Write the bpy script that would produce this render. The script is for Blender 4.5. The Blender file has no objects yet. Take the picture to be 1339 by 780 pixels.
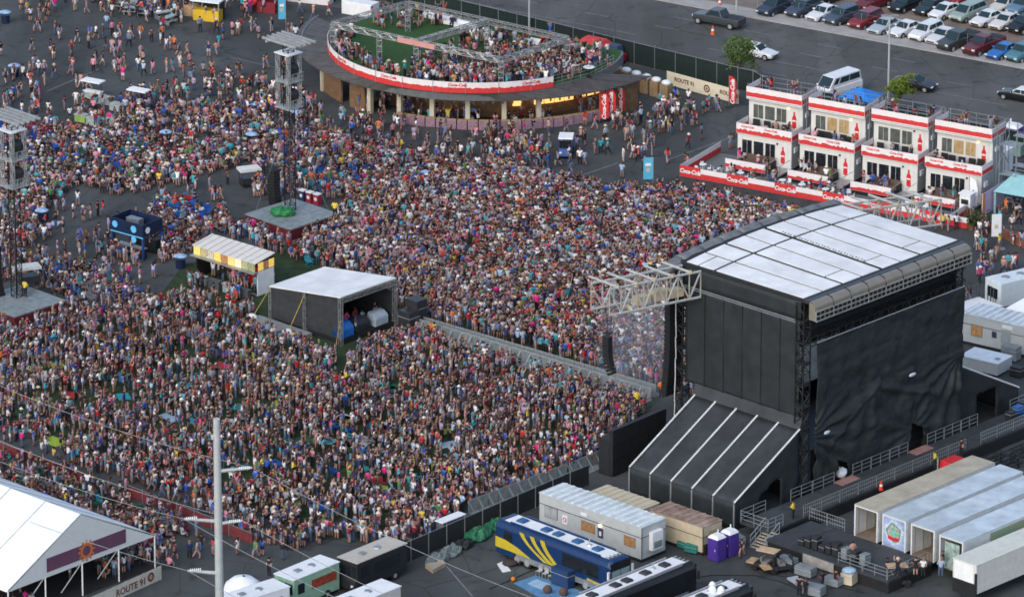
import bpy, bmesh, math, random
from mathutils import Vector, Matrix, noise
R = math.radians
random.seed(91)
scene = bpy.context.scene
# ---------------------------------------------------------------- camera
F_PX, PITCH, DIST = 8400.0, R(20.0), 613.0
cam_loc = Vector((0, -DIST*math.cos(PITCH), DIST*math.sin(PITCH)))
cd = bpy.data.cameras.new('camera'); cam = bpy.data.objects.new('camera', cd)
scene.collection.objects.link(cam)
cam.location = cam_loc; cam.rotation_euler = (R(90)-PITCH, 0, 0)
cd.sensor_width = 36.0; cd.lens = F_PX/1339.0*36.0
cd.clip_start = 1.0; cd.clip_end = 9000.0
scene.camera = cam
# ---------------------------------------------------------------- sky, sun, exposure
SUN_EL, SUN_AZ = R(38), R(212)
world = bpy.data.worlds.new('World'); scene.world = world; world.use_nodes = True
wn = world.node_tree.nodes; wl = world.node_tree.links
sky = wn.new('ShaderNodeTexSky'); sky.sky_type = 'NISHITA'; sky.sun_disc = False
sky.sun_elevation = SUN_EL; sky.sun_rotation = SUN_AZ
sky.dust_density = 2.5; sky.ozone_density = 1.6; sky.air_density = 1.0
wl.new(sky.outputs[0], wn['Background'].inputs[0]); wn['Background'].inputs[1].default_value = 0.15
sd = bpy.data.lights.new('sun', 'SUN'); sun = bpy.data.objects.new('sun', sd); scene.collection.objects.link(sun)
sd.energy = 0.85; sd.angle = R(70); sd.color = (1.0, 0.98, 0.93)
sdir = Vector((math.sin(SUN_AZ)*math.cos(SUN_EL), math.cos(SUN_AZ)*math.cos(SUN_EL), math.sin(SUN_EL)))
sun.rotation_euler = sdir.to_track_quat('Z', 'Y').to_euler()
scene.view_settings.view_transform = 'Standard'; scene.view_settings.look = 'None'
scene.view_settings.gamma = 1.0; scene.view_settings.use_curve_mapping = False
scene.view_settings.exposure = 0.6
scene.cycles.filter_width = 1.7
C = scene.collection
# ---------------------------------------------------------------- helpers
_fw = Vector((0, math.cos(PITCH), -math.sin(PITCH))); _up = Vector((0, math.sin(PITCH), math.cos(PITCH)))
def P(x, y, z=0.0):
    """survey: where the sight line through a point of the photograph meets height z"""
    d = _fw + Vector((1, 0, 0))*((x-669.5)/F_PX) + _up*((390-y)/F_PX)
    return cam_loc + d*((z-cam_loc.z)/d.z)
def G(x, y, z=0.0):
    p = P(x, y, z); return Vector((p.x, p.y, 0))
MATS = {}
def M(name, col=(.5,.5,.5), rough=.65, metal=0.0, var=.12, scale=1.5, bump=0.0, spec=.35, emit=None, estr=0, wear=None, alpha=None):
    if name in MATS: return MATS[name]
    m = bpy.data.materials.new(name); m.use_nodes = True
    nt = m.node_tree; N = nt.nodes; L = nt.links
    b = N['Principled BSDF']
    b.inputs['Roughness'].default_value = rough; b.inputs['Metallic'].default_value = metal
    b.inputs['Specular IOR Level'].default_value = spec
    b.inputs['Base Color'].default_value = (*col, 1)
    if var > 0 or bump > 0:
        tc = N.new('ShaderNodeTexCoord'); nz = N.new('ShaderNodeTexNoise')
        nz.inputs['Scale'].default_value = scale; nz.inputs['Detail'].default_value = 6; nz.inputs['Roughness'].default_value = .62
        L.new(tc.outputs['Object'], nz.inputs['Vector'])
        rp = N.new('ShaderNodeValToRGB')
        k0, k1 = 1-var*1.6, 1+var
        rp.color_ramp.elements[0].position = .3; rp.color_ramp.elements[1].position = .72
        c2 = wear if wear else tuple(c*k0 for c in col)
        rp.color_ramp.elements[0].color = (*c2, 1)
        rp.color_ramp.elements[1].color = (*[min(1, c*k1) for c in col], 1)
        L.new(nz.outputs['Fac'], rp.inputs[0]); L.new(rp.outputs[0], b.inputs['Base Color'])
        if bump > 0:
            bp = N.new('ShaderNodeBump'); bp.inputs['Strength'].default_value = bump; bp.inputs['Distance'].default_value = .05
            L.new(nz.outputs['Fac'], bp.inputs['Height']); L.new(bp.outputs[0], b.inputs['Normal'])
    if emit:
        b.inputs['Emission Color'].default_value = (*emit, 1); b.inputs['Emission Strength'].default_value = estr
    if alpha is not None: b.inputs['Alpha'].default_value = alpha
    MATS[name] = m
    return m
def tag(o, label=None, cat=None, group=None, kind=None):
    if label: o['label'] = label
    if cat: o['category'] = cat
    if group: o['group'] = group
    if kind: o['kind'] = kind
    return o
def thing(name, label, cat, loc=(0,0,0), rz=0.0, group=None):
    o = bpy.data.objects.new(name, None); o.empty_display_size = .3
    C.objects.link(o); o.location = loc; o.rotation_euler = (0, 0, rz)
    return tag(o, label, cat, group)
def add(name, mesh, parent=None, loc=(0,0,0), rot=(0,0,0)):
    o = bpy.data.objects.new(name, mesh); C.objects.link(o)
    o.location = loc; o.rotation_euler = rot
    if parent is not None: o.parent = parent
    return o
def copy_tree(o, parent=None):
    c = o.copy(); C.objects.link(c); c.parent = parent
    for ch in list(o.children): copy_tree(ch, c)
    return c
class MB:
    def __init__(s): s.v = []; s.f = []; s.m = []
    def pts(s, vs, fs, m=0):
        n = len(s.v); s.v += [tuple(p) for p in vs]
        for f in fs: s.f.append(tuple(i+n for i in f)); s.m.append(m)
        return s
    def box(s, x0, y0, z0, x1, y1, z1, m=0):
        return s.pts([(x0,y0,z0),(x1,y0,z0),(x1,y1,z0),(x0,y1,z0),(x0,y0,z1),(x1,y0,z1),(x1,y1,z1),(x0,y1,z1)],
            [(0,3,2,1),(4,5,6,7),(0,1,5,4),(1,2,6,5),(2,3,7,6),(3,0,4,7)], m)
    def cbox(s, cx, cy, cz, sx, sy, sz, m=0):
        return s.box(cx-sx/2, cy-sy/2, cz-sz/2, cx+sx/2, cy+sy/2, cz+sz/2, m)
    def hexa(s, a, m=0):   # 8 points, bottom ring then top ring
        return s.pts(a, [(0,3,2,1),(4,5,6,7),(0,1,5,4),(1,2,6,5),(2,3,7,6),(3,0,4,7)], m)
    def tube(s, p, q, r, r2=None, n=6, m=0):
        p = Vector(p); q = Vector(q); d = (q-p)
        if d.length < 1e-6: return s
        d.normalize(); a = d.orthogonal().normalized(); b = d.cross(a)
        r2 = r if r2 is None else r2
        vs = []
        for c, rr in ((p, r), (q, r2)):
            for i in range(n):
                t = 2*math.pi*i/n; vs.append(c + a*math.cos(t)*rr + b*math.sin(t)*rr)
        fs = [(i, (i+1) % n, n+(i+1) % n, n+i) for i in range(n)] + [tuple(range(n))[::-1], tuple(range(n, 2*n))]
        return s.pts(vs, fs, m)
    def path(s, ps, r, n=5, m=0):
        for a, b in zip(ps[:-1], ps[1:]): s.tube(a, b, r, n=n, m=m)
        return s
    def prism(s, poly, z0, z1, m=0):   # poly of (x,y), vertical
        n = len(poly)
        vs = [(x, y, z0) for x, y in poly] + [(x, y, z1) for x, y in poly]
        fs = [tuple(range(n))[::-1], tuple(range(n, 2*n))] + [(i, (i+1) % n, n+(i+1) % n, n+i) for i in range(n)]
        return s.pts(vs, fs, m)
    def prismy(s, poly, y0, y1, m=0):  # poly of (x,z), extruded along y
        n = len(poly)
        vs = [(x, y0, z) for x, z in poly] + [(x, y1, z) for x, z in poly]
        fs = [tuple(range(n)), tuple(range(n, 2*n))[::-1]] + [(i, n+i, n+(i+1) % n, (i+1) % n) for i in range(n)]
        return s.pts(vs, fs, m)
    def prismx(s, poly, x0, x1, m=0):  # poly of (y,z), extruded along x
        n = len(poly)
        vs = [(x0, y, z) for y, z in poly] + [(x1, y, z) for y, z in poly]
        fs = [tuple(range(n))[::-1], tuple(range(n, 2*n))] + [(i, (i+1) % n, n+(i+1) % n, n+i) for i in range(n)]
        return s.pts(vs, fs, m)
    def lathe(s, prof, cx=0, cy=0, n=12, m=0):   # prof of (r,z)
        vs = []; k = len(prof)
        for i in range(n):
            t = 2*math.pi*i/n
            for r, z in prof: vs.append((cx+r*math.cos(t), cy+r*math.sin(t), z))
        fs = [(i*k+j, ((i+1) % n)*k+j, ((i+1) % n)*k+j+1, i*k+j+1) for i in range(n) for j in range(k-1)]
        return s.pts(vs, fs, m)
    def ell(s, c, r, n=8, k=5, m=0):
        prof = [(max(1e-4, math.sin(math.pi*j/k)), -math.cos(math.pi*j/k)) for j in range(k+1)]
        q = MB().lathe(prof, n=n)
        return s.pts([(c[0]+x*r[0], c[1]+y*r[1], c[2]+z*r[2]) for x, y, z in q.v], q.f, m)
    def mesh(s, name, mats, smooth=False, fix=True):
        me = bpy.data.meshes.new(name); me.from_pydata(s.v, [], s.f)
        for mt in (mats if isinstance(mats, (list, tuple)) else [mats]): me.materials.append(mt)
        me.polygons.foreach_set('material_index', s.m)
        if fix:
            bm = bmesh.new(); bm.from_mesh(me); bmesh.ops.recalc_face_normals(bm, faces=bm.faces); bm.to_mesh(me); bm.free()
        if smooth: me.polygons.foreach_set('use_smooth', [True]*len(me.polygons))
        me.update(); return me
    def build(s, name, mats, parent=None, loc=(0,0,0), rot=(0,0,0), smooth=False, bevel=0):
        o = add(name, s.mesh(name, mats, smooth), parent, loc, rot)
        if bevel:
            b = o.modifiers.new('bevel', 'BEVEL'); b.width = bevel; b.segments = 2; b.limit_method = 'ANGLE'
        return o
def truss_into(mb, p, q, w, h=None, n=8, r=.03, rd=.018, up=(0,0,1), m=0):
    """square lattice girder between two points"""
    p = Vector(p); q = Vector(q); d = (q-p).normalized(); up = Vector(up)
    if abs(d.dot(up)) > .95: up = Vector((0, 1, 0))
    a = d.cross(up).normalized(); b = a.cross(d).normalized(); h = h or w
    cs = [a*w/2+b*h/2, -a*w/2+b*h/2, -a*w/2-b*h/2, a*w/2-b*h/2]
    for c in cs: mb.tube(p+c, q+c, r, n=4, m=m)
    for i in range(n):
        s0 = p+(q-p)*(i/n); s1 = p+(q-p)*((i+1)/n)
        for k in range(4):
            c0, c1 = cs[k], cs[(k+1) % 4]
            if i % 2: mb.tube(s0+c0, s1+c1, rd, n=3, m=m)
            else: mb.tube(s0+c1, s1+c0, rd, n=3, m=m)
            mb.tube(s0+c0, s0+c1, rd, n=3, m=m)
    for k in range(4): mb.tube(q+cs[k], q+cs[(k+1) % 4], rd, n=3, m=m)
    return mb
_TXT = {}
def text(s, size, mat, parent, loc, rot, name='lettering', ext=.006, shear=0.0, squeeze=1.0, bold=0.0):
    key = (s, round(size, 3), mat.name, shear, squeeze, bold)
    if key not in _TXT:
        cu = bpy.data.curves.new('lettering', 'FONT'); cu.body = s; cu.size = size; cu.extrude = ext
        cu.align_x = 'CENTER'; cu.align_y = 'CENTER'; cu.shear = shear; cu.offset = bold; cu.resolution_u = 3
        o = bpy.data.objects.new('t', cu); C.objects.link(o)
        bpy.context.view_layer.update()
        me = bpy.data.meshes.new_from_object(o.evaluated_get(bpy.context.evaluated_depsgraph_get()))
        bpy.data.objects.remove(o); bpy.data.curves.remove(cu)
        for v in me.vertices: v.co.x *= squeeze
        me.materials.clear(); me.materials.append(mat); me.name = 'lettering'
        _TXT[key] = me
    return add(name, _TXT[key], parent, loc, rot)
def rail_into(mb, p, q, h=1.05, n=None, r=.022, bars=3, m=0, vert=False):
    p = Vector(p); q = Vector(q); L = (q-p).length; n = n or max(1, round(L/1.2))
    for i in range(n+1):
        s = p+(q-p)*(i/n); mb.tube(s, s+Vector((0,0,h)), r, n=4, m=m)
    for k in range(bars):
        z = Vector((0,0,h*(k+1)/bars)); mb.tube(p+z, q+z, r, n=4, m=m)
    if vert:
        z0 = Vector((0,0,.1)); k = int(L/.25)
        for i in range(k+1):
            s = p+(q-p)*(i/k); mb.tube(s+z0, s+Vector((0,0,h)), r*.5, n=3, m=m)
    return mb
# ---------------------------------------------------------------- shared materials
ASPH = (.062, .069, .070)
m_white = M('white_paint', (.74,.76,.77), .5, var=.06)
m_steel = M('galvanised_steel', (.40,.42,.43), .45, .7, var=.15, scale=3)
m_alu = M('aluminium', (.55,.56,.56), .4, .6, var=.12, scale=4)
m_black = M('black_paint', (.018,.019,.021), .55, var=.2, scale=2)
m_rubber = M('black_rubber', (.015,.015,.016), .8, var=.2)
m_glass = M('dark_glass', (.012,.016,.02), .08, var=0, spec=.6)
m_red = M('red_paint', (.55,.025,.03), .5, var=.12)
m_scrim = M('black_scrim', (.022,.027,.029), .6, var=.2, scale=.7, bump=.25, spec=.32)
m_wood = M('plywood', (.42,.29,.17), .75, var=.2, scale=3)
m_yellow = M('yellow_paint', (.65,.42,.03), .5, var=.1)
# ================================================================ the setting
def asphalt(name, col, s1, var=.18, patch=None):
    m = bpy.data.materials.new(name); m.use_nodes = True; nt = m.node_tree; N = nt.nodes; L = nt.links; b = N['Principled BSDF']
    b.inputs['Roughness'].default_value = .85; b.inputs['Specular IOR Level'].default_value = .25
    tc = N.new('ShaderNodeTexCoord')
    def nz(sc, det=6, w=(1,1,1)):
        mp = N.new('ShaderNodeMapping'); mp.inputs['Scale'].default_value = w; L.new(tc.outputs['Object'], mp.inputs[0])
        n = N.new('ShaderNodeTexNoise'); n.inputs['Scale'].default_value = sc; n.inputs['Detail'].default_value = det; n.inputs['Roughness'].default_value = .6
        L.new(mp.outputs[0], n.inputs['Vector']); return n.outputs['Fac']
    def ramp(v, a, b_, c0, c1):
        r = N.new('ShaderNodeValToRGB'); r.color_ramp.elements[0].position = a; r.color_ramp.elements[1].position = b_
        r.color_ramp.elements[0].color = (*c0, 1); r.color_ramp.elements[1].color = (*c1, 1); L.new(v, r.inputs[0]); return r.outputs[0]
    def mul_(a, c):
        x = N.new('ShaderNodeMix'); x.data_type = 'RGBA'; x.blend_type = 'MULTIPLY'; x.inputs[0].default_value = 1
        L.new(a, x.inputs[6]); L.new(c, x.inputs[7]); return x.outputs[2]
    big = ramp(nz(s1), .3, .7, tuple(c*(1-var) for c in col), tuple(c*(1+var) for c in col))
    fine = ramp(nz(9, 4), .25, .75, (.8,)*3, (1.18,)*3)
    st = mul_(ramp(nz(.5, 5), .57, .68, (1,)*3, (.62,)*3), ramp(nz(.25, 4, (1.0,.12,1)), .35, .7, (.84,)*3, (1.14,)*3))
    def mul(a, c):
        x = N.new('ShaderNodeMix'); x.data_type = 'RGBA'; x.blend_type = 'MULTIPLY'; x.inputs[0].default_value = 1
        L.new(a, x.inputs[6]); L.new(c, x.inputs[7]); return x.outputs[2]
    vo = N.new('ShaderNodeTexVoronoi'); vo.inputs['Scale'].default_value = .11; vo.inputs['Randomness'].default_value = .9
    mpv = N.new('ShaderNodeMapping'); mpv.inputs['Rotation'].default_value = (0,0,R(42)); mpv.inputs['Scale'].default_value = (1,.35,1); L.new(tc.outputs['Object'], mpv.inputs[0]); L.new(mpv.outputs[0], vo.inputs['Vector'])
    sp = N.new('ShaderNodeSeparateColor'); L.new(vo.outputs['Color'], sp.inputs[0])
    pa_ = ramp(sp.outputs[0], .0, 1.0, (.90,)*3, (1.10,)*3)
    ck = N.new('ShaderNodeTexVoronoi'); ck.feature = 'DISTANCE_TO_EDGE'; ck.inputs['Scale'].default_value = .16; L.new(tc.outputs['Object'], ck.inputs['Vector'])
    cr = ramp(ck.outputs['Distance'], .004, .012, (.66,)*3, (1,)*3)
    out = mul(mul(mul(mul(big, fine), st), pa_), cr)
    L.new(out, b.inputs['Base Color'])
    bp = N.new('ShaderNodeBump'); bp.inputs['Strength'].default_value = .3; bp.inputs['Distance'].default_value = .02
    L.new(nz(14, 3), bp.inputs['Height']); L.new(bp.outputs[0], b.inputs['Normal'])
    return m
def sheet(name, pts, mat, z):
    me = bpy.data.meshes.new(name); me.from_pydata([(p[0], p[1], z) for p in pts], [], [tuple(range(len(pts)))])
    me.materials.append(mat); o = add(name, me); bm = bmesh.new(); bm.from_mesh(me); bmesh.ops.recalc_face_normals(bm, faces=bm.faces)
    for f in bm.faces:
        if f.normal.z < 0: f.normal_flip()
    bm.to_mesh(me); bm.free()
    return tag(o, kind='structure')
sheet('ground', [(-4000,-1500), (4000,-1500), (4000,6000), (-4000,6000)], asphalt('lot_asphalt', ASPH, .05, .3), 0)
# road, running down to the right behind the venue fence
RA = R(-32.5); rd = Vector((math.cos(RA), math.sin(RA), 0)); rn = Vector((-rd.y, rd.x, 0))
k0 = G(999, 27)                      # far kerb
nearw = 21.0
def rp(t, s): return k0 + rd*t + rn*s
sheet('road', [rp(-900,-nearw), rp(900,-nearw), rp(900,0), rp(-900,0)], asphalt('road_asphalt', (.090,.093,.091), .09, .18), .004)
m_conc = M('pavement_concrete', (.34,.33,.32), .85, var=.14, scale=.5)
mb = MB(); 
a0, a1 = rp(-900, .0), rp(900, .0); b0, b1 = rp(-900, 2.6), rp(900, 2.6)
mb.pts([(a0.x,a0.y,0),(a1.x,a1.y,0),(b1.x,b1.y,0),(b0.x,b0.y,0),(a0.x,a0.y,.14),(a1.x,a1.y,.14),(b1.x,b1.y,.14),(b0.x,b0.y,.14)], [(0,3,2,1),(4,5,6,7),(0,1,5,4),(1,2,6,5),(2,3,7,6),(3,0,4,7)])
tag(mb.build('pavement', m_conc), kind='structure')
m_dirt = M('gravel_lot', (.20,.165,.14), .95, var=.2, scale=.6, bump=.3)
sheet('parking_lot', [rp(-900,2.6), rp(900,2.6), rp(900,400), rp(-900,400)], m_dirt, .012)
m_mark = M('worn_road_paint', (.20,.21,.215), .8, var=.35, scale=2)
mk = MB()
for s, dash in ((-4.2, True), (-8.0, True), (-11.8, False), (-15.6, True)):
    t = -90
    while t < 60:
        L_ = 3.0 if dash else 9.0
        if random.random() < .8:
            q = [rp(t, s), rp(t+L_, s), rp(t+L_, s+.13), rp(t, s+.13)]
            mk.pts([(v.x, v.y, .008) for v in q], [(0,1,2,3)])
        t += 9.0
tag(mk.build('road_markings', m_mark), kind='structure')
# worn parking-bay lines on the venue asphalt
mk = MB()
for (a, b) in (((700,250),(808,213)), ((985,330),(1010,310)), ((560,712),(618,779)), ((870,210),(960,178)), ((60,120),(130,90)), ((300,75),(390,95))):
    p, q = G(*a), G(*b); n = (q-p).normalized().cross(Vector((0,0,1)))*.06
    mk.pts([(v.x, v.y, .005) for v in (p+n, q+n, q-n, p-n)], [(0,1,2,3)])
tag(mk.build('bay_markings', m_mark), kind='structure')
# artificial lawn under the crowd
m_turf = M('turf', (.022,.045,.016), .95, var=.35, scale=.8, bump=.4)
lawn = [(205,392),(240,345),(330,330),(430,320),(520,395),(560,300),(780,300),(880,420),(865,520),(800,585),(640,640),(570,690),(420,705),(330,665),(230,610),(120,590),(0,545),(-60,500),(-40,440),(90,425)]
sheet('lawn', [G(*p) for p in lawn], m_turf, .006)
# ================================================================ main stage
SA = R(46.5); S0 = Vector((25.4, -52.5, 0))
def SL(x, y, z=0):   # stage coordinates -> world
    return Vector((S0.x + x*math.cos(SA) - y*math.sin(SA), S0.y + x*math.sin(SA) + y*math.cos(SA), z))
st = thing('concert_stage', 'huge black-draped concert stage with white panelled roof and side lean-to tents', 'stage', S0, SA)
SW, SD, SZ = 21.0, 14.0, 19.0
def arch(x, y=14.0): return .5*(1-((x-SW/2)/(SW/2))**2)*max(0, min(1, y/14.0))
m_roofw = M('roof_membrane', (.72,.735,.73), .5, var=.11, scale=.45, bump=.35)
m_roofb = M('roof_seam', (.02,.022,.025), .6)
# underlay of the roof (dark, shows as seams)
mb = MB(); n = 16
for i in range(n):
    xa, xb = SW*i/n, SW*(i+1)/n; za, zb = SZ+arch(xa), SZ+arch(xb); z_ = SZ
    mb.hexa([(xa,-.1,z_-.35),(xb,-.1,z_-.35),(xb,SD+.6,zb-.35),(xa,SD+.6,za-.35),(xa,-.1,z_),(xb,-.1,z_),(xb,SD+.6,zb),(xa,SD+.6,za)])
roof = mb.build('roof', m_roofb, st)
xs = [SW*i/8 for i in range(9)]
gaps = {0:.12, 1:.12, 2:.2, 3:.12, 4:.26, 5:.12, 6:.2, 7:.12, 8:.1}
for i in range(8):
    xa, xb = xs[i]+gaps[i], xs[i+1]-gaps[i+1]
    cuts = [(.25, 10.4), (10.7, SD-.15)]
    if i in (2, 4, 6): cuts = [(.25, 2.3), (2.46, 10.4), (10.7, SD-.15)]
    if i == 0: cuts = [(.25, 10.4), (10.7, 12.4), (12.56, SD-.15)]
    for (ya, yb) in cuts:
        q = MB(); k = 3
        for j in range(k):
            x0 = xa+(xb-xa)*j/k; x1 = xa+(xb-xa)*(j+1)/k
            z = [SZ+.07+arch(x0,ya), SZ+.07+arch(x1,ya), SZ+.07+arch(x1,yb), SZ+.07+arch(x0,yb)]
            q.hexa([(x0,ya,z[0]-.06),(x1,ya,z[1]-.06),(x1,yb,z[2]-.06),(x0,yb,z[3]-.06),(x0,ya,z[0]),(x1,ya,z[1]),(x1,yb,z[2]),(x0,yb,z[3])])
        q.build('roof_panel', m_roofw, roof)
# little hooks along the centre seam
q = MB()
for j in range(30): q.cbox(SW/2+.3+.08*(j % 2), 2.5+j*.33, SZ+arch(10.5,2.5+j*.33)+.10, .22, .05, .05)
tag(q.build('seam_ties', m_roofb, roof), kind='stuff')
# rolled fabric edge over the downstage side
m_roll = M('grey_canvas', (.16,.17,.17), .55, var=.25, scale=1.2, bump=.3)
n = 9
for i in range(n):
    q = MB(); k = 5; x0 = -2.2+(SW+2.6)*i/n; x1 = -2.2+(SW+2.6)*(i+1)/n+.12
    rings = []
    for j in range(k+1):
        x = x0+(x1-x0)*j/k; xx = min(max(x, 0), SW)
        bz = arch(xx)*1.1 - (.6 if x < 0 else 0)*(x/-2.2 if x < 0 else 0)
        ry = .72+.06*math.sin(j*1.3+i); rz = .40+.05*math.sin(i*2.1+j)
        rings.append([(x, SD+1.05+ry*math.cos(t), SZ-.25+bz+rz*math.sin(t)) for t in [2*math.pi*a/10 for a in range(10)]])
    vs = [v for r_ in rings for v in r_]
    fs = [(j*10+a, j*10+(a+1) % 10, (j+1)*10+(a+1) % 10, (j+1)*10+a) for j in range(k) for a in range(10)] + [tuple(range(10)), tuple(range(k*10, k*10+10))]
    q.pts(vs, fs).build('rolled_canvas', m_roll, roof, smooth=True)
# curved plates + service grille along the upstage edge
m_plate = M('beige_plate', (.30,.27,.22), .3, .4, var=.1, scale=1)
m_band = M('dark_gutter', (.05,.06,.065), .4, .3)
MB().box(-.1,-.55,SZ-.25, SW+.1,-.12,SZ+.02).build('gutter', m_band, roof)
n = 9
for i in range(n):
    xa = SW*i/n+.05; xb = SW*(i+1)/n-.05; q = MB(); k = 6
    prof = [(-.56-.75*math.sin(a*math.pi/2/k), SZ-.02-.5*(1-math.cos(a*math.pi/2/k))) for a in range(k+1)] + [(-1.31, SZ-.8)]
    m_ = len(prof)
    vs = [(xa, y, z) for y, z in prof] + [(xb, y, z) for y, z in prof] + [(xa, y+.05, z-.05) for y, z in prof] + [(xb, y+.05, z-.05) for y, z in prof]
    fs = [(j, j+1, m_+j+1, m_+j) for j in range(m_-1)] + [(2*m_+j, 3*m_+j, 3*m_+j+1, 2*m_+j+1) for j in range(m_-1)]
    fs += [(j, 2*m_+j, 2*m_+j+1, j+1) for j in range(m_-1)] + [(m_+j, m_+j+1, 3*m_+j+1, 3*m_+j) for j in range(m_-1)]
    q.pts(vs, fs).build('curved_plate', m_plate, roof, smooth=False)
    if i: MB().tube((SW*i/n,-.5,SZ+.03),(SW*i/n,-1.05,SZ-.12),.06,n=5).tube((SW*i/n,-1.05,SZ-.12),(SW*i/n,-1.36,SZ-.8),.06,n=5).build('strap', m_roofb, roof)
q = MB().prismx([(-.56,SZ-.1),(-1.0,SZ-.2),(-1.25,SZ-.4),(-1.3,SZ-.8),(-1.3,SZ-1.7),(-.56,SZ-1.7)], -.06, .02); q.build('end_plate', m_plate, roof)
q = MB().prismx([(-.56,SZ-.1),(-1.0,SZ-.2),(-1.25,SZ-.4),(-1.3,SZ-.8),(-1.3,SZ-1.7),(-.56,SZ-1.7)], SW-.02, SW+.06); q.build('end_plate', m_plate, roof)
for k in range(3):
    MB().box(-.05,-1.42,SZ-.86-.44*k, SW+.05,-1.30,SZ-.79-.44*k).build('grille_rail', m_alu, roof)
for i in range(37):
    MB().box(SW*i/36-.05,-1.36,SZ-1.7, SW*i/36+.05,-1.3,SZ-.8).build('grille_bar', m_plate if i % 4 else m_alu, roof)
MB().box(0,-1.2,SZ-1.75,SW,-.95,SZ-.8).build('grille_back', m_black, roof)
# frame towers
m_tw = M('black_truss', (.022,.023,.025), .5, .3)
for (x, y) in ((.2,.3), (SW-.2,.3), (.2,SD+.4), (SW-.2,SD+.4)):
    q = truss_into(MB(), (x,y,0), (x,y,SZ-.4), .9, n=20, r=.07, rd=.04); q.build('tower', m_tw, st)
    q = MB()
    for z in range(1, 18, 2): q.cbox(x, y, z, 1.05, 1.05, .12)
    tag(q.build('tower_collars', m_black, st), kind='stuff')
q = truss_into(MB(), (0,-.3,15.2),(SW,-.3,15.2),.8,n=22,r=.05,rd=.03); q.build('rear_girder', m_tw, st)
q = truss_into(MB(), (0,-.2,17.0),(SW,-.2,17.0),.9,n=22,r=.05,rd=.03); q.build('rear_girder', m_tw, st)
MB().box(.2,.6,14.4,SW-.2,.75,SZ-.4).build('inner_drape', m_black, st)
q = MB().box(0.1,SD-.2,1.3,SW-.1,SD-.1,3.2); q.build('stage_front_skirt', m_black, st)
MB().box(0,0,0,SW,SD+1.5,1.5).build('stage_floor', m_black, st)
# wrinkled rear drape
def cloth(name, x0, x1, z0, z1, fn, nx, nz, holes=(), mat=None, parent=None, plane='y', thick=.03):
    vs = []; fs = []
    for j in range(nz+1):
        for i in range(nx+1):
            u = x0+(x1-x0)*i/nx; z = z0+(z1-z0)*j/nz
            vs.append((u, fn(u, z), z) if plane == 'y' else (fn(u, z), u, z))
    for j in range(nz):
        for i in range(nx):
            u = x0+(x1-x0)*(i+.5)/nx; z = z0+(z1-z0)*(j+.5)/nz
            if any(h(u, z) for h in holes): continue
            a = j*(nx+1)+i; fs.append((a, a+1, a+nx+2, a+nx+1))
    q = MB().pts(vs, fs); o = q.build(name, mat or m_scrim, parent or st, smooth=True)
    sm = o.modifiers.new('thickness', 'SOLIDIFY'); sm.thickness = thick
    return o
def folds(u, z, ax, az, k, ph):
    dx, dz = u-ax, z-az; r = math.hypot(dx, dz)+.2; t = math.atan2(dz, dx)
    return math.sin(t*k+ph+1.2*noise.noise(Vector((u*.3, z*.3, ph))))*min(r, 3)*.10*math.exp(-r/5.5)
def rear(u, z):
    d = -.75 + .20*noise.fractal(Vector((u*.22, z*.3, 3)), 1, 2, 4) + .04*noise.ridged_multi_fractal(Vector((u*.55, z*.8, 9)), 1, 2, 3, 1, 2)
    wv = noise.noise(Vector((u*.25, z*.25, 12)))
    d += .035*math.sin(u*2*math.pi/2.33+2*wv)*(1+wv) + .03*math.sin(z*2*math.pi/1.5+4*wv)*max(0, .4+1.6*wv)
    d1 = noise.voronoi(Vector((u*.33+.3*noise.noise(Vector((u,z,0))), z*.42, 1.7)))[0]; d -= (.08 if z > 9 else .26)*min(.55, d1[1]-d1[0])
    d2 = noise.voronoi(Vector((u*.55, z*.6+u*.2, 5.1)))[0]; d -= (.10 if z > 9 else .12)*min(.6, d2[1]-d2[0]); d += .05 if (u % 2.33) < .09 else 0
    if z < 9.5:
        w = min(1, (9.5-z)/2.5)
        d += w*(1.0*folds(u, z, 0, 6.2, 19, .4)+1.15*folds(u, z, 20.5, 8.8, 17, 1.1)+.6*folds(u, z, 8.5, 9.0, 11, 2.2)+.5*folds(u, z, 14.0, 3.2, 13, .2))
        a = abs((z-8.9)+.33*(u-8)) if 8 < u < 17 else 9
        d -= .22*math.exp(-(a/.3)**2)*w
        a = abs((z-5.2)-.62*(u-3.2)) if 3 < u < 9.5 else 9
        d -= .22*math.exp(-(a/.35)**2)
    return d
def hole(cx, zt, w):
    return lambda u, z: abs(u-cx) < w*(1-max(0, (z-1.2))/zt*.35) and z < 1.2+zt*(1-.25*((u-cx)/w)) and z > 0
cloth('rear_drape', .9, SW-.1, 1.0, 14.9, rear, 150, 110, (hole(4.5, 1.7, .95), hole(14.6, 2.3, 1.0)))
MB().tube((.9,-.75,14.95),(SW-.1,-.75,14.95),.05).build('drape_rail', m_alu, st)
MB().box(1.5,.3,1.5,SW-1,.4,4.5).build('rear_backing', m_black, st)
m_poly = M('white_polythene', (.55,.6,.64), .35, var=.1)
for (x, z, s) in ((2.1,6.35,.42), (13.6,8.6,.5)):   # torn patches where white shows through
    MB().ell((x,-1.02,z),(s,.1,.17),10,6).build('torn_patch', m_poly, st, smooth=True)
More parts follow.
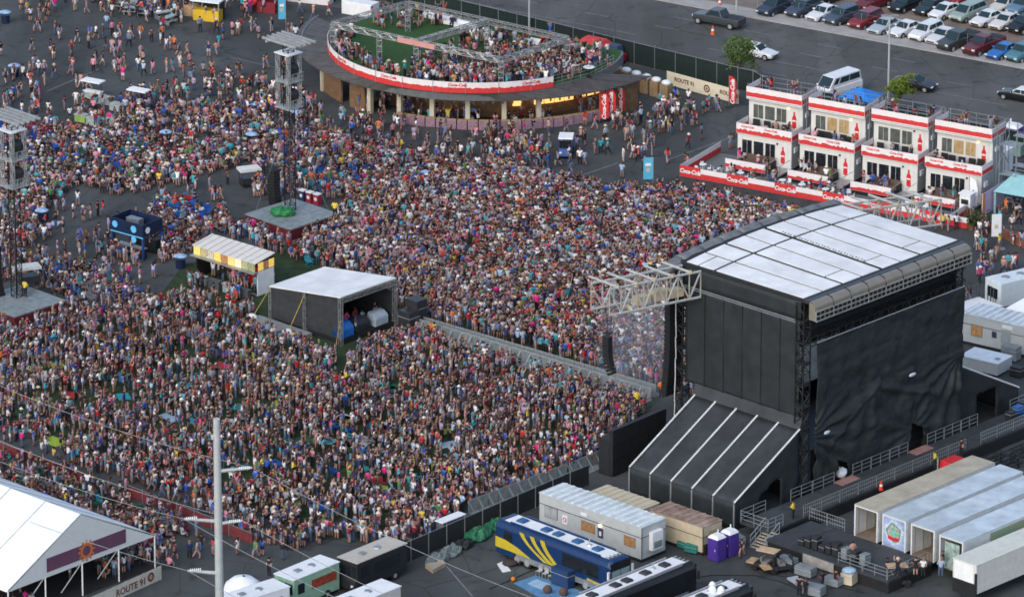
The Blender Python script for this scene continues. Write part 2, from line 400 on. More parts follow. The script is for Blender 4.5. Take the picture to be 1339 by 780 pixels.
# side drape
def side(u, z): return -.05 + .04*math.sin(u*1.7) + .10*noise.fractal(Vector((u*.18, z*.18, 1)), 1, 2, 3)
cloth('side_drape', .5, SD-.2, 7.9, 16.7, side, 30, 30, (), plane='x')
cloth('upper_side_drape', .3, SD+.3, 17.0, 18.7, lambda u, z: -.12, 8, 4, (), plane='x')
for k in range(1, 6): MB().box(-.17,.5+2.2*k-.03,7.95,-.12,.5+2.2*k+.03,16.7).build('drape_seam', m_scrim, st)
for z in (16.75, 16.95): MB().tube((-.2,.2,z),(-.2,SD,z),.03,n=4).build('cable', m_alu, st)
MB().box(SW,.4,3,SW+.05,SD,18.6).build('far_side_drape', m_scrim, st)
# lean-to tents on both sides
m_leant = M('lean_to_fabric', (.036,.040,.043), .5, var=.25, scale=.5, bump=.2, spec=.35)
m_rib = M('white_rib', (.62,.64,.65), .45, var=.08)
def lean(sign, xr):
    def X(d): return xr - sign*d
    DL = 12.3
    q = MB(); nx, ny = 14, 30
    vs = []; fs = []
    for i in range(nx+1):
        for j in range(ny+1):
            d = .4+8.5*i/nx; y = DL*j/ny; sag = .12*math.sin(math.pi*i/nx)*abs(math.sin(math.pi*y/(DL/5)))
            vs.append((X(d), y, 7.0-(4.4/8.5)*(d-.4)-sag+.03*noise.noise(Vector((d*.6,y*.6,sign)))))
    for i in range(nx):
        for j in range(ny):
            a = i*(ny+1)+j; fs.append((a, a+1, a+ny+2, a+ny+1))
    o = q.pts(vs, fs).build('lean_to_roof', m_leant, st, smooth=True); o.modifiers.new('thickness', 'SOLIDIFY').thickness = .04
    for k in range(6):
        y = DL*k/5
        MB().box(-.055,-.055,-.05,.055,.055,.05).build
        a = Vector((X(.4), y, 7.07)); b = Vector((X(8.95), y, 2.64))
        MB().tube(a, b, .085, n=6).build('rib', m_rib, o)
        if sign > 0: MB().box(X(8.95)-.05, y-.05, 0, X(8.95)+.05, y+.05, 2.5).build('eave_post', m_alu, st)
    fl = MB().pts([(X(.05),0,8.0),(X(.05),DL+.3,8.0),(X(.42),DL+.3,7.0),(X(.42),0,7.0)], [(0,1,2,3)]).build('flashing', m_leant, st)
    fl.modifiers.new('thickness','SOLIDIFY').thickness = .03
    def ev(u, z): return X(8.9)+.05*math.sin(u*5)*(1-z/2.6)
    cloth('eave_wall', 0, DL, 0.02, 2.58, ev, 60, 4, (), plane='x')
    # gable wall with an opening (drape pulled aside)
    vs = []; fs = []; nx, nz = 34, 24
    for j in range(nz+1):
        for i in range(nx+1):
            d = .4+8.5*i/nx; zt = 7.0-(4.4/8.5)*(d-.4)
            vs.append((X(d), .02+.05*math.sin(d*4)*(1-j/nz)+.05*noise.noise(Vector((d, j*.2, 4))), zt*j/nz))
    for j in range(nz):
        for i in range(nx):
            d = .4+8.5*(i+.5)/nx; zt = (7.0-(4.4/8.5)*(d-.4))*(j+.5)/nz
            if 2.9 < d < 5.6 and zt < (3.3-.45*abs(d-3.2) if sign > 0 else 3.6): continue
            a = j*(nx+1)+i; fs.append((a, a+1, a+nx+2, a+nx+1))
    g = MB().pts(vs, fs).build('gable_wall', m_scrim, st, smooth=True); g.modifiers.new('thickness','SOLIDIFY').thickness = .03
    MB().box(min(X(.5),X(8.6)), DL-.3, 0, max(X(.5),X(8.6)), DL-.2, 2.4).build('gable_wall', m_scrim, st)
    return o
lean(1, 0.0); lean(-1, SW)
m_case = M('flight_case', (.03,.032,.036), .4, var=.2)
# wing girders with hoist boxes, either side of the downstage edge
m_wing = M('pale_girder', (.50,.51,.48), .4, .35, var=.12)
m_tan = M('tan_panel', (.50,.42,.29), .6, var=.15)
def wing(p0, p1, dv, name_label, boxes=3):
    z0, z1 = 16.3, 18.7
    t = thing('wing_girder', name_label, 'truss', (p0.x, p0.y, 0), 0)
    def Lc(p, z): return Vector((p.x-p0.x, p.y-p0.y, z))
    q = MB(); n = 8
    for off in (Vector((0,0,0)), dv):
        for z in (z0, z1): q.tube(Lc(p0+off, z), Lc(p1+off, z), .12, n=6)
        for i in range(n+1):
            a = p0+(p1-p0)*(i/n)+off; q.tube(Lc(a, z0), Lc(a, z1), .06, n=5)
            if i < n:
                b = p0+(p1-p0)*((i+1)/n)+off
                q.tube(Lc(a, z0 if i % 2 else z1), Lc(b, z1 if i % 2 else z0), .08, n=5)
    q.build('girder', m_wing, t)
    for i in range(5):
        a = p0+(p1-p0)*((i+.4)/5); MB().tube(Lc(a-dv*.05, z1+.1), Lc(a+dv*1.5, z1+.25), .12, n=6).build('cross_tube', m_wing, t)
        MB().cbox(*Lc(a, z1+.12), .3, .3, .25).build('clamp', m_tan, t)
    d = (p1-p0).normalized()
    for i in range(boxes):
        a = p0+(p1-p0)*(.45+.18*i)+dv*.5
        o = MB().box(-.7,-.5,0,.7,.5,.65+.25*(i % 2)).build('hoist_box', m_tan, t); o.location = Lc(a, z0+.15); o.rotation_euler = (0,0,math.atan2(d.y,d.x))
    return t
w0, w1 = P(797,412,16.3), P(916,388,16.3)
dvec = (SL(0,1)-SL(0,0))*2.2
wing(w0, w1, dvec, 'pale box girder jutting from the stage corner over the crowd')
e0, e1 = SL(SW+.3, 12.6), SL(SW+8.2, 9.0)
wing(e0, e1, dvec, 'pale box girder at the stage corner beside the hospitality suites', 0)
# line arrays
m_spk = M('speaker_black', (.02,.021,.023), .5, var=.3, scale=6)
def line_array(top, n, face, lab, w=1.25, h=.36, curve=.07, grp=None):
    t = thing('line_array', lab, 'loudspeaker', (top.x, top.y, 0), face, grp)
    MB().cbox(0,0,top.z+.12,w*.9,.7,.12).build('rigging_frame', m_black, t)
    x, z, a = 0.0, top.z, 0.0
    for i in range(n):
        z -= h; a = curve*max(0, i-n*.35); x += math.sin(a)*h
        q = MB().pts([(-w/2,-.35,-h*.46),(w/2,-.35,-h*.46),(w/2*.9,.4,-h*.4),(-w/2*.9,.4,-h*.4),(-w/2,-.35,h*.46),(w/2,-.35,h*.46),(w/2*.9,.4,h*.4),(-w/2*.9,.4,h*.4)],
            [(0,3,2,1),(4,5,6,7),(0,1,5,4),(1,2,6,5),(2,3,7,6),(3,0,4,7)])
        q.build('speaker_box', m_spk, t, loc=(0,x,z), rot=(a,0,0))
    MB().tube((0,0,top.z+.2),(0,0,top.z+1.6),.03,n=4).build('chain', m_black, t)
    return t
pa = w0+(w1-w0)*.06+dvec*.4
line_array(Vector((pa.x, pa.y, 14.2)), 12, SA, 'black line array hung from the girder at the stage corner', w=.55, h=.29, curve=-.075)
line_array(SL(.2, SD+1.4, 15.6), 22, SA, 'tall black line array hung tight against the stage drape', w=1.9, h=.42, curve=.01)
for k in range(7):
    tag(MB().tube(SL(-.6,SD+.5,16-2*k), SL(-.7+.1*math.sin(k),SD+.4,14-2*k), .05, n=5).build('signal_cable' if k == 0 else 'signal_cable', M('pale_cable',(.5,.5,.5)), None), 'pale cable hanging down the black stage tower', 'cable', 'cable run on the stage tower')
# delay wall of black cabinets and its catwalk beside the stage
wa, wb = P(801,624,0), P(871,594,0); wdir = (wb-wa); WL = wdir.length; wr = math.atan2(wdir.y, wdir.x)
t = thing('screen_wall', 'black cabinet wall with catwalk railing in front of the stage barricades', 'screen', wa, wr)
nx = 6
for i in range(nx):
    for k in range(3):
        MB().box(WL*i/nx+.02,0,.1+1.45*k, WL*(i+1)/nx-.02,.35,.1+1.45*(k+1)-.03).build('cabinet', m_spk, t)
MB().box(0,.36,0,WL,1.6,3.4).build('catwalk', m_black, t)
rail_into(MB(), (0,1.55,3.4),(WL,1.55,3.4),1.1).build('railing', M('dark_rail',(.12,.14,.15),.5,.4), t)
m_blue = M('blue_light_colour', (.25,.45,.62), .5, var=.1)  # blue lighting on the panel put into its plain base colour
tag(MB().box(-.6,-.05,0,.6,.05,2.9).build('blue_lit_panel', m_blue, None, loc=SL(-1.2,SD+3.4), rot=(0,0,SA)), 'panel coloured as if lit blue between cabinet wall and stage', 'screen')
# ================================================================ backstage
m_deck = M('stage_deck', (.045,.052,.058), .6, var=.2, scale=1.2)
m_edge = M('deck_edge', (.16,.17,.18), .5, .4)
dk = thing('loading_ramp', 'long dark loading ramp with metal railings behind the stage', 'ramp', S0, SA)
x = -9.2; i = 0
while x < 46:
    for (ya, yb) in ((-4.3,-2.6), (-2.56,-.9)):
        MB().box(x+.02,ya,1.02,x+2.40,yb,1.2+(.015 if i % 3 == 0 else 0)).build('deck_plate', m_deck, dk)
    x += 2.44; i += 1
MB().box(-9.3,-4.36,.05,46,-4.31,1.0).build('ramp_skirt', m_black, dk)
MB().box(-9.3,-2.59,1.19,46,-2.56,1.225).build('edge_strip', m_edge, dk)
m_rail = M('railing_steel', (.36,.39,.40), .45, .5)
def rails(segs, parent, name='railing', vert=False, h=1.1, bars=3, z=1.2):
    for a, b in segs:
        L = math.hypot(b[0]-a[0], b[1]-a[1]); n = max(1, round(L/2.4))
        for k in range(n):
            p = (a[0]+(b[0]-a[0])*k/n, a[1]+(b[1]-a[1])*k/n, z); q = (a[0]+(b[0]-a[0])*(k+.96)/n, a[1]+(b[1]-a[1])*(k+.96)/n, z)
            rail_into(MB(), p, q, h, n=2 if not vert else 1, bars=bars, vert=vert, r=.03).build(name, m_rail, parent)
rails([((-9.1,-1.0),(-5.8,-1.0)), ((-2.6,-1.0),(3.3,-1.0)), ((5.7,-1.0),(13.3,-1.0)), ((15.9,-1.0),(23.0,-1.0)), ((27.5,-1.0),(45,-1.0))], dk)
rails([((-4.6,-4.2),(17.5,-4.2)), ((19.5,-4.2),(45,-4.2))], dk, vert=True)
rails([((-9.2,-1.0),(-9.2,-4.2)), ((-9.2,-4.2),(-7.2,-4.2))], dk)
m_ply = M('pink_ramp_board', (.30,.17,.15), .7, var=.15)
for xx in (4.5, 14.6): MB().pts([(xx-1.2,-.9,1.23),(xx+1.2,-.9,1.23),(xx+1.2,-1.9,1.215),(xx-1.2,-1.9,1.215),(xx-1.2,-.9,1.32),(xx+1.2,-.9,1.32),(xx+1.2,-1.9,1.24),(xx-1.2,-1.9,1.24)], [(0,3,2,1),(4,5,6,7),(0,1,5,4),(1,2,6,5),(2,3,7,6),(3,0,4,7)]).build('threshold_board', m_ply, dk)
# stairs down to the yard
stt = thing('metal_stairs', 'metal staircase with handrails leading from the loading ramp to the yard', 'stairs', (*P(1010,693,1.2).xy,0), SA-R(90))
for k in range(7):
    MB().box(-.75,-.28*(k+1),1.05-.17*k,.75,-.28*k-.02,1.1-.17*k).build('step', M('step_plate',(.40,.36,.28),.7,var=.15), stt)
for s in (-.8,.8):
    MB().tube((s,0,1.2),(s,-2.0,.05),.05,n=4).build('stringer', m_rail, stt)
    q = MB().tube((s,0,2.2),(s,-2.0,1.05),.035,n=5).tube((s,0,1.7),(s,-2.0,.55),.03,n=5)
    for k in range(4): q.tube((s,-.65*k,1.2-.38*k),(s,-.65*k,2.2-.38*k),.03,n=4)
    q.build('handrail', m_rail, stt)
# dock platform in front of the trailers
dp = thing('loading_dock', 'dark loading dock platform at the open rear of the trailers', 'platform', S0, SA)
for i in range(5):
    for j in range(3):
        MB().box(-10.6+1.95*j+.015,-5.2-2.75*(i+1)+.015,1.0,-10.6+1.95*(j+1),-5.2-2.75*i,1.2-.006*((i+j) % 2)).build('deck_plate', m_deck, dp)
MB().box(-10.5,-18.9,.02,-4.9,-5.25,.98).build('dock_base', m_black, dp)
MB().box(-10.66,-12.9,.25,-10.62,-9.4,1.1).build('edge_board', M('grey_board',(.30,.29,.27),.7,var=.2), dp)
rails([((-10.4,-13.2),(-10.4,-18.7)), ((-10.4,-18.7),(-5,-18.7))], dp, z=1.2, h=1.0)
rails([((-4.6,-4.9),(-4.6,-9.0))], dp, z=1.2, vert=True)
MB().tube((-10.4,-7.6,1.21),(-4.8,-7.6,1.21),.02,n=4).build('edge_strip', m_edge, dp)
# semi trailers
def trailer(y, roofc, lab, doorart=0, L=15.8, back=-4.6, lean_panel=False):
    t = thing('semi_trailer', lab, 'trailer', SL(back, y), SA, 'semi trailers backed up to the loading dock')
    W = 2.6; zf, zt = 1.2, 4.0
    mw = M('trailer_white', (.62,.65,.66), .4, var=.1); mr = roofc
    MB().box(.05,-W,zf,L,-W+.06,zt-.02).build('side_wall', mw, t)
    MB().box(.05,-.06,zf,L,0,zt-.02).build('side_wall', mw, t)
    MB().box(L-.06,-W+.06,zf,L,-.06,zt-.02).build('front_wall', mw, t)
    MB().box(-.02,-W-.02,zt-.02,L+.02,.02,zt+.05).build('roof', mr, t)
    MB().box(.02,-W+.06,zf-.12,L-.06,-.06,zf).build('floor', M('trailer_floor',(.20,.15,.11),.8,var=.2), t)
    MB().box(.5,-1.9,.8,L-.5,-.7,zf-.13).build('chassis', m_black, t)
    MB().box(0,-W-.015,zf-.1,.1,-W+.12,zt).box(0,-.12,zf-.1,.1,.015,zt).box(0,-W+.12,zt-.14,.1,-.12,zt).build('door_frame', mw, t)
    for s in (-1.3-1.38, .05):   # doors folded back along the sides
        MB().box(.1,s,zf,1.3,s+.03,zt-.1).build('door', M('trailer_door',(.55,.57,.57),.45), t)
    if doorart == 0:
        for s in (-W+.1, -.14):
            for k in range(12): MB().box(.3+1.1*k,s-.01,zf+.05,.42+1.1*k,s+.03,zt-.1).build('inner_rib', M('inner_rib',(.45,.36,.27),.7), t)
        MB().box(3.5,-1.8,zf,5.0,-.7,zf+1.0).build('cargo_case', m_case, t)
    for xx in (L-3.2, L-2.0, 2.0, 3.2):
        for yy in (-W+.05, -.35):
            o = MB().tube((0,0,0),(0,.3,0),.5,n=14).build('wheel', m_rubber, t, loc=(xx,yy,.5)); 
    if doorart == 1:
        MB().box(.02,-W+.14,zf,.06,-.14,zt-.16).build('door_panel', M('art_blue',(.32,.42,.66),.5,var=.25,scale=2), t)
        cols = [((.55,.58,.72),1.05),((.10,.35,.33),.82),((.55,.35,.25),.62),((.20,.45,.40),.45)]
        for k, (c, r) in enumerate(cols):
            vs = [(-.012*(k+1), -1.3+r*math.cos(a)*(1+.12*math.sin(a*5+k)), 2.62+r*1.05*math.sin(a)*(1+.1*math.cos(a*4+k))) for a in [2*math.pi*j/22 for j in range(22)]]
            MB().pts(vs, [tuple(range(22))]).build('painted_emblem', M('emblem_%d' % k, c, .5, var=.3, scale=5), t)
        vs = [(-.06, -1.9+1.2*a, 1.95+.35*b) for a, b in ((0,0),(.5,-.25),(1,0),(1,.9),(.5,.7),(0,.9))]
        MB().pts(vs, [tuple(range(6))]).build('painted_ribbon', m_red, t)
    return t
tan_roof = M('tan_trailer_roof', (.42,.39,.31), .55, var=.18, scale=.5)
pale_roof = M('pale_trailer_roof', (.52,.61,.66), .35, .1, var=.2, scale=.45)
trailer(-10.0, tan_roof, 'tan-roofed open trailer beside the loading ramp railing')
trailer(-13.15, pale_roof, 'pale trailer with painted emblem panel closing its rear', doorart=1)
trailer(-16.35, pale_roof, 'pale trailer with empty open rear next to the emblem trailer')
t4 = trailer(-19.75, pale_roof, 'pale trailer with green patterned side behind the parked box trailer', back=-4.9, doorart=2)
MB().box(3.6,-2.63,1.4,15.6,-2.605,3.8).build('side_graphic', M('green_graphic',(.10,.22,.16),.5,var=.5,scale=.7,wear=(.35,.33,.2)), t4)
MB().pts([(-.05,-2.2,1.2),(-.05,-.6,1.2),(-.5,-.1,1.2),(-.5,-2.5,1.2),(.03,-2.2,3.6),(.03,-.6,3.6),(.02,-.6,3.6),(.02,-2.2,3.6)],[(0,1,5,4)]).build('art_panel', M('art_green',(.30,.40,.36),.5,var=.4,scale=2.5), t4)
# parked box trailer
c0, c1 = P(1277,739,3.75), P(1339,713,3.75); br = math.atan2((c1-c0).y, (c1-c0).x)
bt = thing('box_trailer', 'white box trailer with dark lower tail end parked beside the dock', 'trailer', (c0.x, c0.y, 0), br)
MB().box(0,0,1.1,12.5,2.6,3.7).build('body', M('box_white',(.62,.61,.58),.5,var=.08), bt, bevel=.03)
MB().box(-.03,-.03,3.7,12.53,2.63,3.76).build('roof', M('box_roof',(.56,.58,.52),.5,var=.08), bt)
MB().box(-.06,.25,2.05,-.005,2.4,3.6).build('rear_door', m_white, bt); MB().box(-.07,0.05,.75,-.01,2.55,2.0).build('tail_lift', m_black, bt)
MB().box(-.1,-.06,.9,.05,.12,3.0).build('corner_post', m_black, bt)
for xx in (9.2, 10.5):
    for yy in (.05, 2.25): MB().tube((0,0,0),(0,.3,0),.52,n=14).build('wheel', m_rubber, bt, loc=(xx,yy,.52))
MB().box(.6,.6,.75,11.9,2.0,1.1).build('chassis', m_black, bt)
# red tractor unit behind the trailers
tr = thing('red_truck_cab', 'bright red truck tractor parked between ramp and trailers', 'truck', SL(10.4,-7.9), SA)
q = MB().hexa([(0,-1.2,.9),(2.4,-1.2,.9),(2.4,1.2,.9),(0,1.2,.9),(.25,-1.1,2.9),(2.2,-1.1,2.9),(2.2,1.1,2.9),(.25,1.1,2.9)]); q.build('cab', m_red, tr, bevel=.12)
MB().hexa([(2.4,-1.0,.9),(4.4,-.85,.9),(4.4,.85,.9),(2.4,1.0,.9),(2.4,-1.0,2.05),(4.3,-.8,1.75),(4.3,.8,1.75),(2.4,1.0,2.05)]).build('bonnet', m_red, tr, bevel=.1)
MB().hexa([(2.32,-1.0,2.1),(2.42,-1.0,2.1),(2.42,1.0,2.1),(2.32,1.0,2.1),(2.2,-.95,2.75),(2.26,-.95,2.75),(2.26,.95,2.75),(2.2,.95,2.75)]).build('windscreen', m_glass, tr)
MB().box(-3.6,-.5,.75,0,.5,1.0).build('chassis', m_black, tr)
for xx in (-2.9,-1.6,3.4):
    for yy in (-1.2,.9): MB().tube((0,0,0),(0,.3,0),.52,n=14).build('wheel', m_rubber, tr, loc=(xx,yy,.52))
for s in (-.95,.95): MB().tube((-.2,s,1.0),(-.2,s,3.2),.07).build('exhaust_stack', m_alu, tr)
# dark steel frames lying behind the tractor
for k in range(3):
    t = thing('steel_frame', 'dark steel frame section stored behind the red tractor', 'cart', SL(17+3.2*k,-7.4-.5*k), SA, 'stored frame sections')
    truss_into(MB(), (0,-1,.8),(3,-1,.8),.5,n=4,r=.05).build('beam', m_tw, t); truss_into(MB(), (0,1,.8),(3,1,.8),.5,n=4,r=.05).build('beam', m_tw, t)
    for xx in (.3,1.5,2.7): MB().tube((xx,-1,.8),(xx,1,.8),.07).build('cross_bar', m_tw, t)
    for xx in (.3,2.7):
        for yy in (-1,1): MB().box(xx-.06,yy-.06,0,xx+.06,yy+.06,.6).build('leg', m_tw, t)
# site offices and containers
def office(c, rz, L, W, H, lab, wall, roofm, win=(), ribs=14, ac=True, name='site_office', grp=None):
    t = thing(name, lab, 'cabin', (c.x, c.y, 0), rz, grp)
    b = MB().box(0,0,.25,L,W,H); b.build('wall', wall, t)
    MB().box(-.02,-.02,.05,L+.02,W+.02,.3).build('skirt', m_black, t)
    MB().box(-.05,-.05,H,L+.05,W+.05,H+.06).build('roof', roofm, t)
    for k in range(ribs): MB().box(L*(k+.5)/ribs-.13,0,H+.06,L*(k+.5)/ribs+.13,W,H+.13).build('roof_rib', M('rib_white',(.70,.74,.75),.45,var=.12,scale=1.5) if roofm.name == 'office_roof' else roofm, t)
    MB().box(-.03,-.035,H-.95,L+.03,-.005,H-.9).box(-.035,-.03,H-.95,-.005,W+.03,H-.9).box(L+.005,-.03,H-.95,L+.035,W+.03,H-.9).build('trim', M('dark_trim',(.06,.065,.07),.6), t)
    MB().box(L+.004,-.03,.25,L+.034,.05,H).box(-.034,-.03,.25,-.004,.05,H).build('corner_trim', M('dark_trim'), t)
    for (x0, z0, w, h, lit) in win:
        MB().box(x0-.06,-.05,z0-.06,x0+w+.06,-.012,z0+h+.06).build('window', M('window_frame',(.20,.19,.18),.5), t)
        gl = M('lit_window',(.20,.12,.06),.2,var=.5,scale=4,emit=(1,.5,.18),estr=.12) if lit else M('grey_blind',(.36,.38,.38),.4,var=.15)
        MB().box(x0,-.062,z0,x0+w/2-.03,-.05,z0+h).box(x0+w/2+.03,-.062,z0,x0+w,-.05,z0+h).build('pane', gl, t)
    if ac:
        o = MB().box(L+.01,W*.3,.9,L+.45,W*.75,2.6).build('air_conditioner', m_white, t, bevel=.03)
        MB().box(L+.46,W*.36,1.1,L+.48,W*.69,1.7).build('grille', M('grey_grille',(.25,.26,.27),.6), o)
        for k in range(3): MB().box(L+.485,W*.36,1.15+.18*k,L+.5,W*.69,1.22+.18*k).build('slat', m_steel, o)
    return t
m_offw = M('office_grey', (.44,.47,.47), .55, var=.08); m_offr = M('office_roof', (.56,.63,.65), .4, .1, var=.2, scale=.6)
c0, c1 = P(705.5,643.7,3.2), P(839,690,3.2); orr = math.atan2((c1-c0).y,(c1-c0).x)
of = office(c0, orr, 11.95, 3.05, 3.2, 'grey site office with ribbed white roof beside the blue and yellow bus', m_offw, m_offr,
    ((.7,1.25,1.4,.95,False),(5.0,1.2,1.5,.8,True),(10.0,1.2,1.2,.8,True)))
MB().box(2.75,-.06,1.1,3.35,-.02,1.95).build('notice', m_white, of)
MB().lathe([(.001,0),(.2,0),(.2,.02),(.001,.02)], n=14).build('notice_mark', m_red, of, loc=(3.05,-.065,1.55), rot=(R(90),0,0))
MB().lathe([(.001,0),(.12,0),(.12,.02),(.001,.02)], n=14).build('notice_disc', m_white, of, loc=(3.05,-.075,1.55), rot=(R(90),0,0))
MB().box(6.9,-.06,1.0,7.5,-.02,1.9).build('door_sign', M('dark_sign',(.05,.05,.09),.4), of)
MB().box(7.08,-.066,1.2,7.32,-.06,1.6).build('sign_figure', m_white, of)
MB().cbox(7.2,-.1,2.15,.18,.12,.18).build('wall_lamp', M('lamp_glow',(.9,.7,.4),.4,emit=(1,.65,.3),estr=6), of)
MB().box(4.9,-.06,2.5,5.6,-.02,2.8).build('plate', m_white, of)
def offset(c, rz, dx, dy): return Vector((c.x+dx*math.cos(rz)-dy*math.sin(rz), c.y+dx*math.sin(rz)+dy*math.cos(rz), 0))
m_tanc = M('tan_wall', (.50,.43,.30), .65, var=.1); m_tanr = M('tan_roof', (.50,.45,.33), .6, var=.08); m_rust = M('rusty_roof', (.30,.24,.20), .8, var=.3, scale=.8, wear=(.16,.09,.06))
c2 = P(770,643,2.7); office(P(769,644,2.6), orr, 6.1, 2.45, 2.6, 'tan container with plain roof beside the lean-to tent', m_tanc, m_tanr, (), ribs=8, ac=False, name='storage_container')
cc = office(P(850,666,2.6), orr, 6.1, 2.45, 2.6, 'tan container with rusty roof behind the purple portable toilets', m_tanc, m_rust, (), ribs=8, ac=False, name='storage_container')
MB().box(6.11,.7,1.2,6.16,1.6,2.1).build('shutter', M('shutter',(.38,.33,.22),.6), cc)
# cabins at the far side of the stage
c = P(1262,402,3.0); f1 = P(1339,438,3.0); r2 = math.atan2((f1-c).y, (f1-c).x)
o2 = office(P(1258,409,3.0)+Vector((0,0,0)), R(-35), 10.5, 3.2, 3.0, 'grey cabin with lit window beside the stage drape', m_offw, m_offr, ((1.1,1.1,1.1,1.0,True),(7.2,.9,.9,1.0,False)), ac=False)
MB().box(4.3,-.05,.3,5.3,-.01,2.3).build('door', M('cabin_door',(.30,.33,.34),.5), o2); MB().box(3.3,-.05,1.3,3.8,-.02,1.9).build('door_sign', M('dark_sign'), o2); MB().box(4.4,-.06,2.45,5.5,-.02,2.8).build('plate', m_white, o2)
rail_into(MB(), (5.6,-.3,.3),(6.0,-2.0,.1),1.0).build('handrail', m_rail, o2)
t = thing('white_roof_trailer', 'low white flat-roofed unit tucked between cabin and black lean-to', 'cabin', P(1256,461,1.6)*1.0, R(-35))
t.location.z = 0; MB().box(0,0,.2,4.0,2.6,1.3).build('wall', m_offw, t); MB().box(-.05,-.05,1.3,4.05,2.65,1.38).build('roof', M('pale_roof2',(.66,.74,.78),.4,var=.08), t); MB().cbox(3.4,1.0,1.42,.4,.4,.12).build('vent', m_steel, t)
# food trailer beyond with awning rails
t = thing('white_trailer', 'white service trailer with round roof vents beside the far walkway', 'trailer', Vector((*P(1308,409,0.0).xy, 0)), R(-33+66))
MB().box(0,0,.5,8,2.5,2.9).build('body', M('cool_white',(.62,.68,.70),.4,var=.06), t, bevel=.06)
for xx in (1.6, 3.4): MB().lathe([(.001,.08),(.4,.06),(.45,0)], n=14).build('roof_vent', m_steel, t, loc=(xx,1.4,2.9))
MB().box(-.03,.5,1.2,.0,2.0,2.2).build('window', m_glass, t)
for k, yy in enumerate((.7, 1.4, 1.9)): MB().tube((-.1,yy,.4),(-.1,yy,2.3),.03,n=4).build('ladder_bar', m_black, t)
for xx in (2,6.2):
    for yy in (0.02,2.2): MB().tube((0,0,0),(0,.26,0),.38,n=12).build('wheel', m_rubber, t, loc=(xx,yy,.38))
t = thing('fenced_platform', 'small white platform with dark picket railing beside the stage drape', 'platform', Vector((*P(1256,405,1.2).xy, 0)), R(40))
MB().box(0,-2.0,0,3.6,1.3,1.25).build('base', M('brown_base',(.13,.06,.04),.7,var=.2), t); MB().box(-.04,-2.04,1.25,3.64,1.34,1.32).build('top', m_white, t)
for k in range(10): MB().tube((.1+.37*k,1.25,1.3),(.1+.37*k,1.25,2.7),.035,n=4).build('picket', M('dark_rail'), t)
for zz in (1.6,2.7): MB().tube((.05,1.25,zz),(3.55,1.25,zz),.03,n=4).build('rail', M('dark_rail'), t)
for k in range(6): MB().tube((3.55,1.25-.4*k,1.3),(3.55,1.25-.4*k,2.7),.035,n=4).build('picket', M('dark_rail'), t)
# marquee edge at the frame border
t = thing('white_marquee', 'white peaked marquee top standing beside the grey cabin', 'tent', Vector((*P(1350,440,0).xy,0)), R(-35))
MB().pts([(-3,-3,2.2),(3,-3,2.2),(3,3,2.2),(-3,3,2.2),(0,0,4.4)], [(0,1,4),(1,2,4),(2,3,4),(3,0,4)]).build('canopy', M('tent_white',(.74,.78,.80),.6,var=.04), t)
for sx in (-2.9,2.9):
    for sy in (-2.9,2.9): MB().tube((sx,sy,0),(sx,sy,2.25),.05,n=5).build('pole', m_alu, t)
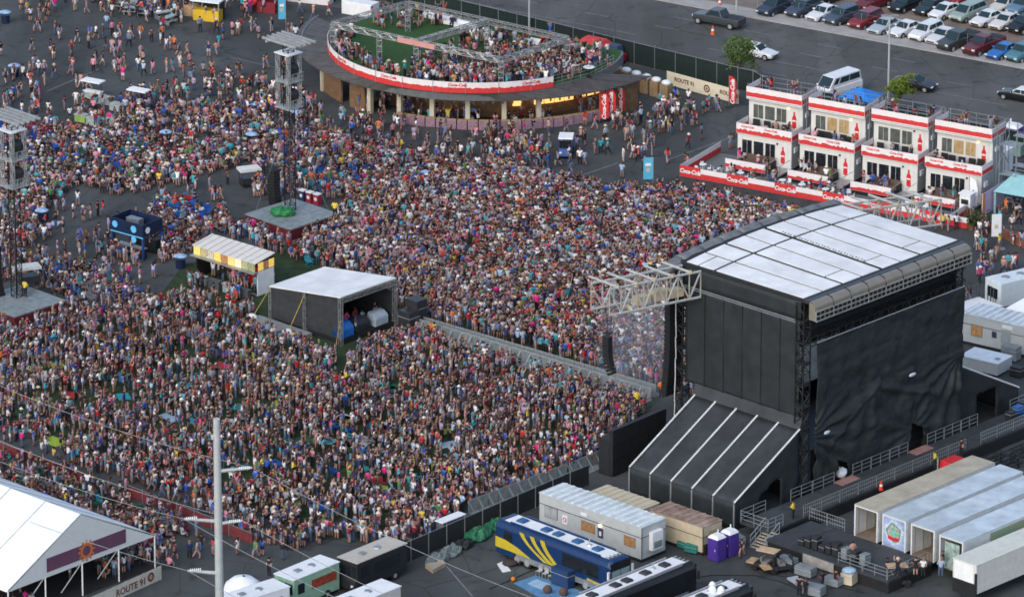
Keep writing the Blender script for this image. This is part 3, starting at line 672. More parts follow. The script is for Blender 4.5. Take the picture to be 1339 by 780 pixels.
# tour buses
def bus(c, rz, lab, body, roofm, hatchm, livery=None, L=13.7, grp='tour buses in the yard'):
    t = thing('tour_bus', lab, 'bus', (c.x, c.y, 0), rz, grp); W, H = 2.6, 3.5
    sec = [(0,.5),(0,2.9),(.12,3.25),(.4,3.45),(W-.4,3.45),(W-.12,3.25),(W,2.9),(W,.5)]
    b = MB(); n = len(sec); xs = (0,.15,L-.35,L); ins = (.06,0,0,.14)
    vs = [(x, W/2+(y-W/2)*(1-k*.4), .5+(z-.5)*(1-k*.25)) for x, k in zip(xs, ins) for y, z in sec]
    fs = [(i*n+j, i*n+(j+1) % n, (i+1)*n+(j+1) % n, (i+1)*n+j) for i in range(3) for j in range(n)] + [tuple(range(n))[::-1], tuple(range(3*n, 4*n))]
    b.pts(vs, fs).build('body', body, t, bevel=.04)
    MB().box(.7,.5,3.45,L-.9,W-.5,3.5).build('roof', roofm, t)
    for k, xx in enumerate((2.0,4.9,6.3,8.6,11.0)):
        MB().hexa([(xx-.45,W/2-.45,3.5),(xx+.45,W/2-.45,3.5),(xx+.45,W/2+.45,3.5),(xx-.45,W/2+.45,3.5),(xx-.35,W/2-.35,3.7),(xx+.35,W/2-.35,3.7),(xx+.35,W/2+.35,3.7),(xx-.35,W/2+.35,3.7)]).build('roof_hatch', hatchm, t, bevel=.05)
    for k in range(4): MB().box(L-1.0,.45+.45*k,3.47,L-.55,.6+.45*k,3.56).build('marker_light', m_alu, t)
    MB().lathe([(.25,0),(.2,.1),(.05,.15),(.04,.6),(.001,.62)], n=10).build('antenna', m_alu, t, loc=(9.8,1.5,3.5))
    for s in (.3, W-.4): MB().box(1.5,s,3.4,L-1.5,s+.1,3.62).build('awning_roll', m_alu if livery is None else body, t)
    for s, yy in ((-1,-.012),(1,W+.012)):
        y0, y1 = (yy-.01, yy+.01)
        MB().box(1.0,y0,1.75,2.0,y1,2.75).build('side_window', m_glass, t)
        MB().box(8.0,y0,1.55,12.3,y1,2.75).build('side_window', m_glass, t)
        MB().box(2.5,y0,.55,12.6,y1,1.05).build('luggage_panel', M('brushed_panel',(.33,.36,.38),.35,.5,var=.15), t)
    for k in range(2):
        MB().box(L-.02,.25+1.1*k,1.35,L+.03,1.25+1.1*k,2.5).build('windscreen', M('windscreen_shade',(.30,.42,.42),.15,var=.05,spec=.5) if livery else m_glass, t)
    MB().box(L-.1,.1,2.62,L+.01,W-.1,3.2).build('destination_panel', m_black, t)
    for s in (-.25, W+.05): MB().box(L-.1,s,1.9,L+.05,s+.2,2.6).build('mirror', m_white if livery else m_black, t)
    for s in (.2, W-.5): MB().box(L-.01,s,.7,L+.03,s+.3,.95).build('headlight', m_white, t)
    for xx in (2.6,3.8,10.8):
        for yy in (-.01, W-.29):
            w = MB().tube((0,0,0),(0,.3,0),.52,n=16).build('wheel', m_rubber, t, loc=(xx,yy,.52))
            MB().tube((0,-.015,0),(0,.315,0),.3,n=12).build('rim', m_alu, w)
    if livery:
        ys = -.03
        def patch(poly, nm='livery'):
            MB().prismy(poly, ys-.005, ys+.012).build(nm, livery, t)
        # broad sweep at the tail, three crescent stripes, tapering waist line
        patch([(0.02,1.05),(0.02,2.0),(1.2,1.95),(2.6,1.65),(4.2,1.1),(4.2,1.06)])
        for k in range(3):
            x0 = 2.9+1.25*k; pts = []
            for a in range(9):
                u = a/8; pts.append((x0+.55+3.0*(1-.18*k)*u**1.7, 3.15-(1.95)*u))
            for a in range(8, -1, -1):
                u = a/8; pts.append((x0+.02+3.15*(1-.18*k)*u**1.5-.25*u, 3.15-(1.95)*u-.0))
            patch(pts)
        patch([(11.0,1.3),(13.4,1.15),(13.4,1.0),(11.0,1.1)])
    return t
m_busb = M('bus_blue', (.008,.032,.105), .28, var=.12, spec=.5); m_buslv = M('bus_yellow', (.48,.38,.03), .35, var=.08)
c0, c1 = P(648,681,3.3), P(797,737,3.3); brz = math.atan2((c1-c0).y,(c1-c0).x)
bus(c0, brz, 'blue coach with yellow crescent stripes and blue roof hatches', m_busb, m_white, M('hatch_blue',(.02,.09,.22),.4), livery=m_buslv)
bb = M('bus_black', (.012,.013,.016), .25, var=.1, spec=.5); hb = M('hatch_black', (.03,.032,.035), .5)
# the black coaches stand nose to the purple toilets
for (px, py, lab) in ((912,733,'black coach with white roof parked nearest the purple toilets'), (986,763,'black coach with dome antennas on its white roof')):
    nose = P(px, py, 3.45); rz = R(46.5)
    base = Vector((nose.x, nose.y, 0)) - Vector((math.cos(rz), math.sin(rz), 0))*13.7
    b_ = bus(base, rz, lab, bb, m_white, hb)
    if 'dome' in lab:
        for k, (xx, yy) in enumerate(((10.4,.75),(10.0,1.35),(10.6,1.9))):
            MB().lathe([(.32,0),(.32,.25),(.24,.45),(.1,.56),(.001,.58)], n=14).build('dome_antenna', m_white, b_, loc=(xx,yy,3.5), )
# portable toilets
def toilet(c, rz, lab, colr, grp=None):
    t = thing('portable_toilet', lab, 'toilet', (c.x, c.y, 0), rz, grp)
    MB().box(0,0,.05,1.15,1.15,2.05).build('wall', colr, t, bevel=.03)
    MB().box(.12,-.03,.15,1.03,-.005,1.95).build('door', colr, t); MB().box(.85,-.05,1.0,.92,-.03,1.15).build('latch', m_white, t)
    MB().hexa([(-.03,-.03,2.05),(1.18,-.03,2.05),(1.18,1.18,2.05),(-.03,1.18,2.05),(.2,.15,2.35),(.95,.15,2.35),(.95,1.0,2.35),(.2,1.0,2.35)]).build('roof', m_white, t, bevel=.05)
    MB().tube((.3,1.0,2.1),(.3,1.0,2.6),.05).build('vent_pipe', m_white, t)
    return t
m_purp = M('purple_plastic', (.07,.035,.26), .45, var=.1)
tc0 = P(925,731,0)
toilet(tc0, R(-44), 'purple portable toilet with white roof beside the black wheelie bin', m_purp)
toilet(offset(tc0, R(46), 1.6, .0), R(-44), 'purple portable toilet with white roof beside the stage stairs', m_purp)
# golf carts and utility carts
def cart(c, rz, lab, top=(.50,.36,.22), body=m_black, n_roof=True):
    t = thing('golf_cart', lab, 'cart', (c.x, c.y, 0), rz, 'utility carts in the yard')
    MB().hexa([(0,0,.35),(2.3,0,.35),(2.3,1.2,.35),(0,1.2,.35),(.05,.05,.7),(2.2,.1,.62),(2.2,1.1,.62),(.05,1.15,.7)]).build('body', body, t, bevel=.05)
    MB().box(.7,.1,.7,1.25,1.1,.9).build('seat', M('grey_seat',(.2,.2,.2)), t); MB().box(.6,.1,.9,.72,1.1,1.3).build('backrest', M('grey_seat'), t)
    MB().box(-.75,.05,.55,0,1.15,.7).build('cargo_bed', m_wood, t)
    if n_roof:
        MB().box(.2,0,1.85,2.0,1.2,1.92).build('canopy', M('cart_canopy_%.2f' % top[0], top, .6), t, bevel=.03)
        for xx, yy in ((.3,.08),(.3,1.12),(1.9,.08),(1.9,1.12)): MB().tube((xx,yy,.6),(xx,yy,1.86),.025,n=4).build('canopy_post', m_black, t)
    MB().hexa([(1.95,.1,.62),(2.0,.1,.62),(2.0,1.1,.62),(1.95,1.1,.62),(1.88,.12,1.5),(1.9,.12,1.5),(1.9,1.08,1.5),(1.88,1.08,1.5)]).build('windscreen', m_glass, t)
    for xx in (.1,1.9):
        for yy in (-.06,1.06): MB().tube((0,0,0),(0,.2,0),.27,n=10).build('wheel', m_rubber, t, loc=(xx,yy,.27))
    return t
cart(P(985,745), R(-30), 'golf cart with tan canopy beside the metal stairs')
cart(P(1010,752), R(20), 'black open utility cart beside the golf cart', n_roof=False)
cart(P(1158,770), R(10), 'golf cart with tan canopy in front of the dock', top=(.48,.34,.2))
# cases, bins and clutter in the yard
m_casegrey = M('grey_case', (.20,.23,.25), .5, var=.15); m_green = M('green_box', (.02,.16,.06), .5, var=.2); m_teal = M('teal_box', (.02,.18,.16), .5)
def case(c, rz, sx, sy, sz, mat, lab, grp=None, nm='flight_case'):
    t = thing(nm, lab, 'case' if nm == 'flight_case' else nm.replace('_', ' '), (c.x, c.y, 0 if len(c) < 3 else c.z), rz, grp)
    MB().box(-sx/2,-sy/2,.12,sx/2,sy/2,sz).build('body', mat, t, bevel=.02)
    MB().box(-sx/2-.01,-sy/2-.01,sz*.7,sx/2+.01,sy/2+.01,sz*.7+.05).build('trim', m_alu, t)
    for a in (-1,1):
        for b in (-1,1): MB().tube((a*sx*.38,b*sy*.38,0),(a*sx*.38,b*sy*.38,.12),.05,n=6).build('castor', m_rubber, t)
    return t
def Pz(x, y, z): p = P(x, y, z); return p
rnd = random.Random(5)
yard = [(1030,742,1.6,.9,1.0,m_casegrey,'grey flight case at the foot of the dock'),(1053,752,1.7,.9,.9,m_casegrey,'grey flight case beside the green crate'),
 (1078,745,1.5,.6,.7,m_green,'green crate leaning by the dock edge'),(1110,763,1.1,1.1,1.1,M('cream_tub',(.55,.48,.36)),'cream tub under pale blue plastic'),
 (1090,765,1.4,.9,.8,m_casegrey,'grey case with lid open near the cream tub'),(1064,777,1.8,1.1,.9,m_casegrey,'long grey case standing on the yard asphalt'),
 (1046,764,2.6,1.0,.3,M('pale_plank',(.35,.40,.43)),'pale low dolly lying on the yard'),(1010,715,1.1,.8,.9,m_casegrey,'grey case under the ramp railing'),
 (905,722,1.2,.7,.8,m_teal,'teal bin with red cooler beside the rusty container'),(893,716,.9,.6,.7,m_teal,'teal bin beside the tan container'),
 (1150,742,.9,.5,.6,m_green,'green crate hung with orange strap at the dock'),(966,712,1.1,.7,.9,m_casegrey,'pale tote by the stairs')]
for (x, y, sx, sy, sz, mt, lab) in yard: case(G(x, y), R(-45)+rnd.uniform(-.3,.3), sx, sy, sz, mt, lab)
for k in range(7): case(P(1050+9*k, 712+3*k, 1.2), SA+rnd.uniform(-.1,.1), .7, .6, .7+.3*(k % 3), m_case, 'black road case standing on the dock edge', 'road cases along the dock')
for k in range(4): case(P(1095+12*k, 727+4*k, 1.2), SA, .8, .6, 1.1, m_casegrey if k % 2 else m_case, 'tall road case on the dock edge', 'tall road cases on the dock')
MB_ = MB().ell((0,0,0),(.65,.6,.3),12,6); o = MB_.build('plastic_sheet', M('blue_polythene',(.30,.42,.55),.3,var=.2,scale=3), None, loc=(*G(1110,763).xy,1.25), smooth=True); tag(o, 'crumpled pale blue plastic lying over the cream tub', 'plastic sheet')
o = MB().lathe([(.001,0),(.3,0),(.34,.95),(.001,1.05)], n=12).build('rubbish_bin', m_black, None, loc=G(921,724)); tag(o, 'black rubbish bin next to the purple portable toilet', 'bin')
e_ = MB().ell((0,0,.5),(.5,.4,.5),14,10); e_.v = [tuple(Vector(v)*(1+.35*noise.noise(Vector(v)*2.6))) for v in e_.v]
o = e_.build('plastic_bundle', M('white_polythene'), None, loc=(*SL(4.6,-.6).xy,1.2), smooth=True); tag(o, 'pale plastic bundle in the drape opening behind the ramp', 'bundle')
def cone(c, lab, h=.75, z=0, grp=None, col=(.75,.12,.02)):
    t = thing('traffic_cone', lab, 'cone', (c.x, c.y, z), 0, grp)
    mo = M('cone_orange_%.2f' % col[1], col, .5)
    MB().box(-.2*h,-.2*h,0,.2*h,.2*h,.05).build('base', mo, t)
    MB().lathe([(.17*h/.75,.05),(.04,h),(.001,h)], n=10).build('body', mo, t, smooth=False)
    MB().lathe([(.125*h/.75,h*.4),(.09*h/.75,h*.62)], n=10).build('band', m_white, t)
    return t
cone(P(1152,640,1.2), 'red traffic cone on the loading ramp', .9, 1.2, col=(.7,.05,.02))
# blue mat and equipment beside the bus
q = []
m_mat = M('blue_mat', (.10,.24,.42), .7, var=.2)
o = MB().prism([tuple(G(*p).xy) for p in ((672,762),(700,752),(748,768),(795,786),(760,800),(700,778))], .01, .03).build('blue_mat', m_mat); tag(o, 'blue mat spread on the asphalt beside the striped coach', 'mat')
o = MB().prism([tuple(G(*p).xy) for p in ((690,763),(702,757),(720,764),(708,771))], .034, .06).build('folded_towel', M('pale_blue',(.30,.45,.6)), None); tag(o, 'paler blue towel lying on the blue mat', 'towel')
for (x, y, lab) in ((716,775,'brown fabric bag set down on the blue mat'), (737,778,'second brown bag set down at the mat edge')):
    o = MB().ell((0,0,.35),(.4,.35,.4),10,6).build('kit_bag', M('brown_bag',(.10,.06,.05),.8), None, loc=G(x,y), smooth=True); tag(o, lab, 'bag')
o = MB().ell((0,0,.2),(.2,.2,.2),12,8).build('orange_ball', M('orange_ball',(.6,.2,.02),.5), None, loc=G(671,759), smooth=True); tag(o, 'small orange ball lying beside the blue mat', 'ball')
o = MB().prism([tuple(G(*p).xy) for p in ((650,737),(660,733),(664,741),(668,746),(657,748),(653,742))], .01, .05).build('white_cloth', m_white); tag(o, 'white cloth dropped on the asphalt behind the coach', 'cloth')
o = MB().ell((0,0,.25),(.7,.5,.3),10,6).build('dark_bundle', M('dark_bundle',(.04,.03,.03),.8), None, loc=G(667,739), smooth=True); tag(o, 'dark bundle beside the coach rear wheel', 'bundle')
g = case(G(736,765), brz, 2.0, .9, 1.6, M('cabinet_blue',(.02,.05,.13),.4), 'blue cabinet barbecue standing beside the coach door', nm='barbecue')
for k in range(3): cone_ = None
for k in range(4):
    t = thing('folding_chair', 'silver folding chair lined up along the coach side', 'chair', G(705+8*k, 752+3*k), R(-40), 'folding chairs by the coach')
    MB().box(-.22,-.22,.42,.22,.22,.46).build('seat', m_alu, t); MB().box(-.22,.19,.46,.22,.23,.9).build('backrest', m_alu, t)
    for a in (-.2,.2):
        for b in (-.2,.2): MB().tube((a,b,0),(a,b,.42),.02,n=4).build('leg', m_alu, t)
# heaps of equipment along the mesh fence
heap = [(572,733,'grey wrapped pallet load beside the mesh fence',M('grey_wrap',(.14,.18,.18),.6,var=.3,scale=3),1.3,.7),(590,724,'grey sheeted load beside the mesh fence corner',M('grey_wrap'),1.3,.8),(607,715,'dark sheeted load near the green tarp',m_black,1.1,.7),
 (625,703,'green tarpaulin heap beside the mesh fence',M('green_tarp',(.02,.14,.07),.55,var=.3,scale=2),1.5,.9),(645,690,'bright green tarpaulin heap behind the coach',M('green_tarp'),1.4,.9),(690,655,'green tarpaulin heap between coach and office',M('green_tarp'),1.3,.9)]
for (x, y, lab, mt, s, h) in heap:
    q = MB(); e = MB().ell((0,0,h*.3),(s,s*.6,h*.6),22,14)
    q.pts([(a*(1+.45*noise.noise(Vector((a*1.7,b*1.7,c_*2+x)))), b*(1+.45*noise.noise(Vector((a*1.7+9,b*1.7,c_*2)))), max(0,c_*(1+.8*noise.noise(Vector((a*2.6,b*2.6,x))))+.12*noise.noise(Vector((a*6,b*6,x))))) for a, b, c_ in e.v], e.f)
    o = q.build('tarp_heap', mt, None, loc=G(x, y), rot=(0,0,R(48))); tag(o, lab, 'tarpaulin')
o = MB().prism([tuple(G(*p).xy) for p in ((556,742),(575,733),(583,740),(566,749))], 0, .35).build('gravel_pile', M('sand',(.35,.29,.22),.9)); tag(o, 'small pale sand patch at the end of the sheeted loads', 'sand')

# cable runs on the yard asphalt
for k, pl_ in enumerate((((880,760),(930,752),(985,752),(1020,760),(1055,775)),((985,735),(1000,748),(1030,755),(1060,748)),((640,770),(700,744),(745,750)),((1130,775),(1100,768),(1060,772)))):
    ps = [G(*p)+Vector((0,0,.04)) for p in pl_]; q = MB()
    for a, b in zip(ps[:-1], ps[1:]):
        m1 = [a+(b-a)*(i/5)+Vector((.25*noise.noise(Vector((a.x+i,k,0))),.25*noise.noise(Vector((a.y+i,k,5))),0))*(0 if i in (0,5) else 1) for i in range(6)]; q.path(m1, .04, n=4)
    tag(q.build('power_cable', m_rubber), ['black cable snaking from the coaches to the carts','black cable beside the golf carts','black cable running along the striped coach','black cable in front of the dock'][k], 'cable')

for k, (x, y, sx, sy, sz, mt, lab) in enumerate(((1272,430,2.2,1.2,1.5,m_casegrey,'grey generator box between stage drape and cabin'),(1283,442,1.4,1.0,1.1,m_case,'black case stacked beside the far cabin'),(1322,470,1.6,1.0,1.4,m_casegrey,'grey case at the far cabin stairs'),(1330,492,1.2,.8,1.0,m_case,'black case behind the far lean-to'),(1302,398,1.2,.8,1.2,m_wood,'timber crate beside the picket platform'))):
    case(G(x,y), R(-35), sx, sy, sz, mt, lab)
for k, (x, y) in enumerate(((1322,548),(1331,541),(1338,535))): case(P(x,y,1.2), SA, .9, .7, .8, M('cooler_blue',(.03,.12,.4),.4) if k == 1 else m_case, ['black case on the far end of the loading ramp','blue cooler on the far end of the loading ramp','second black case beside the blue cooler'][k])
# ================================================================ hospitality suites
HA = R(-30); H0 = G(964.2, 172.7, 3.45); H0.z = 0
def HL(x, y, z=0): return Vector((H0.x+x*math.cos(HA)-y*math.sin(HA), H0.y+x*math.sin(HA)+y*math.cos(HA), z))
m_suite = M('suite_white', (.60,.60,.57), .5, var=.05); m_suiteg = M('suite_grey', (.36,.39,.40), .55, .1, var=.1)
m_ban = M('banner_white', (.72,.68,.68), .55, var=.05); m_banr = M('banner_red', (.58,.04,.04), .55, var=.12, scale=3)
m_sofa = M('sofa_black', (.02,.02,.022), .6)
def ragged_band(x0, x1, z0, z1, y, rng, rag=.22):
    q = MB(); n = max(4, int((x1-x0)/.22)); vs = []
    for i in range(n+1):
        x = x0+(x1-x0)*i/n; vs += [(x, y, z0), (x, y, z1-rng.random()*rag)]
    return q.pts(vs, [(2*i, 2*i+2, 2*i+3, 2*i+1) for i in range(n)])
def banner(parent, x0, x1, z0, z1, y, rng, marks=2, txt=None):
    b = MB().box(x0,y,z0,x1,y+.04,z1).build('banner', m_ban, parent)
    ragged_band(x0+.01,x1-.01,z0+.02,z0+(z1-z0)*.52,y-.006,rng).build('red_border', m_banr, b)
    for k in range(marks):
        xx = x0+(x1-x0)*(.2+.42*k)
        text('Coca-Cola', .34, m_banr, b, (xx, y-.01, z0+(z1-z0)*.74), (R(90),0,0), shear=.25, bold=.012)
    return b
def bottle(parent, x, y, z, h):
    prof = [(.02,0),(.13,.02),(.15,.2),(.12,.42),(.15,.58),(.13,.68),(.055,.82),(.05,.95),(.065,.96),(.065,1.0)]
    poly = [(x+r*h*.95, z+t*h) for r, t in prof] + [(x-r*h*.95, z+t*h) for r, t in prof[::-1]]
    o = MB().prismy(poly, y-.02, y).build('bottle_graphic', m_red, parent)
    MB().box(x-.1*h,y-.027,z+.42*h,x+.1*h,y-.021,z+.5*h).build('bottle_label', m_white, o)
names = ['outermost suite beside the feather flag', 'second suite along from the feather flag', 'third suite along, before the end suite', 'end suite beside the outdoor staircase']
rg = random.Random(8)
for i in range(4):
    t = thing('hospitality_suite', 'two-storey white suite with red-edged terraces, '+names[i], 'building', HL(7.08*i, 0), HA, 'row of hospitality suites')
    W = 6.15
    for lv, (y0, y1, z0, z1) in enumerate(((.12,4.9,.45,3.45), (2.48,4.9,3.5,6.5))):
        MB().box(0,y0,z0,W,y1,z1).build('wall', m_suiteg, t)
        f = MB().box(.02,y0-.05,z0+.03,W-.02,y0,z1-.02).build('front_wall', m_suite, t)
        for k in range(3):
            x0 = .55+1.32*k; w = MB().box(x0-.06,y0-.08,z0+.90,x0+1.16,y0-.05,z0+2.4).build('window', m_suite, t)
            lit = (lv == 1 and i in (1, 3) and k > 0)
            g = M('lit_room',(.28,.20,.10),.3,var=.3,scale=2,emit=(1,.65,.3),estr=.10) if lit else (M('reflective_pane',(.10,.11,.10),.1,var=.3,scale=1.2) if lv else m_glass)
            if k == 1: MB().box(x0,y0-.095,z0+.95,x0+1.1,y0-.08,z0+2.35).build('pane', g, w); continue
            MB().box(x0,y0-.095,z0+.95,x0+.53,y0-.08,z0+2.35).build('pane', g, w); MB().box(x0+.57,y0-.095,z0+.95,x0+1.1,y0-.08,z0+2.35).build('pane', g, w)
        d = MB().box(W-1.45,y0-.08,z0+.05,W-.45,y0-.05,z0+2.6).build('door', m_suite, t); bottle(d, W-.95, y0-.085, z0+.5, 1.75)
        MB().cbox(W-1.6,y0-.12,z0+2.5,.15,.15,.15).build('door_lamp', M('suite_lamp',(.9,.6,.2),.4,emit=(1,.6,.15),estr=2.5) if lv and i != 2 else m_black, t)
        MB().cbox(W+.06,y0+.8,z0+1.9,.12,.7,.5).build('air_conditioner', m_white, t)
    # terraces
    MB().box(-.05,-.02,3.36,W+.05,2.47,3.44).build('terrace', m_suite, t)
    banner(t, -.06, W+.06, 3.45, 4.5, -.1, rg)
    ov = MB().box(-.1,2.05,6.42,W+.1,2.4,6.55).build('eave', m_suite, t)
    b = MB().box(-.08,2.0,6.62,W+.08,2.05,7.75).build('upper_banner', m_ban, t)
    ragged_band(-.07,W+.07,6.72,7.22,1.99,rg,.06).build('red_border', m_banr, b)
    for s in (-.09, W+.05):
        e = MB().box(s,2.05,6.62,s+.04,5.0,7.75).build('upper_banner', m_ban, t); MB().box(s-.006,2.06,6.75,s+.046,4.98,7.2).build('red_border', m_banr, e)
        e = MB().box(s,-.06,3.45,s+.04,2.4,4.5).build('side_banner', m_ban, t); MB().box(s-.006,-.05,3.5,s+.046,2.38,3.95).build('red_border', m_banr, e)
    MB().box(-.08,2.06,6.5,W+.08,5.0,6.6).build('roof_deck', m_suiteg, t)
    rail_into(MB(), (0,2.1,7.0),(W,2.1,7.0),1.05,n=5,bars=2).build('roof_railing', m_rail, t)
    rail_into(MB(), (0,4.9,6.6),(W,4.9,6.6),1.5,n=4,bars=3).build('roof_railing', m_rail, t)
    rail_into(MB(), (W+.3,2.2,6.6),(W+.3,5.2,6.6),1.5,n=3,bars=3).build('roof_railing', m_rail, t)
    for (xx, yy) in ((W+.45,2.4),(W+.45,5.2),(0,5.3),(W,5.3)): MB().tube((xx,yy,0),(xx,yy,8.0),.05,n=5).build('scaffold_pole', m_steel, t)
    MB().tube((W+.45,2.4,3.4),(W+.45,5.2,6.4),.05,n=5).tube((W+.45,2.4,6.4),(W+.45,5.2,3.4),.05,n=5).build('scaffold_brace', m_steel, t)
    # terrace chairs
    for k in range((4,5,3,5)[i]):
        jx = .9+(1.15,.9,1.3,.95)[i]*k+rg.uniform(-.15,.15); jy = rg.uniform(-.25,.15)
        c = MB().box(jx,1.2+jy,3.45,jx+.7,1.9+jy,3.95).box(jx,1.75+jy,3.95,jx+.7,1.95+jy,4.45).build('lounge_chair', m_sofa, None)
        c.matrix_world = Matrix.Translation(HL(7.08*i,0)) @ Matrix.Rotation(HA,4,'Z'); tag(c, 'black lounge chair on the upper terrace of the hospitality suites', 'chair', 'terrace lounge chairs')
    # front deck with its own banner, sofa and steps
    dkk = MB().box(-.1,-2.3,.4,W-1.6,-.0,.55).build('front_deck', m_deck, t)
    banner(t, -.1, W-1.7, .45, 1.35, -2.34, rg, marks=0)
    MB().box(-.05,-2.2,.02,W-1.7,-.1,.38).build('deck_skirt', m_black, t)
    s = thing('sofa', 'brown slatted sofa on a suite front deck', 'sofa', HL(7.08*i+1.2,-.75), HA, 'front deck sofas'); s.location.z = .55
    MB().box(0,-.35,.15,3.2,.45,.45).build('seat', M('sofa_brown',(.13,.09,.07),.7,var=.2), s); MB().box(0,.45,.15,3.2,.62,.95).build('backrest', M('sofa_brown'), s)
    for a in (-.12,3.2): MB().box(a,-.35,.1,a+.12,.62,.65).build('armrest', m_sofa, s)
    sp = thing('deck_steps', 'grey metal steps from a suite deck to the patio', 'stairs', HL(7.08*i+W-1.5,-2.3), HA, 'suite deck steps')
    MB().box(0,0,.42,1.5,2.25,.55).build('landing', m_steel, sp)
    for k in range(3): MB().box(0,-.28*(k+1),.36-.14*k,1.4,-.28*k,.40-.14*k).build('step', m_steel, sp)
    for a in (0,1.42):
        q = MB().tube((a,0,1.5),(a,-1.2,1.0),.03,n=4).tube((a,0,1.5),(a,2.2,1.5),.03,n=4)
        for k in range(3): q.tube((a,-.6*k,.5-.24*k),(a,-.6*k,1.5-.25*k),.025,n=4)
        q.build('handrail', m_rail, sp)
# patio fence with banners
PF = [(-3.2,-6.2),(-3.2,2.4)]
pf = thing('patio_fence', 'red and white banner fence round the suite patio', 'fence', HL(0,0), HA)
x = -3.2; k = 0
while x < 27.0:
    w = 2.35 if k % 2 == 0 else 3.0
    if k % 2 == 0:
        b = MB().box(x,-6.25,.1,x+w,-6.2,1.25).build('red_panel', m_banr, pf)
        text('Coca-Cola', .62, m_white, b, (x+w/2,-6.262,.7), (R(90),0,0), shear=.3, bold=.022, squeeze=.88)
    else:
        b = MB().box(x,-6.23,.1,x+w,-6.19,1.2).build('banner', m_ban, pf); MB().box(x,-6.24,.1,x+w,-6.232,.68).build('red_border', m_banr, b)
    MB().tube((x,-6.15,0),(x,-6.15,1.25),.03,n=5).build('post', m_steel, pf)
    x += w+.02; k += 1
for k in range(3):
    y = -6.15+2.9*k; b = MB().box(-3.24,y,.1,-3.2,y+2.85,1.2).build('banner', m_ban, pf)
    MB().box(-3.25,y,.1,-3.19,y+2.85,.66).build('red_border', m_banr, b)
b = MB().box(27.0,-6.2,.1,27.04,-1,1.2).build('banner', m_ban, pf); MB().box(26.99,-6.2,.1,27.05,-1,.66).build('red_border', m_banr, b)
MB().box(-3.15,-6.15,.004,27,2.3,.02).build('patio_floor', M('patio_grey',(.14,.15,.15),.8,var=.15), pf)
# white bistro sets on the patio
for k, (x, y) in enumerate(((-1.6,-4.3),(.6,-4.6),(2.9,-4.7),(7.6,-4.6),(9.9,-4.8),(12.6,-4.9),(14.9,-4.6),(21.5,-4.2),(23.5,-4.6))):
    t = thing('bistro_table', 'white round bistro table on the suite patio', 'table', HL(x,y), HA+k, 'patio tables')
    MB().lathe([(.001,1.0),(.38,1.0),(.38,1.04),(.001,1.05)], n=12).build('table_top', m_white, t); MB().tube((0,0,0),(0,0,1.0),.04).build('stem', m_white, t); MB().lathe([(.001,.04),(.28,.02),(.28,0)], n=10).build('base', m_white, t)
    for a in range(3):
        c = thing('bar_stool', 'white bar stool at a suite patio table', 'stool', HL(x+.7*math.cos(a*2.1+k), y+.7*math.sin(a*2.1+k)), a*2.1+k, 'patio stools')
        MB().box(-.18,-.18,.68,.18,.18,.74).build('seat', m_white, c); MB().box(.14,-.18,.74,.18,.18,1.05).build('backrest', m_white, c)
        for sx in (-.15,.15):
            for sy in (-.15,.15): MB().tube((sx,sy,0),(sx*.9,sy*.9,.68),.02,n=4).build('leg', m_white, c)
# staircase, white flag and scaffold at the end suite
es = thing('scaffold_stairs', 'outdoor scaffold staircase at the end of the suite row', 'stairs', HL(28.6,1.5), HA)
for (x, y) in ((0,0),(0,4),(1.8,0),(1.8,4)): MB().tube((x,y,0),(x,y,7.6),.05,n=5).build('scaffold_pole', m_steel, es)
for z in (3.4, 6.5): MB().box(0,0,z,1.8,1.2,z+.08).box(0,3.0,z-.0,1.8,4.0,z+.08).build('landing', m_steel, es)
for k in range(10): MB().box(.2,1.0+.2*k,.3+.31*k,1.6,1.25+.2*k,.34+.31*k).build('step', m_steel, es)
t = thing('bottle_flag', 'tall white flag with red bottle at the end suite door', 'flag', HL(3*7.08+5.3,-.9), HA)
MB().tube((0,0,0),(0,0,3.6),.03,n=5).build('pole', m_steel, t)
fl = MB().prismy([(0.05,.6),(.85,.6),(.95,2.2),(.7,3.2),(.05,3.55)], -.015, .015).build('flag_cloth', m_white, t); bottle(fl, .45, -.02, .9, 1.3)
# ================================================================ round roof-deck bar
BC = Vector((-2.1, 70.0, 0)); BR = 20.7; RC = Vector((-3.6, 64.6, 0)); RR = 15.7
bar = thing('round_bar', 'round open-air bar with dark sloping roof and grass roof deck', 'building', BC, 0)
m_rf = M('ribbed_roof', (.075,.070,.068), .55, var=.2, scale=.8, bump=.1); m_cream = M('cream_column', (.55,.50,.38), .6); m_wallb = M('timber_wall', (.20,.115,.06), .7, var=.25, scale=2)
A0, A1 = R(157), R(323)
def bcirc(r, a, z, c=Vector((0,0,0))): return Vector((c.x+r*math.cos(a), c.y+r*math.sin(a), z))
rc = RC-BC; ns = 60
for i in range(ns):
    a, b = A0+(A1-A0)*i/ns, A0+(A1-A0)*(i+1)/ns-.004
    p = [bcirc(BR,a,3.5), bcirc(BR,b,3.5), bcirc(RR-.2,b,4.5,rc), bcirc(RR-.2,a,4.5,rc)]
    q = [v+Vector((0,0,.1+.02*(i % 2))) for v in p]
    MB().hexa(p+q).build('roof_panel', m_rf, bar)
    if i % 3 == 0:
        MB().tube(p[0]+Vector((0,0,.13)), p[3]+Vector((0,0,.13)), .05, n=4).build('roof_seam', m_rf, bar)
    if R(235) < a < R(330):
        MB().box(-.1,-.02,0,.1,.02,.34).build('valance', m_rf, bar, loc=bcirc(BR+.02,a,3.24), rot=(0,0,a+math.pi/2))
q = MB()
for i in range(80):
    a, b = A0+(A1-A0)*i/80, A0+(A1-A0)*(i+1)/80; q.tube(bcirc(BR-.6,a,3.78), bcirc(BR-.6,b,3.78), .05, n=4)
q.build('gutter_pipe', m_steel, bar)
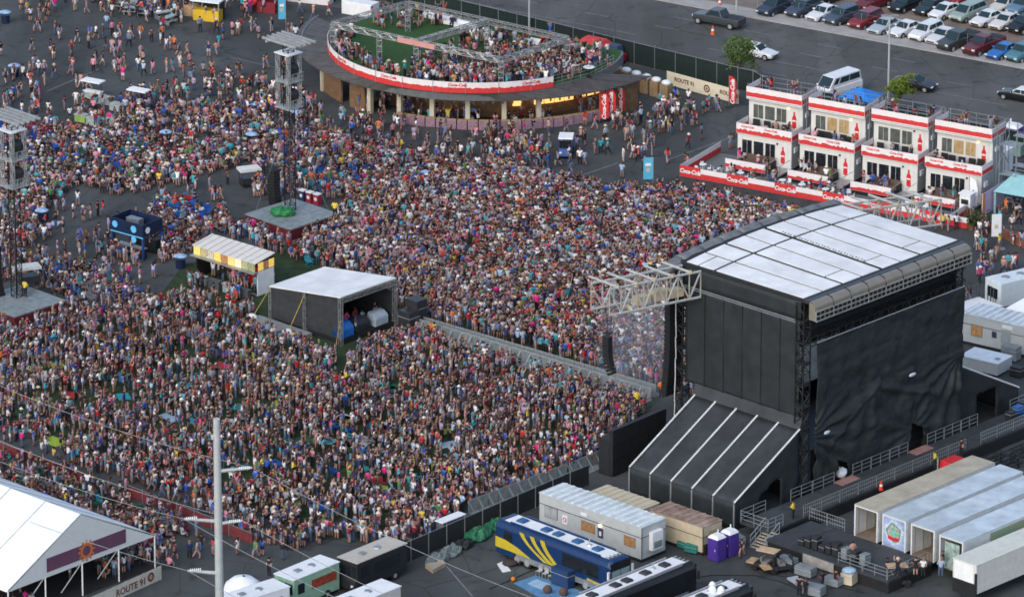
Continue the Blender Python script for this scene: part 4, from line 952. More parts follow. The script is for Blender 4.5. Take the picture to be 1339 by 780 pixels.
# deck and turf
cutn = Vector((math.sin(R(33)), math.cos(R(33)), 0))
def deckpoly(r):
    out = []
    for i in range(72):
        v = bcirc(r, 2*math.pi*i/72, 0, rc); d = v.dot(cutn)
        if d > 1.4: v = v-cutn*(d-1.4)
        out.append((v.x, v.y))
    return out
MB().prism(deckpoly(RR-.25), 3.6, 4.6).build('deck', M('deck_edge'), bar)
MB().prism(deckpoly(RR-.5), 4.6, 4.62).build('deck_turf', M('deck_turf',(.030,.085,.022),.95,var=.2,scale=3), bar)
n = 44
for i in range(n):
    a, b = R(163)+(R(300)-R(163))*i/n, R(163)+(R(300)-R(163))*(i+1)/n
    p = [bcirc(RR,a,4.5,rc), bcirc(RR,b,4.5,rc), bcirc(RR-.04,b,4.5,rc), bcirc(RR-.04,a,4.5,rc)]
    o = MB().hexa(p+[v+Vector((0,0,1.15)) for v in p]).build('rail_banner', m_ban, bar)
    p2 = [bcirc(RR+.01,a,4.5,rc), bcirc(RR+.01,b,4.5,rc)]
    zz = [4.15+.52+rg.random()*.14 for _ in range(4)]
    vs = [p2[0]]; fs = []
    row = [p2[0]+(p2[1]-p2[0])*(k/4) for k in range(5)]
    MB().pts([*row]+[v+Vector((0,0,.5+rg.random()*.14)) for v in row], [(k,k+1,k+6,k+5) for k in range(4)]).build('red_border', m_banr, o)
    if i % 4 == 1: MB().tube(bcirc(RR+.03,a,4.4,rc), bcirc(RR+.03,a,5.8,rc), .035, n=4).build('rail_post', m_steel, o)
    if i % 9 == 5: text('Coca-Cola', .45, m_banr, o, bcirc(RR+.02,a,5.36,rc), (R(90),0,a+math.pi/2), shear=.25, bold=.012)
rail_into(MB(), bcirc(RR-.1,R(300),4.6,rc), bcirc(RR-.1,R(318),4.6,rc), 1.1).build('railing', m_rail, bar)
rail_into(MB(), bcirc(RR-.1,R(318),4.6,rc), bcirc(RR-.1,R(335),4.6,rc), 1.1).build('railing', m_rail, bar)
# columns, counters and back wall under the eave
for px in (441,500,536,575,617,660,701):
    # column foot on the circle of radius BR-1.6
    xx = (px-669.5)/11.55 - BC.x; rr = BR-1.9
    a = -math.acos(max(-1,min(1,xx/rr))); v = bcirc(rr, a, 0)
    MB().box(-.24,-.24,0,.24,.24,3.6).build('column', m_cream, bar, loc=v, rot=(0,0,a))
for i in range(34):
    a, b = R(195)+(R(318)-R(195))*i/34, R(195)+(R(318)-R(195))*(i+1)/34
    r0 = BR-5.5
    p = [bcirc(r0,a,0), bcirc(r0,b,0), bcirc(r0-.2,b,0), bcirc(r0-.2,a,0)]
    MB().hexa(p+[v+Vector((0,0,3.9)) for v in p]).build('rear_wall', m_wallb, bar)
m_shelf = M('glow_shelf', (.45,.26,.08), .6, var=.5, scale=3, emit=(1,.5,.14), estr=1.1)  # warm light of the bar interior put into the shelves as emission
for i in range(10):
    a, b = R(278)+R(42)*i/10, R(278)+R(42)*(i+1)/10-.01; r0 = BR-5.2
    for z0, z1 in ((1.3,2.0),(2.2,3.0)):
        p = [bcirc(r0+.2,a,z0), bcirc(r0+.2,b,z0), bcirc(r0,b,z0), bcirc(r0,a,z0)]
        if (i*7+int(z0*3)) % 5: MB().hexa(p+[v+Vector((0,0,z1-z0)) for v in p]).build('glow_shelf', m_shelf, bar)
for i in range(22):
    a, b = R(240)+R(72)*i/22, R(240)+R(72)*(i+1)/22-.006; r0 = BR-1.0
    p = [bcirc(r0,a,.05), bcirc(r0,b,.05), bcirc(r0-.5,b,.05), bcirc(r0-.5,a,.05)]
    MB().hexa(p+[v+Vector((0,0,.95)) for v in p]).build('counter', M('mauve_skirt',(.30,.19,.24),.7,var=.25,scale=4), bar)
    p = [v+Vector((0,0,.96)) for v in p]; MB().hexa(p+[v+Vector((0,0,.05)) for v in p]).build('counter_top', m_wood, bar)
w1_, w2_ = R(311), R(321)
for i in range(8):
    a, b = w1_+(w2_-w1_)*i/8, w1_+(w2_-w1_)*(i+1)/8; r0 = BR-1.2
    p = [bcirc(r0,a,0), bcirc(r0,b,0), bcirc(r0-.15,b,0), bcirc(r0-.15,a,0)]
    MB().hexa(p+[v+Vector((0,0,3.3)) for v in p]).build('timber_panel', m_wallb, bar)
for a in (R(203), R(210), R(222)):
    MB().box(-.1,-1.2,0,.1,1.2,3.2).build('timber_panel', m_wallb, bar, loc=bcirc(BR-2.0,a,0), rot=(0,0,a))
# lattice girder rectangle above the deck
gz = 7.6
gp = [P(435,32,gz), P(533,5,gz), P(742,51,gz), P(655,79,gz)]
gt = thing('roof_girder_frame', 'silver lattice girder rectangle on legs over the grass roof deck', 'truss', (0,0,0), 0)
m_gird = M('silver_girder', (.35,.36,.35), .4, .5, var=.1)
for a, b, n in ((0,1,14),(1,2,26),(2,3,14),(3,0,26)): truss_into(MB(), gp[a], gp[b], .5, n=n, r=.042, rd=.03).build('girder', m_gird, gt)
truss_into(MB(), gp[1]*.5+gp[2]*.5, gp[0]*.5+gp[3]*.5, .5, n=14, r=.06, rd=.04).build('girder', m_gird, gt)
for v in gp+[(gp[1]+gp[2])*.5, (gp[0]+gp[3])*.5, gp[0]*.72+gp[3]*.28]:
    truss_into(MB(), (v.x,v.y,4.6), (v.x,v.y,gz), .5, n=5, r=.05, rd=.035).build('leg', m_gird, gt)
ba, bb_ = gp[0]*.60+gp[3]*.40, gp[0]*.38+gp[3]*.62; rz = math.atan2((bb_-ba).y,(bb_-ba).x)
MB().box(0,-.34,-.28,(bb_-ba).length,-.3,.28).build('girder_sign', M('mauve_sign',(.36,.20,.27),.6,var=.4,scale=2,wear=(.6,.25,.1)), gt, loc=ba, rot=(0,0,rz))
# lounge sofas along the road edge of the deck, white picnic tables
def deckpt(px, py): v = P(px, py, 4.62); return v
for k, (x, y) in enumerate(((560,24),(575,28),(590,33),(604,38),(618,43),(632,48),(646,53),(700,62),(712,66))):
    t = thing('white_sofa', 'white lounge sofa on the grass roof deck', 'sofa', deckpt(x,y), R(-33), 'roof deck sofas')
    MB().box(-.8,-.4,.1,.8,.4,.45).build('seat', m_white, t, bevel=.05); MB().box(-.8,.3,.45,.8,.45,.85).build('backrest', m_white, t, bevel=.04)
for k, (x, y) in enumerate(((463,70),(720,85),(738,92),(752,96),(690,104),(622,96),(770,100))):
    t = thing('white_cocktail_table', 'white topped cocktail table on the roof deck', 'table', deckpt(x,y), 0, 'roof deck cocktail tables')
    MB().lathe([(.001,1.05),(.6,1.03),(.6,1.0),(.001,1.0)], n=14).build('table_top', m_white, t); MB().tube((0,0,0),(0,0,1.0),.06).build('stem', m_black, t); MB().lathe([(.001,.05),(.35,0)], n=10).build('base', m_black, t)
for (x, y, lab) in ((655,43,'green leafy planter on the roof deck edge'),(668,46,'bright green planter on the roof deck'),(679,50,'green planter next to the light pole')):
    t = thing('planter', lab, 'planter', deckpt(x,y), R(-33)); MB().box(-.6,-.3,0,.6,.3,.4).build('box', m_wallb, t)
    q = MB(); rr_ = random.Random(x)
    for k in range(70):
        c = Vector((rr_.uniform(-.6,.6), rr_.uniform(-.3,.3), .4+rr_.random()*.5)); u = Vector((rr_.uniform(-1,1),rr_.uniform(-1,1),rr_.uniform(-.3,1))).normalized()*.2; w = u.orthogonal()*.5
        q.pts([c-u, c+w, c+u, c-w], [(0,1,2,3)])
    q.build('foliage', M('planter_leaf',(.03,.11,.02),.7,var=.3), t)
# red feather banners at the bar corner and by the fence
def feather(c, h, lab, txt='Coca-Cola', colm=None, w=.8):
    t = thing('feather_flag', lab, 'flag', (c.x, c.y, 0), R(-20))
    MB().lathe([(.001,.06),(.4,.04),(.4,0)], n=10).build('base', m_black, t); MB().tube((0,0,0),(0,0,h),.03,n=5).build('pole', m_steel, t)
    cl = MB().prismy([(.03,.5),(w,.55),(w,h*.8),(w*.75,h*.94),(w*.35,h),(.03,h)], -.015, .015).build('flag_cloth', colm or m_red, t)
    if txt: text(txt, .62, m_white, cl, (w*.5,-.03,h*.5), (R(90),R(-90),0), shear=.3, bold=.02)
    return t
feather(G(784,160), 3.4, 'red feather banner with white script at the bar corner', w=1.0); feather(G(793,158), 3.6, 'second red feather banner leaning by the bar corner', w=1.0); feather(G(806,150), 3.2, 'red feather banner beside the brown timber panel', w=.9)
feather(G(953,140), 3.4, 'red feather banner with white script by the boundary fence')
m_sky = M('flag_blue', (.10,.42,.62), .5, var=.1)
def banner_flag(c, h, lab, colm, w=.9):
    t = thing('banner_flag', lab, 'flag', (c.x, c.y, 0), R(10))
    MB().lathe([(.001,.08),(.45,.05),(.45,0)], n=10).build('base', m_steel, t); MB().tube((0,0,0),(0,0,h),.04,n=5).build('pole', m_steel, t)
    f_ = MB().box(-w,-.015,h-2.3,-.04,.015,h).build('flag_cloth', colm, t)
    MB().box(-w*.8,-.025,h-.9,-w*.25,-.018,h-.6).build('flag_mark', m_white, f_); MB().box(-w*.72,-.025,h-1.5,-w*.35,-.018,h-1.1).build('flag_mark', M('flag_gold',(.5,.45,.3)), f_)
banner_flag(G(374,47), 4.2, 'sky blue banner flag standing left of the round bar', m_sky, .8); banner_flag(G(854,250), 3.6, 'sky blue banner flag at the crowd edge near the patio', m_sky, 1.0)
banner_flag(G(1309,325), 3.6, 'white sign flag with green print on the far walkway', m_white, 1.0)
# stacked brown tubs topped with white bags along the fence, small sheds
for k in range(6):
    t = thing('storage_tub', 'brown storage tub with white sack on top beside the bar', 'tub', G(806+13*k, 108+4.2*k), R(-35), 'storage tubs behind the bar')
    MB().box(-.5,-.5,0,.5,.5,1.6).build('tub', M('tub_brown',(.30,.21,.12),.7,var=.2), t); MB().ell((0,0,1.75),(.55,.5,.28),10,6).build('sack', m_white, t, smooth=True)
t = thing('red_stall', 'red tented stall behind the bar near the fence', 'stall', G(778,78), R(-35)); MB().box(-1.6,-.8,0,1.6,.8,1.4).build('counter', m_red, t, bevel=.1); MB().hexa([(-1.7,-.9,1.9),(1.7,-.9,1.9),(1.7,.9,1.9),(-1.7,.9,1.9),(-1.2,-.5,2.4),(1.2,-.5,2.4),(1.2,.5,2.4),(-1.2,.5,2.4)]).build('canopy', m_red, t)
for a in (-1.5,1.5): MB().tube((a,0,0),(a,0,1.9),.04).build('pole', m_alu, t)
t = thing('utility_buggy', 'dark blue covered buggy with red tail by the boundary fence', 'cart', G(805,82), R(-35)); MB().box(-1.1,-.6,.3,1.1,.6,1.1).build('body', M('buggy_red',(.25,.02,.04),.4), t, bevel=.08); MB().hexa([(-.9,-.6,1.1),(.7,-.6,1.1),(.7,.6,1.1),(-.9,.6,1.1),(-.8,-.5,2.0),(.5,-.5,2.0),(.5,.5,2.0),(-.8,.5,2.0)]).build('cover', M('buggy_blue',(.05,.08,.13),.5), t)
for a in (-.8,.7):
    for b in (-.6,.45): MB().tube((0,0,0),(0,.16,0),.3,n=10).build('wheel', m_rubber, t, loc=(a,b,.3))
# ================================================================ fences
m_mesh = M('green_mesh', (.010,.022,.020), .8, var=.2, scale=1.5); m_mesh2 = M('black_mesh', (.020,.022,.023), .8, var=.2, scale=1.5)
m_redmesh = M('red_mesh', (.16,.03,.035), .8, var=.25, scale=3)
def fence(pts, lab, mesh, h=2.2, step=2.6, z=0, post=None, cap=.2):
    t = thing('mesh_fence' , lab, 'fence', (pts[0].x, pts[0].y, z), 0); o = pts[0]
    for a, b in zip(pts[:-1], pts[1:]):
        d = (b-a); L = d.length; n = max(1, round(L/step)); r = math.atan2(d.y, d.x)
        for k in range(n):
            s = a+d*(k/n)-o
            MB().box(.02,-.02,.06,L/n-.02,.02,h-.06).build('mesh_panel', mesh, t, loc=(s.x,s.y,0), rot=(0,0,r))
            MB().tube((0,0,0),(0,0,h+cap),.045,n=5).build('post', post or m_steel, t, loc=(s.x-.06*math.sin(-r),s.y-.06*math.cos(r),0))
        s = a-o; e = b-o; MB().tube((s.x,s.y,h),(e.x,e.y,h),.03,n=4).build('top_rail', m_steel, t)
    return t
fence([G(430,-20), G(556,17), G(750,64), G(965,117), G(990,122)], 'long dark green mesh fence between the bar and the road', m_mesh, 2.4)
fence([G(1068,147), G(1217,176), G(1339,203), G(1400,216)], 'dark green mesh fence between the suites and the road', m_mesh, 2.4)
fence([G(985,124), G(1000,132)], 'short dark gate panel by the red feather banner', m_mesh, 2.6, 3)
fence([G(330,822), G(395,792), G(560,724), G(745,644)], 'black mesh fence dividing the yard from the crowd', m_mesh2, 1.95, 2.3)
fence([G(745,644), G(770,634)], 'short black mesh fence behind the grey office', m_mesh2, 1.95, 2.3)
fence([G(-20,585), G(110,633)], 'red mesh fence between the seated rows and the walkway', m_redmesh, 1.1, 2.4)
fence([G(165,648), G(300,700), G(330,712)], 'red mesh fence dividing the seated area from the food trucks', m_redmesh, 1.1, 2.4)
fence([G(815,272), G(850,285), G(870,280)], 'short red mesh fence near the blue flag', m_redmesh, 1.1, 2.4)
fence([G(1240,268), G(1290,300), G(1345,330)], 'reddish slat fence round the far food court', M('red_slats',(.20,.07,.05),.7,var=.2), 1.1, 1.6)
t = thing('boundary_banner', 'cream banner with brown lettering hung along the road fence', 'banner', G(872,112), math.atan2((G(966,138)-G(872,112)).y, (G(966,138)-G(872,112)).x)); BL = (G(966,138)-G(872,112)).length
MB().box(0,-.03,.15,BL,0,1.65).build('banner_cloth', M('cream_cloth',(.62,.57,.43),.7,var=.08), t); m_brown = M('brown_print', (.15,.05,.03), .7)
for xx in (BL*.25, BL*.88): text('ROUTE 91', .62, m_brown, t, (xx,-.045,.95), (R(90),0,0), bold=.02)
MB().lathe([(.25,0),(.42,0),(.42,.01),(.25,.01)], n=20).build('emblem_ring', m_brown, t, loc=(BL*.56,-.035,.9), rot=(R(90),0,0)); MB().lathe([(.001,0),(.15,0)], n=10).build('emblem_heart', m_brown, t, loc=(BL*.56,-.045,.9), rot=(R(90),0,0))
# ================================================================ crowd barricades
m_barr = M('barricade_grey', (.30,.34,.35), .45, .4, var=.15)
def barr_mesh():
    q = MB(); W = 1.12
    for a in (-W/2, W/2): q.tube((a,0,.02),(a,0,1.2),.03,n=4); q.tube((a,0,1.15),(a,-.95,.05),.03,n=4)
    q.box(-W/2,-.02,.1,W/2,.02,1.18).tube((-W/2,0,1.2),(W/2,0,1.2),.04,n=5).box(-W/2,-1.0,.0,W/2,.1,.05)
    return q.mesh('barricade', m_barr)
bmesh_ = barr_mesh()
m_barp = M('barricade_panel', (.22,.25,.26), .5, .4, var=.2)
def barricades(a, b, flip, lab, grp):
    d = b-a; n = round(d.length/1.2); r = math.atan2(d.y, d.x)
    for k in range(n):
        o = add('barricade', bmesh_, None, a+d*((k+.5)/n), (0,0,r+(math.pi if flip else 0))); tag(o, lab, 'barricade', grp)
barricades(G(516,423), G(852,524), False, 'grey steel barricade lining the crowd aisle to the stage', 'barricades along the central aisle')
barricades(G(518,419), G(858,519), True, 'grey steel barricade on the far side of the crowd aisle', 'barricades on the far side of the aisle')
barricades(G(612,671), G(742,622), False, 'grey steel barricade between crowd and black mesh fence', 'barricades beside the mesh fence')
barricades(G(744,622), G(800,598), False, 'grey steel barricade beside the black screen wall', 'barricades by the screen wall')
# ================================================================ mixing tent
fa = P(354,375,3.5); fz = R(-43.5)
ft = thing('mixing_tent', 'black-sided mixing tent with sloping white roof in the crowd', 'tent', (fa.x, fa.y, 0), fz)
FL, FW = 9.3, 7.2
def rz_(x): return 3.5+1.25*x/FL
MB().hexa([(-.1,-.1,rz_(0)),(FL+.1,-.1,rz_(FL)),(FL+.1,FW+.1,rz_(FL)),(-.1,FW+.1,rz_(0)),(-.1,-.1,rz_(0)+.12),(FL+.1,-.1,rz_(FL)+.12),(FL+.1,FW+.1,rz_(FL)+.12),(-.1,FW+.1,rz_(0)+.12)]).build('roof', m_roofw, ft)
m_tside = M('tent_side', (.035,.038,.042), .55, var=.2, bump=.1)
for (x, y) in ((0,0),(4.6,0),(FL,0),(0,FW),(FL,FW)): truss_into(MB(), (x,y,0), (x,y,rz_(x)), .3, n=8, r=.03, rd=.02).build('leg', m_gird, ft)
MB().hexa([(.15,-.02,.5),(4.5,-.02,.5),(4.5,.02,.5),(.15,.02,.5),(.15,-.02,rz_(0)-.05),(4.5,-.02,rz_(4.5)-.05),(4.5,.02,rz_(4.5)-.05),(.15,.02,rz_(0)-.05)]).build('side_wall', m_tside, ft)
MB().hexa([(4.75,.1,.5),(9.1,.1,.5),(9.1,.14,.5),(4.75,.14,.5),(4.75,.1,rz_(4.75)-.05),(9.1,.1,rz_(9.1)-.05),(9.1,.14,rz_(9.1)-.05),(4.75,.14,rz_(4.75)-.05)]).build('side_wall', m_tside, ft)
MB().box(-.05,.1,.3,0,FW,3.45).build('rear_wall', m_tside, ft); MB().box(.1,FW-.05,.3,FL-.1,FW,3.5).build('side_wall', m_tside, ft)
truss_into(MB(), (FL,0,4.45),(FL,FW,4.45),.4,n=12,r=.04,rd=.025).build('front_girder', m_gird, ft)
MB().box(.1,.15,0,FL,FW-.1,.5).build('platform', m_black, ft)
m_strap = M('yellow_strap', (.42,.30,.05), .6)
for (x0, y0, x1, y1, z) in ((0,0,-1.4,-1.2,3.5),(4.6,0,4.0,-1.8,4.0),(FL,0,FL-.3,-.3,2.6),(0,FW,-1.5,FW+1.2,3.5)): MB().tube((x0,y0,z),(x1,y1,.3),.035,n=4).build('guy_strap', m_strap, ft)
for k, (x, y) in enumerate(((-1.4,-1.2),(4.0,-1.8))):
    o = MB().ell((0,0,.35),(.6,.55,.45),10,6).build('ballast_bag', m_white, None, loc=offset(fa,fz,x,y)); tag(o, ['white ballast sack at the rear strap of the mixing tent','white ballast sack at the middle strap of the mixing tent'][k], 'sack')
for k, (x, y, sz, mt, nm, lab) in enumerate(((8.6,1.0,1.3,m_blue,'covered_desk','blue sheeted mixing desk at the tent opening'),(8.4,3.4,1.1,m_case,'mixing_desk','black mixing desk in the middle of the tent opening'),(8.6,5.6,1.2,M('pale_cover',(.35,.42,.48)),'covered_desk','pale sheeted desk at the far side of the tent opening'))):
    t = thing(nm, lab, 'desk', offset(fa,fz,x,y), fz); MB().box(-.6,-.9,.5,.6,.9,.5+sz*.7).build('body', mt if k != 0 else M('cover_blue',(.02,.14,.45),.4,var=.2), t, bevel=.1); MB().hexa([(-.6,-.9,.5+sz*.7),(.6,-.9,.5+sz*.7),(.6,.9,.5+sz*.7),(-.6,.9,.5+sz*.7),(-.5,-.8,.6+sz),(.1,-.8,.6+sz),(.1,.8,.6+sz),(-.5,.8,.6+sz)]).build('hood', mt if k != 0 else M('cover_blue'), t, bevel=.08)
for k, (x, y) in enumerate(((11.2,7.2),(11.0,8.4))):
    case(offset(fa,fz,x,y), fz, 1.5, 1.4, 2.1+.8*k, m_case, ['black equipment rack beside the mixing tent','taller black equipment rack behind the mixing tent'][k], nm='equipment_rack')
t = thing('grey_platform', 'low grey platform beside the mixing tent wall', 'platform', offset(fa,fz,.2,-2.2), fz); MB().box(-1.5,0,.0,5.6,1.9,.45).build('deck', M('grey_deck',(.22,.23,.24),.7,var=.15), t); MB().box(-1.6,-.04,.1,5.6,-.005,.5).build('edge', m_steel, t)
# ================================================================ container bar with lit signs
ba0 = P(256,319,3.4); bz = R(-41)
cb = thing('container_bar', 'container bar with glowing yellow sign band and white roof', 'bar', (ba0.x, ba0.y, 0), bz)
BLn, BW = 8.1, 2.4
MB().pts([(-.1,-.4,3.35),(BLn+.1,-.4,3.35),(BLn+.1,BW,3.75),(-.1,BW,3.75),(-.1,-.4,3.42),(BLn+.1,-.4,3.42),(BLn+.1,BW,3.82),(-.1,BW,3.82)], [(0,3,2,1),(4,5,6,7),(0,1,5,4),(1,2,6,5),(2,3,7,6),(3,0,4,7)]).build('roof', M('bar_roof',(.62,.60,.55),.6,var=.06), cb)
for k in range(9): MB().pts([(.9*k+.2,-.42,3.43),(.9*k+.26,-.42,3.43),(.9*k+.26,BW,3.84),(.9*k+.2,BW,3.84)], [(0,1,2,3)]).build('roof_seam', M('dark_trim'), cb)
sc = [(.75,.48,.12),(.50,.42,.22),(.55,.52,.42),(.80,.45,.10),(.45,.22,.10),(.75,.48,.15),(.75,.58,.38),(.40,.42,.22),(.30,.33,.18)]
for k in range(9):
    e = .5 if k in (0,3,5,6) else .1
    MB().box(.9*k+.03,-.34,2.5,.9*k+.87,-.3,3.3).build('sign_panel', M('sign_%d' % k, sc[k], .5, var=.5, scale=6, emit=sc[k], estr=e), cb)
for k in range(3): MB().box(BLn-.02,.1+.75*k,2.5,BLn+.03,.8+.75*k,3.3).build('sign_panel', M('sign_%d' % (0 if k != 1 else 4)), cb)
MB().box(-.15,-.75,2.38,BLn+.15,-.1,2.47).build('ledge', m_steel, cb)
MB().box(0,BW-.1,0,BLn,BW,3.4).build('rear_wall', m_black, cb); MB().box(BLn-.08,0,0,BLn,BW,2.4).build('end_wall', m_white, cb); MB().box(0,0,0,.08,BW,2.4).build('end_wall', m_black, cb)
MB().box(.1,-.1,0,BLn-.1,.1,.15).build('sill', m_steel, cb)
for k in range(4): MB().box(.9+1.9*k,-1.3,0,2.3+1.9*k,-.9,.85).box(.8+1.9*k,-1.4,.85,2.4+1.9*k,-.8,.9).build('counter', M('pale_counter',(.35,.38,.40),.5,var=.3,scale=3) if k % 2 == 0 else M('dark_counter',(.08,.09,.1)), cb)
for k in range(4):
    MB().cbox(1.2+1.9*k,.4,2.2,.5,.08,.08).build('strip_lamp', M('warm_lamp',(1,.8,.5),.4,emit=(1,.72,.4),estr=5), cb)
for k in range(5): MB().box(.4+1.55*k,1.9,.2,1.6+1.55*k,2.2,2.0).build('fridge', m_red if k in (2,3) else M('fridge_dark',(.05,.06,.06)), cb)
def gland(lab, px, rot, nm='yellow_gate_arm'):
    pass
# ================================================================ delay towers
def delay(c, rz, lab, hgt, flipx=False, plat=6.6):
    t = thing('delay_tower', lab, 'tower', (c.x, c.y, 0), rz)
    n = 3
    for i in range(n):
        for j in range(n):
            MB().box(-plat/2+plat*i/n+.02,-plat/2+plat*j/n+.02,1.05,-plat/2+plat*(i+1)/n-.02,-plat/2+plat*(j+1)/n-.02,1.18+.012*((i+j) % 2)).build('platform_plate', M('grey_plate',(.21,.245,.25),.5,var=.2), t)
    m_sk = M('maroon_skirt', (.13,.015,.025), .7, var=.2)
    for a in range(4):
        o = MB().box(-plat/2,-plat/2-.03,.05,plat/2,-plat/2+.01,1.02).build('skirt', m_sk, t, rot=(0,0,a*math.pi/2))
    tx, ty = .6, .9
    truss_into(MB(), (tx,ty,1.2), (tx,ty,hgt), .75, n=26, r=.05, rd=.03).build('mast', m_tw, t)
    mh = M('white_headframe', (.38,.40,.40), .45, .3, var=.15)
    top = hgt
    for k in range(5): MB().box(tx-1.3+.65*k,ty-2.4,top+.45,tx-1.1+.65*k,ty+2.4,top+.66).build('head_beam', mh, t)
    for s in (-1.6,1.6): MB().box(tx-1.5,ty+s-.1,top+.28,tx+1.7,ty+s+.1,top+.45).build('head_cross_beam', mh, t)
    MB().box(tx-1.0,ty-1.0,top-.75,tx+1.0,ty+1.0,top-.67).build('rain_plate', m_white, t)
    for z in (top-3.6, top-6.3):
        MB().box(tx-1.0,ty-1.0,z,tx+1.0,ty+1.0,z+.07).build('landing', mh, t)
        rail_into(MB(), (tx-1.0,ty-1.0,z),(tx+1.0,ty-1.0,z),.9,n=3,bars=2,r=.035).build('landing_rail', mh, t)
        rail_into(MB(), (tx+1.0,ty-1.0,z),(tx+1.0,ty+1.0,z),.9,n=3,bars=2,r=.035).build('landing_rail', mh, t)
        MB().ell((tx+.2,ty-.2,z+1.2),(.8,.8,.75),8,5).build('lamp_cluster', m_black, t)
    for sx in (-1.2,1.2):
        for sy in (-1.0,1.0): truss_into(MB(), (tx+sx*.62,ty+sy*.75,top-6.3), (tx+sx*.62,ty+sy*.75,top-.7), .28, n=7, r=.03, rd=.022).build('headframe_post', mh, t)
    for (a, b) in ((-2.6,-2.6),(2.6,2.6),(-2.6,2.6),(2.6,-2.6)): MB().tube((tx,ty,hgt*.6),(a,b,1.2),.015,n=3).build('guy_wire', m_steel, t)
    return t
dp1 = P(382,279,1.2)
delay(dp1, R(45), 'delay tower with white headframe on grey platform near the mixing tent', 18.2)
dv1 = P(364,272,1.2); 
t = line_array(Vector((P(358,276,0).x, P(358,276,0).y, 4.6)), 12, R(135), 'black line array hung over the delay tower platform', w=1.2, h=.32, curve=-.03)
e_ = MB().ell((0,0,.3),(1.25,.8,.55),14,9); e_.v = [(a*(1+.35*noise.noise(Vector((a*2,b*2,c_*3)))), b*(1+.35*noise.noise(Vector((a*2+5,b*2,c_)))), max(0,c_*(1+.5*noise.noise(Vector((a*3,b*3,8)))))) for a,b,c_ in e_.v]
o = e_.build('green_tarp', M('bright_green',(.015,.17,.05),.5,var=.25,scale=3), None, loc=(*P(370,281,1.2).xy,1.2)); tag(o, 'bright green tarpaulin at the foot of the hanging line array', 'tarpaulin')
dp2 = P(24,392,1.2)
delay(dp2, R(45), 'delay tower with white headframe beside the seated crowd at the picture edge'.replace('at the picture edge','by the open asphalt lane'), 18.6, plat=6.4)
line_array(Vector((P(0,402,0).x-.4, P(0,402,0).y, 6.0)), 14, R(135), 'black line array on the delay tower by the open asphalt lane', w=1.2, h=.34, curve=-.03)
for (x, y, lab) in ((326,243,'small white-roofed service cart near the delay platform'),(38,372,'white service box on the seated crowd delay platform')):
    t = thing('service_cart', lab, 'cart', (*P(x, y, 1.2 if x < 100 else 0).xy, 1.2 if x < 100 else 0), R(20)); MB().box(-.9,-.6,.3,.9,.6,1.0).build('body', m_case, t); MB().box(-1.1,-.7,1.7,1.1,.7,1.95).build('canopy', M('cart_white',(.62,.62,.58),.5), t)
    for a in (-.9,.9):
        for b in (-.55,.55): MB().tube((a,b,.9),(a,b,1.7),.03,n=4).build('canopy_post', m_black, t)
        for b in (-.6,.5): MB().tube((0,0,0),(0,.14,0),.25,n=10).build('wheel', m_rubber, t, loc=(a*.7,b,.25))
m_ice = [M('poster_navy',(.03,.04,.12)), M('poster_red',(.35,.03,.05)), M('poster_red')]
for k in range(3):
    t = thing('display_fridge', ['navy display cooler beside the delay platform','red display cooler next to the navy one','white-topped red display cooler at the delay platform'][k], 'cooler', G(396+9.5*k, 262+2.5*k), R(-40)); MB().box(-.32,-.28,0,.32,.28,1.05).build('body', m_ice[k], t); MB().box(-.35,-.31,1.05,.35,.31,1.15).build('lid', m_white, t); MB().lathe([(.001,0),(.2,0)], n=10).build('emblem', m_white, t, loc=(0,-.29,.6), rot=(R(90),0,0))
# ================================================================ blue sponsor booth
bo = thing('blue_booth', 'dark blue booth on posts with pale round emblems above a drinks counter', 'booth', G(147,330), R(-38))
m_nv = M('navy_panel', (.012,.022,.06), .4, var=.2); m_cy = M('emblem_blue', (.10,.38,.62), .4, emit=(.1,.4,.7), estr=.2)
Wb, Db = 4.0, 2.8
for (x, y) in ((0,0),(Wb,0),(0,Db),(Wb,Db)): MB().box(x-.1,y-.1,0,x+.1,y+.1,2.6).build('post', M('post_blue',(.02,.06,.2),.4), bo)
for nm, a in (('front',(-.1,-.1,2.4,Wb+.1,-.04,3.7)),('side',(Wb+.04,-.04,2.4,Wb+.1,Db,3.7)),('rear',(-.1,Db-.02,2.4,Wb+.04,Db+.04,3.7)),('end',(-.1,-.04,2.4,-.04,Db-.02,3.7))): MB().box(*a).build('sign_panel', m_nv, bo)
for (x, z, r) in ((.5,3.1,.34),(2.9,3.05,.36),(2.9,2.0,.32)): MB().lathe([(.001,.03),(r,.02),(r,0)], n=16).build('emblem', m_cy, bo, loc=(x,-.105,z), rot=(R(90),0,0))
MB().lathe([(.001,.03),(.32,.02),(.32,0)], n=16).build('emblem', m_white, bo, loc=(Wb+.105,.6,3.0), rot=(R(90),0,R(90)))
MB().box(-.1,-.12,2.3,Wb+.1,-.06,2.4).build('lit_edge', m_cy, bo); MB().box(.2,.2,0,Wb-.2,.7,1.05).build('counter', m_black, bo); MB().box(.1,.1,1.05,Wb-.1,.8,1.1).build('counter_top', m_steel, bo); MB().box(.3,2.2,0,Wb-.3,2.9,1.4).build('fridge_row', m_black, bo)
MB().box(.6,1.4,2.5,2.2,2.2,3.4).build('roof_unit', m_steel, bo)
